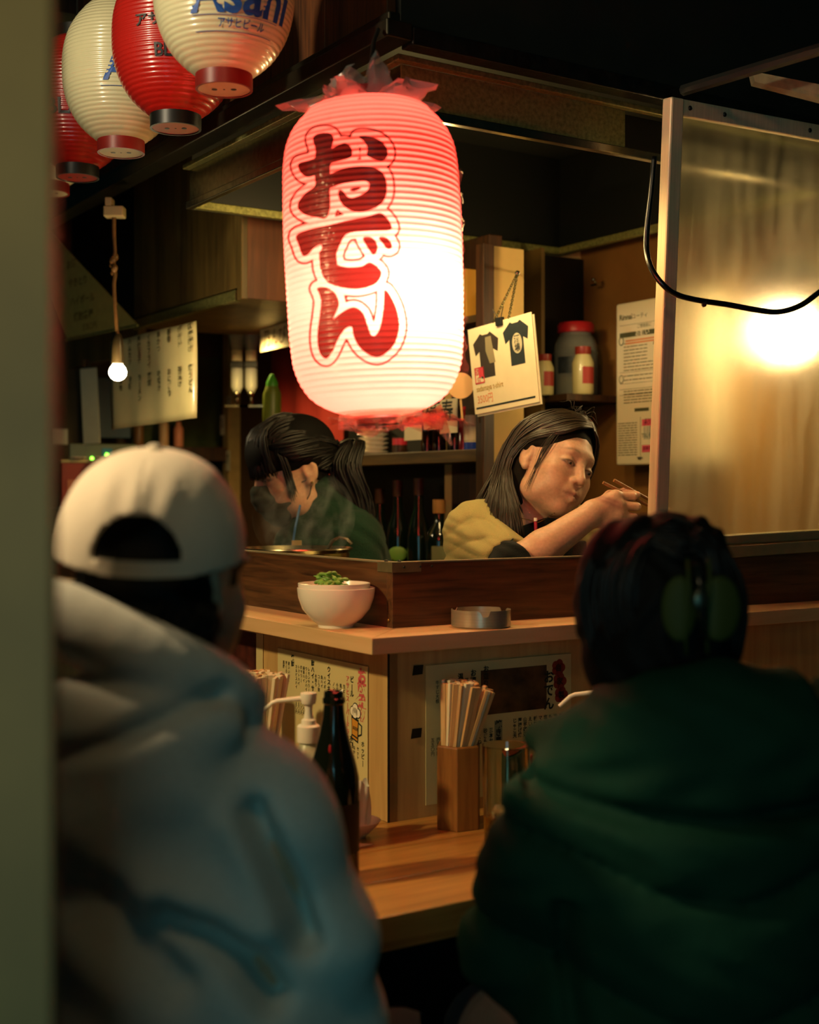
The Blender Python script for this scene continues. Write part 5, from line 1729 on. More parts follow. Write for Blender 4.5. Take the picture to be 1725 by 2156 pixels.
    for i, (px, h, col, lab) in enumerate(((292, 0.11, '#7a5228', 'brown box at the left end of the back wall shelf'), (345, 0.12, '#c9a070', 'pale slim bottle on the back wall shelf'), (376, 0.10, '#d88a66', 'pinkish bottle on the back wall shelf'))):
        a, _ = on_b(px, 930, 2.50)
        o = thing('shelf_bottle', lab, 'bottle', L(a, 2.50, zs))
        ob('body', MB().lathe([(0.0, 0), (0.017, 0), (0.018, 0.004), (0.018, h * .7), (0.009, h * .85), (0.009, h), (0, h)], 16), mat('shelf_item%d' % i, col, 0.4), o, smooth=True)
        ob('cap', MB().lathe([(0.010, h * .95), (0.010, h * 1.08), (0, h * 1.08)], 12), M_BLACK, o, smooth=True)
    # dark blue screen and the equipment box with green lights
    x, y, z = at(222, 870, 4.78)
    o = thing('blue_screen', 'dark blue panel behind the paper strip', 'screen', (x, y, z), 0.3)
    ob('panel', MB().box(-0.07, 0.09, 0, 0.02, -0.09, 0.13), mat('blue_panel', '#173a48', 0.4), o, bevel=0.003)
    x, y, z = at(190, 962, 4.6)
    o = thing('control_box', 'grey equipment box with two green lights at the far left', 'machine', (x, y, z), 0.3)
    ob('body', MB().box(-0.07, 0.16, 0, 0.06, -0.176, 0.045), mat('grey_box', '#59604e', 0.5), o, bevel=0.004)
    ob('blue_label', MB().box(0.04, 0.075, -0.003, 0, -0.045, 0.03), mat('sky_label', '#1f6a8c', 0.5), o)
    led = emissive('green_led', (0.25, 1.0, 0.05), 5.0)
    ob('led', MB().sphere((0.006, -0.002, -0.005), 0.006, 12, 8), led, o, smooth='all')
    ob('led', MB().sphere((0.056, -0.005, 0.008), 0.006, 12, 8), led, o, smooth='all')
    x, y, z = at(175, 1010, 4.35)
    o = thing('red_crate', 'dull red crate below the equipment box', 'crate', (x, y, z - 0.09), 0.3)
    ob('body', MB().box(-0.07, 0.14, 0, 0.16, 0, 0.145), mat('crate_red', '#7c2a18', 0.6), o, bevel=0.003)
    ob('lid', MB().box(-0.072, 0.142, -0.002, 0.162, 0.145, 0.155), mat('crate_lid', '#9a8a5c', 0.6), o, bevel=0.002)
    ob('label', MB().box(-0.05, 0.06, -0.002, 0, 0.05, 0.09), mat('crate_label', '#9c5a3c', 0.6), o)
    sp = thing('stand', 'plain cabinet under the red crate and equipment box', 'cabinet', L(0.02, 2.25, 0), ANG)
    ob('body', MB().box(0, 0.45, 0, 0.34, 0, at(175, 1010, 4.35)[2] - 0.095), M_DWOOD, sp)
    for i, px in enumerate((165, 215)):
        x, y, z = at(px, 963, 4.36)
        o = thing('saucer', ['white saucer at the left on the red crate', 'white saucer at the right on the red crate'][i], 'dish', (x, y, at(175, 1010, 4.35)[2] + 0.066))
        ob('body', MB().lathe([(0, 0), (0.012, 0), (0.03, 0.008), (0.028, 0.009), (0, 0.003)], 20), M_WHITE, o, smooth=True)
far_left()
# ------------------------------------------------------------------ people: smooth solids sampled on a grid and skinned
def A3(px, py, y):
    return np.array(at(px, py, y))

def axis(lo, hi, h, fine=()):
    out, x = [], lo
    while x < hi:
        out.append(x)
        s = h
        for a, b, hf in fine:
            if a - h <= x < b:
                s = min(s, hf)
        x += s
    out.append(hi)
    return np.array(out, np.float32)

class Solid:
    def __init__(self, xs, ys, zs):
        self.ax = (xs, ys, zs)
        self.D = np.full((len(xs), len(ys), len(zs)), 1.0, np.float32)

    def _sub(self, lo, hi):
        sl, co = [], []
        for k in range(3):
            a = self.ax[k]
            i0 = max(0, np.searchsorted(a, lo[k]) - 1)
            i1 = min(len(a), np.searchsorted(a, hi[k]) + 1)
            sl.append(slice(i0, i1))
            co.append(a[i0:i1])
        return tuple(sl), np.meshgrid(*co, indexing='ij', sparse=True)

    def add(self, prim, k=0.015, m=0.03):
        lo, hi, fn = prim
        sl, (x, y, z) = self._sub(lo - k - m, hi + k + m)
        d = fn(x, y, z)
        o = self.D[sl]
        if k > 0:
            h = np.clip(0.5 + 0.5 * (o - d) / k, 0, 1)
            self.D[sl] = o + (d - o) * h - k * h * (1 - h)
        else:
            self.D[sl] = np.minimum(o, d)
        return self

    def cut(self, prim, k=0.006, m=0.01):
        lo, hi, fn = prim
        sl, (x, y, z) = self._sub(lo - k - m, hi + k + m)
        d = -fn(x, y, z)
        o = self.D[sl]
        if k > 0:
            h = np.clip(0.5 - 0.5 * (o - d) / k, 0, 1)
            self.D[sl] = o + (d - o) * h + k * h * (1 - h)
        else:
            self.D[sl] = np.maximum(o, d)
        return self

    def warp(self, fn):
        x, y, z = np.meshgrid(*self.ax, indexing='ij', sparse=True)
        self.D = (self.D + fn(x, y, z)).astype(np.float32)
        return self

    def keep(self, fn):
        """intersect with the region where fn < 0"""
        x, y, z = np.meshgrid(*self.ax, indexing='ij', sparse=True)
        self.D = np.maximum(self.D, fn(x, y, z)).astype(np.float32)
        return self

    def mesh(self, name, origin=(0, 0, 0)):
        D = self.D
        S = D < 0
        n0, n1, n2 = (s - 1 for s in D.shape)
        acc = np.zeros((n0, n1, n2), np.uint8)
        corner = [(i, j, k) for i in (0, 1) for j in (0, 1) for k in (0, 1)]
        allS = np.ones((n0, n1, n2), bool)
        anyS = np.zeros((n0, n1, n2), bool)
        for i, j, k in corner:
            s = S[i:i + n0, j:j + n1, k:k + n2]
            allS &= s
            anyS |= s
        act = anyS & ~allS
        ci = np.argwhere(act)
        idx = np.full((n0, n1, n2), -1, np.int64)
        idx[act] = np.arange(len(ci))
        pos = np.zeros((len(ci), 3))
        cnt = np.zeros(len(ci))
        ax = self.ax
        for d in range(3):
            for a in (0, 1):
                for b in (0, 1):
                    off = [0, 0, 0]
                    o1, o2 = [q for q in range(3) if q != d]
                    off[o1], off[o2] = a, b
                    p0 = ci + off
                    p1 = p0.copy()
                    p1[:, d] += 1
                    v0 = D[p0[:, 0], p0[:, 1], p0[:, 2]]
                    v1 = D[p1[:, 0], p1[:, 1], p1[:, 2]]
                    cr = (v0 < 0) != (v1 < 0)
                    t = np.where(cr, v0 / np.where(cr, v0 - v1, 1), 0)
                    c = np.stack([ax[q][p0[:, q]] for q in range(3)], 1).astype(float)
                    c[:, d] += t * (ax[d][np.minimum(p0[:, d] + 1, len(ax[d]) - 1)] - ax[d][p0[:, d]])
                    pos[cr] += c[cr]
                    cnt[cr] += 1
        pos /= np.maximum(cnt, 1)[:, None]
        faces = []
        for d in range(3):
            o1, o2 = [(1, 2), (2, 0), (0, 1)][d]
            lo = [slice(None)] * 3
            hi = [slice(None)] * 3
            lo[d] = slice(0, -1)
            hi[d] = slice(1, None)
            a, b = S[tuple(lo)], S[tuple(hi)]
            e = np.argwhere(a != b)
            ok = (e[:, o1] > 0) & (e[:, o2] > 0) & (e[:, o1] < D.shape[o1] - 1) & (e[:, o2] < D.shape[o2] - 1)
            e = e[ok]
            flip = a[e[:, 0], e[:, 1], e[:, 2]]
            q = []
            for s1, s2 in ((-1, -1), (0, -1), (0, 0), (-1, 0)):
                c = e.copy()
                c[:, o1] += s1
                c[:, o2] += s2
                q.append(idx[c[:, 0], c[:, 1], c[:, 2]])
            q = np.stack(q, 1)
            q[~flip] = q[~flip][:, ::-1]
            faces.append(q)
        fs = np.concatenate(faces)
        fs = fs[(fs >= 0).all(1)]
        me = bpy.data.meshes.new(name)
        pos = pos - np.array(origin)
        me.vertices.add(len(pos))
        me.vertices.foreach_set('co', pos.astype(np.float32).ravel())
        me.loops.add(len(fs) * 4)
        me.polygons.add(len(fs))
        me.loops.foreach_set('vertex_index', fs.astype(np.int32).ravel())
        me.polygons.foreach_set('loop_start', np.arange(0, len(fs) * 4, 4, dtype=np.int32))
        me.polygons.foreach_set('use_smooth', np.ones(len(fs), bool))
        me.update(calc_edges=True)
        me.validate()
        return me, pos + np.array(origin)

def ell(c, r, R=None):
    c = np.array(c, float)
    r = np.array(r if hasattr(r, '__len__') else (r, r, r), float)
    m = r.max()
    if R is None:
        lo, hi = c - r, c + r
    else:
        lo, hi = c - m, c + m
    def fn(x, y, z):
        dx, dy, dz = x - c[0], y - c[1], z - c[2]
        if R is not None:
            dx, dy, dz = (R[0, i] * dx + R[1, i] * dy + R[2, i] * dz for i in range(3))
        k0 = np.sqrt((dx / r[0]) ** 2 + (dy / r[1]) ** 2 + (dz / r[2]) ** 2)
        k1 = np.sqrt((dx / r[0] ** 2) ** 2 + (dy / r[1] ** 2) ** 2 + (dz / r[2] ** 2) ** 2) + 1e-9
        return k0 * (k0 - 1) / k1
    return lo, hi, fn

def cap_(a, b, ra, rb=None):
    a, b = np.array(a, float), np.array(b, float)
    rb = ra if rb is None else rb
    M = max(ra, rb)
    e = b - a
    ee = e @ e + 1e-12
    def fn(x, y, z):
        t = np.clip(((x - a[0]) * e[0] + (y - a[1]) * e[1] + (z - a[2]) * e[2]) / ee, 0, 1)
        return np.sqrt((x - a[0] - t * e[0]) ** 2 + (y - a[1] - t * e[1]) ** 2 + (z - a[2] - t * e[2]) ** 2) - (ra + t * (rb - ra))
    return np.minimum(a, b) - M, np.maximum(a, b) + M, fn

def rbox(c, hs, rad, R):
    c, hs = np.array(c, float), np.array(hs, float)
    m = np.linalg.norm(hs) + rad
    def fn(x, y, z):
        dx, dy, dz = x - c[0], y - c[1], z - c[2]
        q = [np.abs(R[0, i] * dx + R[1, i] * dy + R[2, i] * dz) - hs[i] for i in range(3)]
        o = np.sqrt(sum(np.maximum(a, 0) ** 2 for a in q))
        return o + np.minimum(np.maximum(np.maximum(q[0], q[1]), q[2]), 0) - rad
    return c - m, c + m, fn

def chain(s, pts, rr, k=0.01):
    for i in range(len(pts) - 1):
        s.add(cap_(pts[i], pts[i + 1], rr[i], rr[i + 1]), k)

def frame(f, up=(0, 0, 1)):
    """columns: x = the person's left, y = backwards, z = up"""
    f = np.array(f, float)
    f /= np.linalg.norm(f)
    z = np.array(up, float)
    z -= (z @ f) * f
    z /= np.linalg.norm(z)
    x = np.cross(z, f)
    return np.stack([x, -f, z], 1)

def head_solid(s, c, R, sc=1.0, eye_open=0.35, mouth=True, ears=True):
    P = lambda *p: c + R @ (np.array(p) * sc)
    E = lambda p, r, k: s.add(ell(P(*p), np.array(r) * sc, R), k * sc)
    Cc = lambda a, b, ra, rb, k: s.add(cap_(P(*a), P(*b), ra * sc, rb * sc), k * sc)
    E((0, .012, .030), (.074, .094, .084), .01)
    E((0, -.022, -.020), (.066, .066, .085), .03)
    E((0, -.040, -.070), (.048, .046, .040), .03)
    E((0, -.066, -.098), (.021, .017, .015), .025)
    for sx in (-1, 1):
        E((sx * .043, -.058, -.028), (.022, .020, .020), .025)
        E((sx * .050, -.020, -.072), (.014, .030, .026), .03)
        E((sx * .034, -.066, -.055), (.018, .016, .020), .02)
    Cc((-.030, -.075, .026), (.030, -.075, .026), .009, .009, .02)
    for sx in (-1, 1):
        s.cut(ell(P(sx * .033, -.098, .003), np.array((.021, .0135, .0115)) * sc, R), .014 * sc)
        E((sx * .032, -.0735, .000), (.0165, .0145, .0135), .004)
    Cc((0, -.083, .012), (0, -.1015, -.026), .0066, .0096, .012)
    E((0, -.1035, -.032), (.0098, .0085, .0085), .008)
    for sx in (-1, 1):
        E((sx * .0122, -.094, -.035), (.0072, .009, .0070), .006)
        s.cut(ell(P(sx * .0062, -.099, -.0415), np.array((.0034, .005, .003)) * sc, R), .003 * sc)
    # eye slits
    for sx in (-1, 1):
        if eye_open:
            s.cut(ell(P(sx * .032, -.0905, -.0022), np.array((.0125, .008, .0052 * eye_open + .0008)) * sc, R), .0015 * sc)
    if mouth:
        E((0, -.086, -.058), (.022, .010, .012), .014)
        for q in (-1, 1):
            Cc((q * .0225, -.0840, -.0660), (0, -.0945, -.0610), .0034, .0056, .005)
            Cc((q * .0200, -.0835, -.0720), (0, -.0930, -.0742), .0036, .0070, .005)
        s.cut(cap_(P(-.024, -.0880, -.0672), P(.0, -.1000, -.0668), .0016 * sc, .0019 * sc), .002 * sc)
        s.cut(cap_(P(.024, -.0880, -.0672), P(.0, -.1000, -.0668), .0016 * sc, .0019 * sc), .002 * sc)
    if ears:
        for sx in (-1, 1):
            E((sx * .0755, .012, -.004), (.0085, .019, .031), .008)
            s.cut(ell(P(sx * .085, .006, .0), np.array((.006, .010, .017)) * sc, R), .005 * sc)
            E((sx * .074, .004, -.033), (.007, .009, .010), .006)

def set_col(me, cols):
    a = me.color_attributes.new('Col', 'FLOAT_COLOR', 'POINT')
    c = np.concatenate([cols, np.ones((len(cols), 1))], 1).astype(np.float32)
    a.data.foreach_set('color', c.ravel())

def face_colours(pos, c, R, sc, base, lip, brow, browc, lid=None):
    l = ((pos - c) @ R) / sc
    x, y, z = l[:, 0], l[:, 1], l[:, 2]
    col = np.tile(np.array(base), (len(pos), 1))
    front = y < -.05
    def blend(w, cc):
        nonlocal col
        w = np.clip(w, 0, 1)[:, None]
        col = col * (1 - w) + np.array(cc) * w
    ax = np.abs(x)
    # cheeks
    blend(0.35 * np.exp(-(((ax - .040) / .02) ** 2 + ((z + .032) / .018) ** 2)) * front, (base[0] * .95, base[1] * .72, base[2] * .66))
    # lips
    wl = np.exp(-(((np.abs(z + .0675) - .0035) / .0065) ** 2) * 1.2 - (ax / .0225) ** 6) * front
    blend(wl * .85, lip)
    # eyebrows
    zb = .0245 + .005 * np.clip(1 - ((ax - .030) / .020) ** 2, -1, 1)
    wb = np.exp(-((z - zb) / .0028) ** 2 - ((ax - .032) / .017) ** 6) * (y < -.045)
    blend(wb * brow, browc)
    # lash line and lids
    if lid is not None:
        e = np.sqrt(((ax - .032) / .0145) ** 2 + ((z + .0022) / .0050) ** 2)
        blend(np.exp(-((e - 1.0) / .30) ** 2) * (z > -.005) * front * .9, lid)
        blend(np.exp(-((e - 1.0) / .30) ** 2) * (z <= -.005) * front * .4, lid)
    return col

def eyes(parent, c, R, sc, origin, look):
    for sx in (-1, 1):
        m = MB().sphere((0, 0, 0), .0122 * sc, 24, 16)
        p = c + R @ (np.array((sx * .032, -.0745, -.0005)) * sc)
        lk = np.array(look, float)
        lk /= np.linalg.norm(lk)
        g = R @ lk
        V_ = np.array(m.v)
        cs = []
        d = V_ @ g / np.linalg.norm(V_, axis=1)
        for q in d:
            cs.append((.02, .014, .01) if q > .82 else ((.30, .25, .20)))
        m.v = [tuple(np.array(v) + p - np.array(origin)) for v in m.v]
        o = ob('eye', m, mat('eye_ball', '#ffffff', 0.12, attr=True), parent, smooth='all')
        set_col(o.data, np.array(cs))

def catmull(pts, n):
    P = np.array(pts, float)
    out = []
    N = len(P)
    for u in np.linspace(0, N - 1.0001, n):
        i = int(u)
        t = u - i
        p0, p1, p2, p3 = P[max(i - 1, 0)], P[i], P[min(i + 1, N - 1)], P[min(i + 2, N - 1)]
        out.append(0.5 * (2*p1 + (p2-p0)*t + (2*p0-5*p1+4*p2-p3)*t*t + (3*p1-p0-3*p2+p3)*t**3))
    return np.array(out)

def hair_sheet(mb, guides, n, r, seed, jit=0.004, steps=14, tip=0.3, wave=0.0):
    """locks running along a loft of guide curves"""
    g = np.random.default_rng(seed)
    G = np.array([catmull(q, steps) for q in guides])
    for i in range(n):
        u = g.uniform(0, len(G) - 1.0001)
        k = int(u)
        t = u - k
        c = G[k] * (1 - t) + G[k + 1] * t
        off = g.normal(0, jit, 3)
        off2 = g.normal(0, jit * 1.3, 3)
        s = np.linspace(0, 1, steps)[:, None]
        c = c + off * np.sin(PI * np.clip(s * 1.2, 0, 1)) + off2 * s * s
        if wave:
            c = c + wave * np.sin(s * 9 + g.uniform(0, 6)) * g.normal(0, 1, 3) * s
        rr = r * g.uniform(.6, 1.3)
        R_ = [rr * (0.55 + 0.45 * math.sin(PI * min(1, q * 1.6 + .15) * 0.5)) * (1 - (1 - tip) * max(0, (q - .6) / .4)) for q in np.linspace(0, 1, steps)]
        mb.tube(c, R_, 5)
    return mb

SKIN = (.56, .33, .20)
M_SKIN = mat('skin', '#ffffff', 0.48, attr=True, sss=0.25, noise=0.10, nscale=160, bump=0.06)
M_HAIR = mat('black_hair', '#0e0b07', 0.5, spec=0.45)
M_HAIRB = mat('brown_black_hair', '#2a2012', 0.42, spec=0.6)

def fabric(name, col, rough=0.9, noise=0.12, scale=300, bump=0.25, **k):
    return mat(name, col, rough, noise=noise, nscale=scale, bump=bump, sheen=k.pop('sheen', 0.06), spec=k.pop('spec', 0.25), **k)

# ---------------------------------------------------------------- the woman reaching with chopsticks
def woman():
    root = thing('person', 'woman in an olive shirt leaning to the right and reaching out with chopsticks', 'person', (0.26, 3.12, 0))
    O = np.array((0.26, 3.12, 0))
    R = frame((.60, -.78, -.10), (.26, .26, .93))
    sc = 1.0
    eyem = A3(1221, 984, 2.93)
    c = eyem - R @ (np.array((0, -.085, 0)) * sc)
    xs = axis(-.08, .62, .012, ((.22, .50, .0023),))
    ys = axis(2.74, 3.36, .012, ((2.80, 3.04, .0023),))
    zs = axis(0.0, 1.56, .018, ((1.225, 1.50, .0023),))
    s = Solid(xs, ys, zs)
    neck0 = c + R @ np.array((0, .030, -.075))
    chest = A3(1118, 1135, 3.03)
    s.add(cap_(neck0, chest + np.array((.01, -.01, .03)), .050, .056), .03)
    # trunk, hips, legs
    hips = np.array((.24, 3.14, .86))
    s.add(ell(chest + np.array((-.0, .035, -.10)), (.15, .10, .16)), .05)
    s.add(cap_(chest + np.array((0, .05, -.15)), hips, .115, .13), .05)
    for sx in (-1, 1):
        h0 = hips + np.array((sx * .085, 0.02, -.05))
        k0 = np.array((.24 + sx * .095, 3.12, .46))
        f0 = np.array((.24 + sx * .10, 3.16, .07))
        s.add(cap_(h0, k0, .085, .055), .04)
        s.add(cap_(k0, f0, .052, .036), .02)
        s.add(ell(f0 + np.array((0.01, -.06, -.035)), (.042, .11, .035)), .03)
    # right arm
    sh = A3(1012, 1122, 2.98)
    el = A3(1082, 1195, 2.80)
    wr = A3(1246, 1082, 2.835)
    s.add(cap_(chest + np.array((-.06, 0, .02)), sh, .07, .055), .04)
    chain(s, [sh, el], [.050, .043], .03)
    mid = el * .62 + wr * .38 + np.array((0, .0, -.002))
    chain(s, [el, mid, wr], [.041, .0385, .0265], .012)
    # left arm, on the far side
    shl = chest + np.array((.17, .10, -.01))
    ell_ = np.array((.47, 3.14, 1.03))
    hl = np.array((.44, 2.99, .985))
    s.add(cap_(chest + np.array((.06, .03, .02)), shl, .07, .055), .04)
    chain(s, [shl, ell_, hl], [.050, .042, .026], .02)
    s.add(ell(hl + np.array((-.02, -.04, -.005)), (.035, .05, .018)), .02)
    head_solid(s, c, R, sc, 0.55)
    # right hand: palm broadside to the camera, fingers closed round the chopsticks
    mcp = [A3(1297, 1044, 2.842), A3(1303, 1063, 2.838), A3(1300, 1083, 2.840), A3(1289, 1101, 2.848)]
    for i, p in enumerate(mcp):
        s.add(cap_(wr + np.array((0, 0, .010 - .007 * i)), p, .016, .0115), .012)
    s.add(ell((wr + mcp[1] + mcp[2] + mcp[3]) / 4 + np.array((.004, .006, .0)), (.034, .014, .028)), .02)
    s.add(cap_(wr + np.array((.006, -.004, .010)), (mcp[1] + mcp[0]) / 2 - np.array((.012, .003, 0)), .012, .008), .02)
    L1 = [.041, .044, .040, .031]
    L2 = [.026, .028, .026, .020]
    rr = [.0088, .0090, .0085, .0075]
    for i, p in enumerate(mcp):
        d1 = np.array((.93, .32, -.04 - .05 * i))
        p2 = p + d1 / np.linalg.norm(d1) * L1[i]
        p3 = p2 + np.array((.10, .98, -.06)) * L2[i]
        p4 = p3 + np.array((-.85, .40, -.05)) * .020
        s.add(cap_(p, p2, rr[i] + .0012, rr[i]), .0035)
        s.add(ell(p, rr[i] + .0030), .008)
        s.add(cap_(p2, p3, rr[i], rr[i] - .0006), .002)
        s.add(cap_(p3, p4, rr[i] - .0006, rr[i] - .0016), .002)
    t0 = wr + np.array((.012, .012, .014))
    t1 = A3(1284, 1043, 2.866)
    t2 = A3(1316, 1037, 2.872)
    t3 = A3(1342, 1042, 2.868)
    chain(s, [t0, t1, t2, t3], [.014, .0105, .0095, .0078], .006)
    me, pos = s.mesh('body', O)
    cols = face_colours(pos, c, R, sc, SKIN, (.36, .15, .10), .55, (.12, .07, .04), (.06, .035, .02))
    set_col(me, cols)
    b = ob('body', me, M_SKIN, root)
    eyes(root, c, R, sc, O, (.25, -.86, -.45))
    # olive tee: offset trunk and short sleeves, open at the neck
    s = Solid(axis(-.12, .62, .008, ((-.02, .30, .0038),)), axis(2.74, 3.36, .008, ((2.78, 3.06, .0038),)), axis(.80, 1.42, .01, ((1.17, 1.40, .0038),)))
    s.add(ell(chest + np.array((0, .035, -.10)), (.168, .118, .18)), .05)
    s.add(cap_(chest + np.array((0, .05, -.15)), hips + np.array((0, 0, .03)), .134, .148), .05)
    s.add(cap_(chest + np.array((-.05, 0.01, .025)), sh + np.array((-.012, 0, .008)), .078, .066), .04)
    s.add(cap_(chest + np.array((.05, .03, .02)), shl, .078, .068), .04)
    e1 = sh + (el - sh) * .74
    s.add(cap_(sh + np.array((-.012, 0, 0)), e1, .062, .062), .03)
    s.add(cap_(shl, shl + (ell_ - shl) * .6, .062, .06), .03)
    s.add(cap_(sh + np.array((-.005, .02, -.03)), np.array((.115, 3.0, 1.10)), .060, .070), .05)
    ad = (el - sh) / np.linalg.norm(el - sh)
    s.cut((e1 - .12, e1 + .12, lambda x, y, z: -((x - e1[0]) * ad[0] + (y - e1[1]) * ad[1] + (z - e1[2]) * ad[2] - .028)), 0, .02)
    s.cut(cap_(chest + np.array((.03, -.10, .09)), chest + np.array((.012, .0, .06)), .07, .06), .01)
    s.cut(cap_(neck0, chest + np.array((.01, -.01, .03)), .060, .062), .01)
    def folds(x, y, z):
        u = (x - sh[0]) * 0.7 - (z - sh[2]) * 0.8
        v = (x - sh[0]) * 0.8 + (z - sh[2]) * 0.7
        w = np.exp(-(((x - sh[0] + .0) / .12) ** 2 + ((z - sh[2] + .05) / .11) ** 2))
        q = .45 * x + .89 * z
        f1 = np.abs(np.sin(112 * q + 1.6 * np.sin(24 * x) + .8 * np.sin(61 * x + 30 * z)))
        f2 = np.abs(np.sin(70 * (.2 * x + .97 * z) + 2.2 * np.sin(31 * x)))
        return .0060 * w * (1 - f1 ** .6) + .0040 * (1 - f2 ** .7) + .001 * np.sin(140 * x + 90 * z)
    s.warp(folds)
    me, _ = s.mesh('tee', O)
    ob('shirt', me, fabric('olive_cotton', '#a0945c', scale=500), root)
    # seam band at the hem of the sleeve, black undersleeve with a beaded line
    s = Solid(axis(-.02, .40, .004), axis(2.70, 3.1, .004), axis(1.08, 1.40, .004))
    s.add(cap_(sh, el, .052, .0495), .02)
    fa = el + (wr - el) * .16
    s.add(cap_(el, fa, .0495, .0455), .02)
    fd = (wr - el) / np.linalg.norm(wr - el)
    s.keep(lambda x, y, z: ((x - fa[0]) * fd[0] + (y - fa[1]) * fd[1] + (z - fa[2]) * fd[2]))
    s.warp(lambda x, y, z: -.002 * np.sin((x + z) * 120 + 6 * np.sin(z * 60)))
    me, _ = s.mesh('undersleeve', O)
    us = ob('undersleeve', me, fabric('black_knit', '#050908'), root)
    bd = MB()
    for j, (ang, of) in enumerate(((-.5, .0), (-.5, .012))):
        for i in range(22):
            t = i / 21
            cpt = sh + (el - sh) * (.72 + of * 2) + (el - sh) * .12 * t
            a = -2.6 + 3.1 * t
            ax_ = np.cross(ad, np.array((0, 0, 1.0)))
            ax_ /= np.linalg.norm(ax_)
            ay_ = np.cross(ad, ax_)
            bd.sphere(tuple(cpt + .0535 * (math.cos(a) * ax_ + math.sin(a) * ay_) - O), .0014, 6, 4)
    bo_ = ob('bead', bd, mat('silver_bead', '#cfc8a8', 0.2, 1.0), us)
    bo_['kind'] = 'stuff'
    # black collar and apron bib
    s = Solid(axis(.12, .42, .005), axis(2.86, 3.16, .005), axis(1.14, 1.40, .005))
    s.add(cap_(neck0 + (chest - neck0) * .45, chest + np.array((.01, -.015, .02)), .060, .070), .02)
    s.add(ell(chest + np.array((.015, -.01, -.035)), (.10, .085, .075)), .03)
    s.keep(lambda x, y, z: z - (c[2] - .128) - .35 * (x - .28) + 0 * y)
    me, _ = s.mesh('undershirt', O)
    ob('undershirt', me, fabric('black_knit', '#0c1512'), root)
    s = Solid(axis(.10, .46, .006), axis(2.80, 3.2, .006), axis(.80, 1.30, .006))
    s.add(ell(chest + np.array((.0, .030, -.10)), (.176, .126, .19)), .05)
    s.add(cap_(chest + np.array((0, .05, -.15)), hips, .142, .158), .05)
    s.keep(lambda x, y, z: np.maximum(np.maximum(np.abs(x - .315) - .085 - .2 * np.clip(1.2 - z, 0, 1), y - 3.02), z - 1.245))
    me, _ = s.mesh('apron', O)
    ob('apron', me, fabric('brown_apron', '#2a1a14'), root)
    k = MB()
    pts = [A3(1090, 1090, 2.93), A3(1112, 1094, 2.905), A3(1130, 1100, 2.895), A3(1145, 1094, 2.905), A3(1180, 1072, 2.925)]
    cp = catmull(pts, 40)
    for p in cp:
        k.sphere(tuple(p - O), .0012, 6, 4)
    nk = ob('necklace', k, mat('thin_gold', '#b99a5a', 0.25, 1.0), root)
    nk['kind'] = 'stuff'
    p = A3(1128, 1098, 2.885) - O
    pn = ob('pen', MB().tube([p, p + np.array((.001, .0, -.030))], .0035, 8), mat('pen_red', '#a3203a', 0.35), root)
    ob('pen_cap', MB().tube([p + np.array((0, 0, .001)), p + np.array((0, 0, .008))], .0037, 8), M_WPLA, pn)
    # hair: cap of hair over the skull with an open face, then long locks
    s = Solid(axis(c[0] - .15, c[0] + .15, .004), axis(c[1] - .16, c[1] + .16, .004), axis(c[2] - .2, c[2] + .16, .004))
    P = lambda *p: c + R @ np.array(p)
    s.add(ell(P(0, .020, .036), (.085, .100, .090), R), 0)
    s.add(ell(P(0, .045, -.03), (.080, .070, .11), R), .03)
    s.cut(ell(P(0, -.112, -.030), (.070, .075, .098), R), .010)
    s.cut(ell(P(-.082, -.015, -.035), (.022, .032, .05), R), .008)
    l_ = lambda x, y, z: (R[0, 2] * (x - c[0]) + R[1, 2] * (y - c[1]) + R[2, 2] * (z - c[2]))
    s.warp(lambda x, y, z: -.0003 * np.sin(240 * (R[0, 0] * (x - c[0]) + R[1, 0] * (y - c[1]) + R[2, 0] * (z - c[2])) + 3 * np.sin(60 * l_(x, y, z))))
    me, _ = s.mesh('hair', O)
    hb = ob('hair', me, mat('under_hair', '#120d07', .75, spec=.15), root)
    k = MB()
    top = (0.012, -.030, .128)
    # right side of the head (toward the camera's left): parted, swept back over the ear, falling in front of the shoulder
    gl = [
        [P(.012, -.068, .098), P(-.040, -.064, .072), P(-.068, -.030, .046), P(-.084, .020, .012), P(-.086, .036, -.05), A3(1092, 1080, 2.895), A3(1098, 1125, 2.885)],
        [P(.014, -.058, .112), P(-.040, -.050, .092), P(-.076, -.016, .054), P(-.089, .030, .010), P(-.090, .040, -.06), A3(1078, 1085, 2.885), A3(1085, 1140, 2.88)],
        [P(.014, -.040, .124), P(-.042, -.028, .106), P(-.082, .004, .060), P(-.092, .038, .008), P(-.090, .046, -.06), A3(1062, 1075, 2.90), A3(1062, 1130, 2.885)],
        [P(.014, -.015, .130), P(-.040, .000, .114), P(-.080, .028, .068), P(-.090, .046, .005), P(-.088, .048, -.07), A3(1042, 1050, 2.93), A3(1040, 1110, 2.905)],
        [P(.012, .020, .130), P(-.036, .040, .112), P(-.070, .068, .066), P(-.078, .086, .0), P(-.08, .085, -.08), A3(1030, 1040, 2.98), A3(1015, 1075, 2.955)],
    ]
    hair_sheet(k, gl, 560, .0017, 3, .0030, 16, .25)
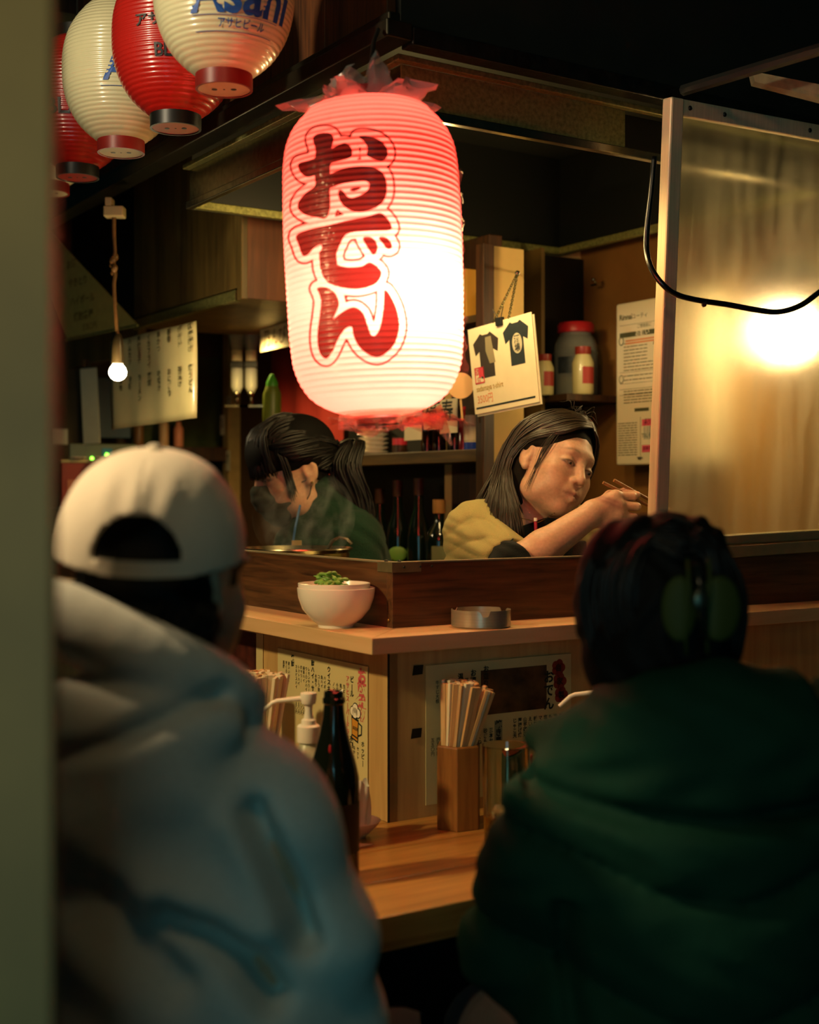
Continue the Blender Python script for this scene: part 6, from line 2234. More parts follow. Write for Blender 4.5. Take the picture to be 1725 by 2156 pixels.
    # left side: hangs beyond the face
    gr = [
        [P(.012, -.070, .098), P(.045, -.066, .075), P(.072, -.050, .030), P(.084, -.032, -.03), P(.086, -.024, -.10), P(.078, -.02, -.17)],
        [P(.012, -.050, .120), P(.050, -.044, .098), P(.083, -.022, .045), P(.093, -.006, -.02), P(.092, .000, -.10), P(.086, .004, -.18)],
        [P(.012, -.010, .132), P(.050, .004, .110), P(.087, .024, .050), P(.096, .034, -.02), P(.092, .034, -.10), P(.088, .034, -.19)],
        [P(.012, .030, .128), P(.04, .060, .102), P(.066, .090, .045), P(.070, .104, -.02), P(.066, .098, -.10), P(.06, .09, -.19)],
        [P(.0, .030, .128), P(.0, .080, .095), P(.0, .118, .035), P(-.02, .116, -.03), P(-.03, .10, -.10), P(-.04, .09, -.17)],
        [P(.0, .030, .128), P(-.036, .075, .092), P(-.055, .105, .035), P(-.066, .106, -.03), P(-.08, .10, -.08), P(-.10, .09, -.14)],
    ]
    hair_sheet(k, gr, 380, .0020, 5, .003, 14, .25)
    hair_sheet(k, [[P(-.066, .028, .050), P(-.082, .040, .0), P(-.080, .042, -.05), A3(1098, 1078, 2.92)], [P(-.060, .05, .05), P(-.078, .062, .0), P(-.072, .062, -.06), A3(1072, 1070, 2.95)]], 150, .0018, 15, .003, 14, .3)
    hair_sheet(k, [[P(.010, -.070, .098), P(-.030, -.078, .084), P(-.058, -.062, .060), P(-.078, -.026, .040), P(-.088, .012, .022), P(-.088, .04, .0)], [P(.012, -.060, .108), P(-.036, -.064, .088), P(-.066, -.044, .060), P(-.083, -.012, .044), P(-.090, .02, .022), P(-.089, .045, -.01)]], 130, .0017, 16, .002, 16, .3)
    # flyaway strands at the crown and a thin lock in front of the ear
    hair_sheet(k, [[P(.0, .0, .130), P(-.01, .0, .142), P(-.035, .01, .135)], [P(.02, -.03, .130), P(.045, -.03, .139), P(.07, -.03, .115)]], 18, .0007, 9, .006, 10, .1)
    hair_sheet(k, [[P(-.056, -.056, .066), P(-.068, -.050, .03), P(-.0735, -.044, -.02), P(-.074, -.036, -.08)], [P(-.062, -.050, .066), P(-.074, -.040, .03), P(-.078, -.032, -.02), P(-.079, -.024, -.09)]], 18, .0006, 13, .003, 12, .2)
    k.v = [tuple(np.array(v) - O) for v in k.v]
    st = ob('hair_strands', k, M_HAIRB, hb, smooth='all')
    st['kind'] = 'stuff'
    # chopsticks in her hand
    for i, (a, b_) in enumerate(((A3(1270, 1016, 2.852), A3(1445, 1105, 2.905)), (A3(1293, 1011, 2.858), A3(1450, 1098, 2.91)))):
        d = Vector(b_ - a)
        o = ob('cooking_chopstick', MB().tube([(0, 0, 0), tuple(d * .5), tuple(d)], [.0036, .0034, .0022], 10), mat('chopstick_brown', '#8c5a2e', 0.45), None, smooth=True, loc=tuple(a))
        tag(o, ["lower of the two brown chopsticks in the woman's hand", "upper of the two brown chopsticks in the woman's hand"][i], 'chopstick', "chopsticks in the woman's hand")
woman()

# ---------------------------------------------------------------- the masked cook with the ponytail
def cook():
    O = np.array((-.20, 3.46, 0))
    root = thing('person', 'masked cook with a black ponytail and dark green sweater looking down at the pot', 'person', tuple(O))
    R = frame((-.85, -.42, -.30))
    sc = 1.10
    ear = A3(652, 988, 3.36)
    c = ear - R @ (np.array((.078, .010, -.004)) * sc)
    xs = axis(-.52, .06, .013, ((-.42, -.16, .0032),))
    ys = axis(3.12, 3.68, .013, ((3.24, 3.50, .0032),))
    zs = axis(0, 1.62, .02, ((1.24, 1.56, .0032),))
    s = Solid(xs, ys, zs)
    neck0 = c + R @ np.array((0, .03, -.08))
    chest = np.array((-.205, 3.45, 1.22))
    hips = np.array((-.19, 3.48, .86))
    s.add(cap_(neck0, chest + np.array((-.01, 0, .07)), .052, .058), .03)
    s.add(ell(chest + np.array((0, 0, -.06)), (.135, .12, .17)), .05)
    s.add(cap_(chest - np.array((0, 0, .1)), hips, .12, .13), .05)
    for sx in (-1, 1):
        h0 = hips + np.array((.0, sx * .08, -.05))
        s.add(cap_(h0, h0 + np.array((-.01, 0, -.38)), .085, .055), .04)
        s.add(cap_(h0 + np.array((-.01, 0, -.38)), h0 + np.array((.02, 0, -.74)), .052, .036), .02)
        s.add(ell(h0 + np.array((-.04, 0, -.775)), (.11, .042, .035)), .03)
    shl, ell_, hl = np.array((-.15, 3.36, 1.225)), np.array((-.11, 3.29, 1.00)), np.array((-.31, 3.235, 1.02))
    shr, elr, hr = np.array((-.235, 3.56, 1.225)), np.array((-.24, 3.60, 1.0)), np.array((-.38, 3.42, 1.03))
    for a, b_, d in ((shl, ell_, hl), (shr, elr, hr)):
        s.add(cap_(chest + np.array((0, 0, .02)), a, .07, .055), .04)
        chain(s, [a, b_, d], [.050, .042, .027], .02)
        s.add(ell(d + np.array((-.05, -.01, -.005)), (.05, .034, .018)), .02)
        for q in range(4):
            s.add(cap_(d + np.array((-.07, -.026 + .015 * q, -.004)), d + np.array((-.115, -.028 + .017 * q, -.02)), .009, .007), .006)
        s.add(cap_(d + np.array((-.03, .03, 0)), d + np.array((-.075, .05, -.01)), .011, .008), .008)
    head_solid(s, c, R, sc, 0.25)
    me, pos = s.mesh('body', O)
    set_col(me, face_colours(pos, c, R, sc, SKIN, (.36, .15, .10), .6, (.08, .05, .03), (.05, .03, .02)))
    ob('body', me, M_SKIN, root)
    eyes(root, c, R, sc, O, (0, -.7, -.7))
    # face mask
    P = lambda *p: c + R @ (np.array(p) * sc)
    s = Solid(axis(c[0] - .15, c[0] + .12, .0035), axis(c[1] - .14, c[1] + .14, .0035), axis(c[2] - .16, c[2] + .06, .0035))
    s.add(ell(P(0, -.030, -.055), np.array((.067, .077, .058)) * sc, R), 0)
    s.add(ell(P(0, -.085, -.036), np.array((.028, .032, .036)) * sc, R), .03)
    s.add(ell(P(0, -.060, -.095), np.array((.034, .03, .022)) * sc, R), .03)
    zl = lambda x, y, z: (R[0, 2] * (x - c[0]) + R[1, 2] * (y - c[1]) + R[2, 2] * (z - c[2])) / sc
    yl = lambda x, y, z: (R[0, 1] * (x - c[0]) + R[1, 1] * (y - c[1]) + R[2, 1] * (z - c[2])) / sc
    s.keep(lambda x, y, z: np.maximum(zl(x, y, z) + .012 + .25 * (yl(x, y, z) + .09), yl(x, y, z) + .022 + .12 * np.abs(zl(x, y, z) + .06)))
    s.warp(lambda x, y, z: -.001 * np.sin(260 * zl(x, y, z)))
    me, _ = s.mesh('mask', O)
    mk = ob('face_mask', me, fabric('grey_mask', '#3c4032', scale=400), root)
    e = MB()
    for z in (-.03, -.085):
        e.tube([tuple(P(.060, -.026, z) - O), tuple(P(.074, -.005, z * .6 - .008) - O), tuple(P(.080, .018, -.01) - O)], .0015, 6)
    ob('ear_loop', e, mat('mask_loop', '#2a2c24', 0.8), mk)
    ob('earring', MB().sphere(tuple(P(.084, .004, -.034) - O), .0035, 10, 8), mat('thin_gold', '#b99a5a', 0.25, 1.0), root)
    # sweater
    s = Solid(axis(-.44, .06, .007), axis(3.14, 3.74, .007), axis(.80, 1.40, .007))
    s.add(ell(chest + np.array((0, 0, -.06)), (.155, .135, .19)), .05)
    s.add(cap_(chest - np.array((0, 0, .1)), hips, .14, .15), .05)
    s.add(cap_(chest + np.array((-.01, 0, .05)), chest + np.array((-.015, 0, .12)), .082, .066), .03)
    for a, b_, d in ((shl, ell_, hl), (shr, elr, hr)):
        s.add(cap_(chest + np.array((0, 0, .02)), a, .085, .072), .05)
        chain(s, [a, b_, a * 0 + b_ * .25 + d * .75], [.070, .060, .042], .03)
    s.warp(lambda x, y, z: -.003 * np.sin(x * 60 + z * 70 + 2 * np.sin(y * 40 + z * 30)))
    s.cut(cap_(neck0, chest + np.array((-.01, 0, .12)), .056, .056), .008)
    me, _ = s.mesh('sweater', O)
    ob('sweater', me, fabric('green_sweater', '#12301f', scale=220, bump=0.5), root)
    # apron straps and pens
    st = MB().tube([A3(560, 1200, 3.31) - O, A3(585, 1130, 3.285) - O, A3(600, 1085, 3.29) - O], .006, 8, flat=.4)
    ob('strap', MB().tube([A3(612, 1175, 3.27) - O, A3(622, 1110, 3.285) - O, A3(632, 1065, 3.31) - O], .0075, 8, flat=.4), mat('blue_strap', '#2a5a8c', 0.5), root)
    ob('name_badge', MB().box(-.012, .012, -.003, .003, -.02, .02).moved(Matrix.Translation(Vector(A3(625, 1155, 3.262) - O))), mat('badge_tan', '#9a8244', 0.5), root)
    # hair
    s = Solid(axis(c[0] - .16, c[0] + .16, .0045), axis(c[1] - .16, c[1] + .16, .0045), axis(c[2] - .16, c[2] + .17, .0045))
    s.add(ell(P(0, .016, .036), np.array((.086, .103, .092)) * sc, R), 0)
    s.add(ell(P(0, -.062, .052), np.array((.064, .036, .046)) * sc, R), .03)
    s.cut(ell(P(0, -.120, -.050), np.array((.075, .085, .080)) * sc, R), .01)
    s.cut(ell(P(.085, -.005, -.040), np.array((.035, .050, .046)) * sc, R), .01)
    s.cut(ell(P(-.085, -.005, -.040), np.array((.035, .050, .046)) * sc, R), .01)
    me, _ = s.mesh('hair', O)
    hb = ob('hair', me, mat('under_hair_black', '#080604', .75, spec=.15), root)
    tie = P(.030, .110, .020)
    k = MB()
    gs = []
    for a in np.linspace(-1.25, 1.25, 7):
        sx = math.sin(a)
        gs.append([P(.075 * sx, -.085 + .03 * abs(sx), .070 - .03 * abs(sx)), P(.082 * sx, -.040, .118 - .055 * sx * sx), P(.084 * sx, .030, .124 - .07 * sx * sx), P(.055 * sx + .01, .085, .075 - .04 * sx * sx), tie])
    hair_sheet(k, gs, 420, .0024, 5, .003, 14, .5)
    for q in (-1, 1):
        gq = [[P(q * .060, -.070, .075), P(q * .084, -.030, .072), P(q * .078, .045, .062), tie], [P(q * .076, -.050, .050), P(q * .090, -.005, .045), P(q * .072, .060, .040), tie], [P(q * .082, -.030, .030), P(q * .090, .012, .030), P(q * .066, .072, .018), tie], [P(q * .070, .050, -.02), P(q * .060, .080, -.01), P(q * .04, .098, .0), tie]]
        hair_sheet(k, gq, 200, .0022, 6, .003, 12, .5)
    # bangs
    bg = [[P(x * .7, -.010, .128), P(x * .9, -.062 + 2 * x * x, .108), P(x * 1.08, -.088 + 5 * x * x, .072), P(x * 1.15, -.096 + 7 * x * x, .035), P(x * 1.18, -.098 + 8 * x * x, .006)] for x in (-.060, -.04, -.02, 0, .02, .04, .060)]
    hair_sheet(k, bg, 260, .0020, 7, .0025, 10, .25)
    sd = [[P(.066, -.055, .075), P(.076, -.052, .03), P(.075, -.050, -.02), P(.07, -.050, -.06)], [P(.072, -.04, .07), P(.08, -.036, .03), P(.080, -.036, -.01), P(.078, -.036, -.045)]]
    hair_sheet(k, sd, 26, .0018, 8, .003, 10, .2)
    pt = []
    for a in np.linspace(0, 2 * PI, 9):
        d = np.array((math.cos(a), math.sin(a), 0)) * .016
        pt.append([tie + d * .4, tie + np.array((.045, .01, .012)) + d * 1.3, A3(728, 985, 3.42) + d * 2.1, A3(752, 1050, 3.42) + d * 2.0, A3(768, 1110, 3.41) + d * 1.2])
    hair_sheet(k, pt, 200, .0034, 11, .004, 16, .2, wave=.004)
    k.v = [tuple(np.array(v) - O) for v in k.v]
    o = ob('hair_strands', k, M_HAIR, hb, smooth='all')
    o['kind'] = 'stuff'
    ob('hair_tie', MB().tube([tuple(tie - O + np.array((.012 * math.cos(t) * .3, .016 * math.cos(t), .016 * math.sin(t)))) for t in np.linspace(0, 2 * PI, 17)[:-1]], .005, 8, closed=True), M_BLACK, hb, smooth='all')
cook()

# ---------------------------------------------------------------- customer in the white cap and grey hoodie
def legs_seated(s, hips, ang, seat_z):
    f = np.array((math.sin(ang), math.cos(ang), 0))
    r_ = np.array((math.cos(ang), -math.sin(ang), 0))
    for sx in (-1, 1):
        h0 = hips + r_ * sx * .09
        k0 = h0 + f * .38 + r_ * sx * .05
        k0[2] = seat_z + .06
        f0 = k0 + f * .02
        f0[2] = .08
        s.add(cap_(h0, k0, .095, .065), .04)
        s.add(cap_(k0, f0, .06, .042), .02)
        s.add(ell(f0 + f * .06 + np.array((0, 0, -.04)), (.055, .11, .04)), .03)

def arm(s, pts, rr, k=.02):
    chain(s, pts, rr, k)

def man():
    O = np.array((-.24, 1.42, 0))
    root = thing('person', 'customer seen from behind in a white cap and grey hooded sweatshirt', 'person', tuple(O))
    yaw = math.radians(24)
    R = frame((math.sin(yaw), math.cos(yaw), -.20))
    sc = 1.0
    c = np.array((-.264, 1.438, 1.262))
    xs = axis(-.56, .18, .014, ((-.37, -.14, .004),))
    ys = axis(1.26, 2.0, .014, ((1.32, 1.56, .004),))
    zs = axis(0, 1.42, .02, ((1.13, 1.38, .004),))
    s = Solid(xs, ys, zs)
    neck = np.array((-.255, 1.40, 1.08))
    s.add(cap_(c + R @ np.array((0, .03, -.08)), neck, .055, .06), .03)
    s.add(ell((-.25, 1.42, .88), (.15, .10, .24)), .05)
    s.add(ell((-.25, 1.43, .62), (.15, .11, .12)), .05)
    legs_seated(s, np.array((-.25, 1.44, .60)), math.radians(15), .52)
    shr, elr, hr = np.array((-.15, 1.40, 1.00)), np.array((-.09, 1.46, .775)), np.array((-.15, 1.68, .82))
    shl, ell_, hl = np.array((-.405, 1.44, 1.03)), np.array((-.40, 1.56, .80)), np.array((-.27, 1.76, .80))
    for a, b_, d in ((shr, elr, hr), (shl, ell_, hl)):
        s.add(cap_(neck - np.array((0, 0, .04)), a, .06, .055), .04)
        chain(s, [a, b_, d], [.052, .045, .028], .02)
        fw = (d - b_) / np.linalg.norm(d - b_)
        s.add(ell(d + fw * .05, (.04, .05, .018)), .02)
        for q in range(4):
            p0 = d + fw * .085 + np.array((-.028 + .018 * q, 0, 0))
            s.add(cap_(p0, p0 + fw * .04 + np.array((0, 0, -.012)), .009, .0075), .006)
        s.add(cap_(d + fw * .03 + np.array((-.03, 0, 0)), d + fw * .075 + np.array((-.055, 0, 0)), .011, .009), .01)
    head_solid(s, c, R, sc, .4)
    me, pos = s.mesh('body', O)
    cols = face_colours(pos, c, R, sc, SKIN, (.36, .15, .10), .6, (.08, .05, .03), (.05, .03, .02))
    l = (pos - c) @ R
    beard = np.clip((-.035 - l[:, 2]) / .02, 0, 1) * (l[:, 1] < .03) * np.clip((l[:, 2] + .14) / .02, 0, 1)
    cols = cols * (1 - .55 * beard[:, None]) + np.array((.06, .04, .03)) * .55 * beard[:, None]
    set_col(me, cols)
    ob('body', me, M_SKIN, root)
    eyes(root, c, R, sc, O, (0, -1, -.2))
    # hair under the cap
    P = lambda *p: c + R @ np.array(p)
    s = Solid(axis(c[0] - .14, c[0] + .14, .005), axis(c[1] - .14, c[1] + .14, .005), axis(c[2] - .16, c[2] + .12, .005))
    s.add(ell(P(0, .012, .03), (.082, .099, .088), R), 0)
    s.add(ell(P(0, .036, -.040), (.080, .060, .062), R), .03)
    s.add(ell(P(.066, -.026, -.028), (.027, .054, .078), R), .02)
    s.add(ell(P(.056, -.050, -.086), (.026, .046, .036), R), .02)
    s.cut(ell(P(-.02, -.120, -.02), (.074, .080, .14), R), .01)
    s.warp(lambda x, y, z: -.004 * np.sin(x * 90 + 3 * np.sin(z * 40)) * np.sin(y * 80 + z * 60))
    me, _ = s.mesh('hair', O)
    hb = ob('hair', me, mat('dark_hair', '#0d0b06', 0.6, spec=0.25), root)
    k = MB()
    g1 = []
    for a in np.linspace(-1.5, 1.6, 12):
        x, y = math.sin(a) * .082, math.cos(a) * .085 + .012
        g1.append([P(x * .96, y * .96, -.030), P(x * 1.0, y * 1.0, -.045), P(x * 1.0, y * 1.02, -.065), P(x * 1.02, y * 1.04, -.088)])
    hair_sheet(k, g1, 420, .0024, 21, .004, 10, .15, wave=.003)
    k.v = [tuple(np.array(v) - O) for v in k.v]
    o = ob('hair_strands', k, MATS['dark_hair'], hb, smooth='all')
    o['kind'] = 'stuff'
    # cap
    cy = math.radians(-2)
    ff = np.array((math.sin(cy), math.cos(cy), .17))
    RC = frame(ff, (0.05, 0, 1))
    cc = np.array((-.2765, 1.425, 1.278))
    Q = lambda *p: cc + RC @ np.array(p)
    s = Solid(axis(cc[0] - .13, cc[0] + .13, .003), axis(cc[1] - .14, cc[1] + .14, .003), axis(cc[2] - .06, cc[2] + .15, .003))
    rx, ry, rz = .0985, .110, .119
    def dome(x, y, z):
        dx, dy, dz = x - cc[0], y - cc[1], z - cc[2]
        a, b_, h = (RC[0, i] * dx + RC[1, i] * dy + RC[2, i] * dz for i in range(3))
        hh = np.clip(h, 0, None) / rz
        q = ((np.abs(a) / rx) ** 2.0 + (np.abs(b_) / ry) ** 2.0) ** 1.12 + hh ** 2.35
        d = (q ** 0.45 - 1) * .095
        th = np.arctan2(a, b_)
        d = d - .0016 * np.abs(np.sin(3 * th)) * 0 + .0010 * np.exp(-(np.sin(3 * th) / .03) ** 2) * (hh < .97)
        # gathered creases above the back opening
        up = np.clip((h - .058) / .03, 0, 1) * np.clip((.112 - h) / .05, 0, 1) * (b_ > 0) * np.exp(-(a / .05) ** 2)
        d = d - .0028 * up * np.sin(a * 190 + 10 * h)
        shell = np.abs(d) - .0022
        op = np.maximum(np.sqrt((a / .044) ** 2 + ((h - .023) / .045) ** 2) - 1, (.023 - h) / .05)
        op = np.where(b_ > 0, op, 1.0) * .046
        shell = np.maximum(shell, -op)
        return np.maximum(shell, -(h - .008))
    s.add((cc - .14, cc + .14, dome), 0)
    me, _ = s.mesh('cap', O)
    cap_mat = fabric('white_canvas', '#d3c7b0', noise=.06, scale=400)
    cp = ob('cap', me, cap_mat, root)
    ob('button', MB().sphere(tuple(Q(0, 0, rz + .002) - O), (.009, .009, .006), 16, 10), cap_mat, cp, smooth='all')
    br = MB().grid(lambda u, v: tuple(Q((u - .5) * .196 * (1 - .10 * v), -(.062 + .045 * math.cos((u - .5) * 2.4)) - .070 * v * math.cos((u - .5) * 2.2), -.002 - .010 * (2 * u - 1) ** 2 - .004 * v) - O), 20, 8)
    o = ob('brim', br, cap_mat, cp, smooth='all')
    m_ = o.modifiers.new('thick', 'SOLIDIFY')
    m_.thickness = .004
    ob('strap', MB().grid(lambda u, v: tuple(Q(.1015 * math.sin(-.62 + 1.0 * u), .113 * math.cos(-.62 + 1.0 * u), .008 + .017 * v) - O), 12, 2), cap_mat, cp, smooth='all')
    # hoodie
    s = Solid(axis(-.60, .10, .0065), axis(1.20, 1.90, .0065), axis(.50, 1.28, .0065))
    s.add(ell((-.245, 1.415, .93), (.165, .128, .20)), .05)
    s.add(ell((-.225, 1.42, .72), (.150, .135, .22)), .06)
    s.add(ell((-.22, 1.42, .58), (.165, .145, .10)), .05)
    s.add(cap_((-.27, 1.385, 1.045), (-.154, 1.385, 1.022), .085, .072), .05)
    s.add(cap_((-.27, 1.385, 1.05), (-.395, 1.43, 1.025), .085, .070), .05)
    shr = np.array((-.158, 1.395, .985))
    elr = np.array((-.100, 1.47, .77))
    chain(s, [shr, (shr + elr) / 2 + np.array((.006, -.012, 0)), elr, elr * .35 + hr * .65], [.078, .079, .070, .052], .035)
    chain(s, [shl, ell_, ell_ * .35 + hl * .65], [.072, .066, .05], .04)
    # hood bunched round the neck: thick roll, high at the back
    nseg = 26
    rp = []
    for i in range(nseg):
        a = 2 * PI * i / nseg
        p = np.array((-.283 + .100 * math.sin(a), 1.41 - .088 * math.cos(a), 1.170 + .034 * math.cos(a) - .045 * math.sin(a)))
        rp.append(p)
    for i in range(nseg):
        a = 2 * PI * i / nseg
        r0 = .030 + .004 * math.cos(a)
        s.add(cap_(rp[i], rp[(i + 1) % nseg], r0, r0), .012)
    s.add(ell((-.290, 1.335, 1.115), (.128, .064, .058)), .012)
    s.add(cap_((-.33, 1.33, 1.045), (-.235, 1.33, 1.075), .052, .045), .03)
    s.cut(cap_((-.275, 1.43, 1.10), (-.275, 1.425, 1.30), .066, .080), .012)
    def crease(x, z, pts, w, amp):
        d = None
        for i in range(len(pts) - 1):
            ax_, az_ = pts[i]
            bx_, bz_ = pts[i + 1]
            ex, ez = bx_ - ax_, bz_ - az_
            t = np.clip(((x - ax_) * ex + (z - az_) * ez) / (ex * ex + ez * ez), 0, 1)
            q = (x - ax_ - t * ex) ** 2 + (z - az_ - t * ez) ** 2
            d = q if d is None else np.minimum(d, q)
        return amp * np.exp(-d / (w * w))
    def XZ(px, py, Y=1.30):
        p = at(px, py, Y)
        return p[0], p[2]
    def folds(x, y, z):
        back = np.clip((1.48 - y) / .06, 0, 1)
        d = crease(x, z, [XZ(130, 1585), XZ(250, 1555), XZ(360, 1505), XZ(450, 1470)], .011, .009)
        d = d + crease(x, z, [XZ(530, 1720), XZ(575, 1830), XZ(615, 1930), XZ(640, 2010)], .014, .026)
        d = d + crease(x, z, [XZ(350, 1925), XZ(440, 1965), XZ(520, 2030), XZ(570, 2120)], .015, .022)
        d = d + crease(x, z, [XZ(250, 1890), XZ(320, 1990), XZ(380, 2060)], .02, .012)
        d = d - crease(x, z, [XZ(500, 1740), XZ(545, 1850), XZ(580, 1950)], .022, .008)
        d = d - crease(x, z, [XZ(300, 1890), XZ(420, 1925), XZ(520, 1990)], .024, .007)
        return 1.5 * back * d - .0035 * np.sin(x * 34 + z * 22 + 2 * np.sin(z * 17 + x * 9)) - .002 * np.sin(z * 60 + x * 25)
    s.warp(folds)
    me, _ = s.mesh('hoodie', O)
    ob('hoodie', me, fabric('grey_fleece', '#bdbcb0', noise=.10, scale=260, bump=.3), root)
    # trousers
    s = Solid(axis(-.52, .02, .016), axis(1.25, 2.0, .016), axis(0.05, .72, .016))
    s.add(ell((-.24, 1.43, .60), (.165, .135, .10)), .05)
    legs_seated(s, np.array((-.25, 1.44, .60)), math.radians(15), .52)
    s.warp(lambda x, y, z: -.014 + 0 * x * y * z)
    me, _ = s.mesh('trousers', O)
    ob('trousers', me, fabric('dark_denim', '#161b24'), root)
man()

# ---------------------------------------------------------------- customer in the padded jacket
def jacket_person():
    O = np.array((.31, 1.56, 0))
    root = thing('person', 'customer seen from behind in a dark green padded jacket, dark hair clipped up', 'person', tuple(O))
    R = frame((-.30, .95, -.22))
    sc = 1.0
    c = np.array((.303, 1.635, 1.205))
    s = Solid(axis(-.02, .66, .014, ((.20, .42, .004),)), axis(1.40, 2.15, .014, ((1.52, 1.76, .004),)), axis(0, 1.36, .02, ((1.07, 1.32, .004),)))
    neck = np.array((.31, 1.585, 1.03))
    s.add(cap_(c + R @ np.array((0, .03, -.08)), neck, .05, .055), .03)
    s.add(ell((.32, 1.57, .82), (.14, .095, .24)), .05)
    s.add(ell((.32, 1.58, .58), (.15, .11, .12)), .05)
    legs_seated(s, np.array((.32, 1.58, .56)), math.radians(-8), .50)
    shl, ell_, hl = np.array((.215, 1.575, .945)), np.array((.175, 1.69, .80)), np.array((.29, 1.86, .80))
    shr, elr, hr = np.array((.475, 1.575, .97)), np.array((.53, 1.68, .80)), np.array((.44, 1.90, .79))
    for a, b_, d in ((shr, elr, hr), (shl, ell_, hl)):
        s.add(cap_(neck - np.array((0, 0, .04)), a, .06, .052), .04)
        chain(s, [a, b_, d], [.050, .044, .027], .02)
        fw = (d - b_) / np.linalg.norm(d - b_)
        s.add(ell(d + fw * .05, (.04, .05, .018)), .02)
        for q in range(4):
            p0 = d + fw * .085 + np.array((-.028 + .018 * q, 0, 0))
            s.add(cap_(p0, p0 + fw * .04 + np.array((0, 0, -.012)), .009, .0075), .006)
        s.add(cap_(d + fw * .03 + np.array((.03, 0, 0)), d + fw * .075 + np.array((.055, 0, 0)), .011, .009), .01)
    head_solid(s, c, R, sc, .4)
    me, pos = s.mesh('body', O)
    set_col(me, face_colours(pos, c, R, sc, SKIN, (.36, .15, .10), .6, (.08, .05, .03), (.05, .03, .02)))
    ob('body', me, M_SKIN, root)
    eyes(root, c, R, sc, O, (0, -1, -.2))
    # hair: gathered up at the back, split by the clip
    H = lambda px, py, y=1.56: A3(px, py, y)
    s = Solid(axis(.16, .46, .004), axis(1.47, 1.80, .004), axis(1.06, 1.36, .004))
    s.add(ell(c + np.array((-.004, .0, .012)), (.096, .120, .101)), 0)
    s.add(ell(c + np.array((0, -.024, -.055)), (.090, .082, .085)), .03)
    s.add(ell(H(1345, 1200, 1.575) + np.array((0, .02, 0)), (.062, .05, .062)), .03)
    s.add(ell(H(1500, 1210, 1.585) + np.array((0, .02, 0)), (.030, .045, .060)), .02)
    s.add(cap_(H(1435, 1130, 1.60), H(1465, 1110, 1.61), .018, .012), .02)
    s.cut(cap_(H(1432, 1165, 1.51), H(1470, 1330, 1.505), .012, .010), .015)
    s.cut(ell(c + R @ np.array((0, -.125, -.03)), (.06, .075, .10), R), .01)
    s.warp(lambda x, y, z: -.0022 * np.sin(x * 170 + 3 * np.sin(z * 50 + y * 20)))
    me, _ = s.mesh('hair', O)
    mh = mat('jacket_hair', '#120c07', 0.58, spec=0.35)
    hb = ob('hair', me, mat('under_hair_black', '#080604', .75, spec=.15), root)
    k = MB()
    gl = []
    for t in np.linspace(0, 1, 7):
        x0 = 1238 + 40 * t
        gl.append([H(1250 + 95 * t, 1395 - 20 * t, 1.60 - .04 * t), H(1232 + 90 * t, 1300 - 20 * t, 1.60 - .055 * t), H(1245 + 85 * t, 1200 - 10 * t, 1.60 - .055 * t), H(1310 + 60 * t, 1125 + 15 * t, 1.60 - .04 * t), H(1420 + 10 * t, 1128 + 40 * t, 1.575 - .03 * t)])
    hair_sheet(k, gl, 200, .0030, 41, .004, 14, .4)
    gr = [[H(1548, 1390, 1.61), H(1552, 1290, 1.60), H(1535, 1210, 1.59), H(1500, 1150, 1.585), H(1460, 1130, 1.575)], [H(1500, 1380, 1.575), H(1510, 1290, 1.565), H(1500, 1220, 1.555), H(1480, 1160, 1.56), H(1455, 1145, 1.56)]]
    hair_sheet(k, gr, 70, .0030, 43, .004, 14, .4)
    tp = [[H(1330, 1125, 1.63), H(1385, 1098, 1.62), H(1440, 1110, 1.60), H(1450, 1150, 1.57)], [H(1300, 1150, 1.68), H(1370, 1103, 1.68), H(1450, 1100, 1.66), H(1490, 1125, 1.62)]]
    hair_sheet(k, tp, 60, .0026, 45, .004, 12, .3)
    k.v = [tuple(np.array(v) - O + np.array((0, -.018, 0))) for v in k.v]
    o = ob('hair_strands', k, mh, hb, smooth='all')
    o['kind'] = 'stuff'
    # claw clip: two wings, hinge bar, teeth
    olive = mat('olive_acetate', '#2e3612', 0.65, spec=.2)
    cl = ob('hair_clip', MB().tube([tuple(H(1462, 1185, 1.507) - O), tuple(H(1475, 1260, 1.497) - O), tuple(H(1478, 1345, 1.507) - O)], [.004, .006, .004], 10), mat('clip_black', '#0f1410', 0.25, coat=.5), root, smooth='all')
    for px, w, dx in ((1428, .020, -.004), (1512, .026, .004)):
        p = H(px, 1280, 1.512) - O
        m = MB().sphere((0, 0, 0), (w, .006, .037), 20, 12)
        m.v = [(a + p[0], b + p[1] + .25 * abs(a + dx), c_ + p[2]) for a, b, c_ in m.v]
        ob('clip_wing', m, olive, cl, smooth='all')
    ob('hinge', MB().sphere(tuple(H(1470, 1262, 1.492) - O), (.009, .004, .012), 14, 10), mat('clip_metal', '#3f463c', .35, .8), cl, smooth='all')
    for x0 in (1440, 1484):
        ob('clip_tooth', MB().tube([tuple(H(x0 + 4, 1175, 1.512) - O), tuple(H(x0 + 8, 1235, 1.505) - O), tuple(H(x0, 1320, 1.51) - O), tuple(H(x0 + 2, 1375, 1.515) - O)], .0022, 8), olive, cl, smooth='all')
    cl.location = (0, -.010, 0)
    # padded jacket
    s = Solid(axis(-.06, .74, .007), axis(1.32, 2.05, .007), axis(.45, 1.20, .007))
    s.add(ell((.335, 1.555, .90), (.195, .150, .20)), .05)
    s.add(ell((.335, 1.56, .68), (.215, .165, .24)), .06)
    s.add(cap_((.30, 1.545, .985), (.20, 1.56, .945), .098, .085), .05)
    s.add(cap_((.34, 1.545, .985), (.48, 1.56, .955), .098, .088), .05)
    chain(s, [np.array((.180, 1.565, .94)), np.array((.150, 1.64, .805)), np.array((.245, 1.81, .815))], [.092, .084, .064], .04)
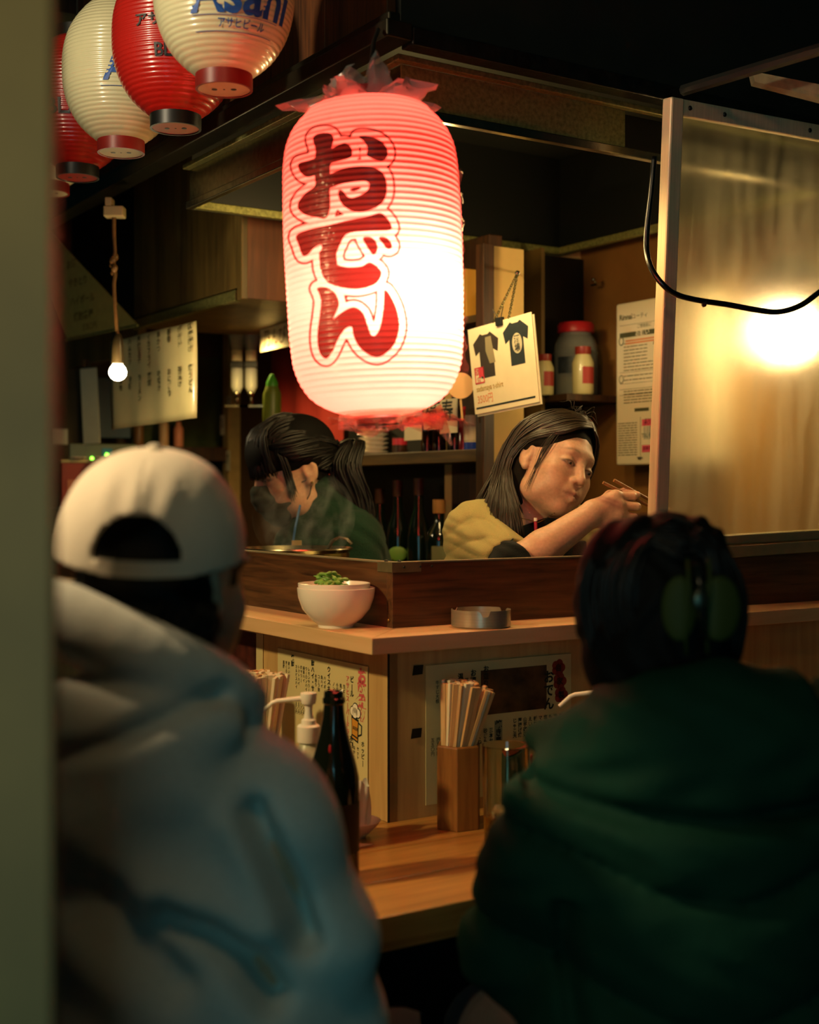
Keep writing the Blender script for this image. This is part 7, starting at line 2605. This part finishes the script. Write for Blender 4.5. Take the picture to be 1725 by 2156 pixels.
    chain(s, [np.array((.50, 1.565, .95)), np.array((.55, 1.66, .815)), np.array((.47, 1.83, .815))], [.092, .084, .064], .04)
    # hood lying on the shoulders
    s.add(ell((.355, 1.50, 1.075), (.150, .075, .082)), .04)
    s.add(ell((.335, 1.56, 1.095), (.125, .105, .065)), .03)
    s.add(cap_((.215, 1.56, 1.055), (.165, 1.68, 1.045), .050, .022), .03)
    s.add(cap_((.46, 1.54, 1.075), (.53, 1.60, 1.04), .062, .05), .04)
    s.cut(cap_((.305, 1.61, 1.06), (.303, 1.60, 1.2), .078, .092), .015)
    def puff(x, y, z):
        u = z + .035 * np.cos((x - .32) * 6) - .02 * np.sin(x * 14)
        row = np.abs(np.sin(PI * (u - .02) / .135))
        q = .026 * (1 - np.clip(row, 0, 1) ** .4) * (z < 1.0)
        q = q - .003 * np.sin(x * 60 + 3 * np.sin(z * 45)) * np.sin(z * 38 + x * 12)
        arms = .016 * np.exp(-((x - .17 - .10 * (.9 - z)) / .012) ** 2) * (z < .90) * (y < 1.56)
        hood = .018 * np.exp(-((z - .995 - .6 * (x - .32) ** 2) / .012) ** 2) * (np.abs(x - .33) < .2) * (y < 1.6)
        slit = .02 * np.exp(-((x - .47 - .25 * (1.10 - z)) / .009) ** 2) * (z > .98)
        pock = .012 * np.exp(-((z - 1.00) / .007) ** 2) * np.exp(-((x - .43) / .05) ** 4)
        return q + arms + hood + slit + pock
    s.warp(puff)
    me, _ = s.mesh('jacket', O)
    ob('jacket', me, mat('green_nylon', '#06281b', 0.8, spec=.12, noise=.12, nscale=30, bump=.12, bscale=90), root)
    s = Solid(axis(.02, .62, .016), axis(1.35, 2.15, .016), axis(0.05, .68, .016))
    s.add(ell((.32, 1.57, .56), (.165, .135, .10)), .05)
    legs_seated(s, np.array((.32, 1.58, .56)), math.radians(-8), .50)
    s.warp(lambda x, y, z: -.014 + 0 * x * y * z)
    me, _ = s.mesh('trousers', O)
    ob('trousers', me, fabric('black_trousers', '#101216'), root)
jacket_person()

def stool(x, y, z, label):
    r = thing('bar_stool', label, 'stool', (x, y, 0))
    ob('seat', MB().lathe([(0.0, z - .05), (.15, z - .05), (.16, z - .035), (.16, z - .012), (.15, z), (0.0, z)], 32), mat('stool_vinyl', '#2a1614', .5), r, smooth=True)
    for sx, sy in ((1, 1), (1, -1), (-1, 1), (-1, -1)):
        ob('leg', MB().tube([(sx * .09, sy * .09, z - .05), (sx * .13, sy * .13, 0)], .012, 10), M_STEELD, r, smooth=True)
    ob('ring', MB().tube([(.155 * math.cos(t), .155 * math.sin(t), .2) for t in np.linspace(0, 2 * PI, 25)[:-1]], .007, 8, closed=True), M_STEELD, r, smooth='all')
stool(-.25, 1.40, .48, 'round bar stool under the customer in the grey hoodie')
stool(.32, 1.54, .44, 'round bar stool under the customer in the padded jacket')
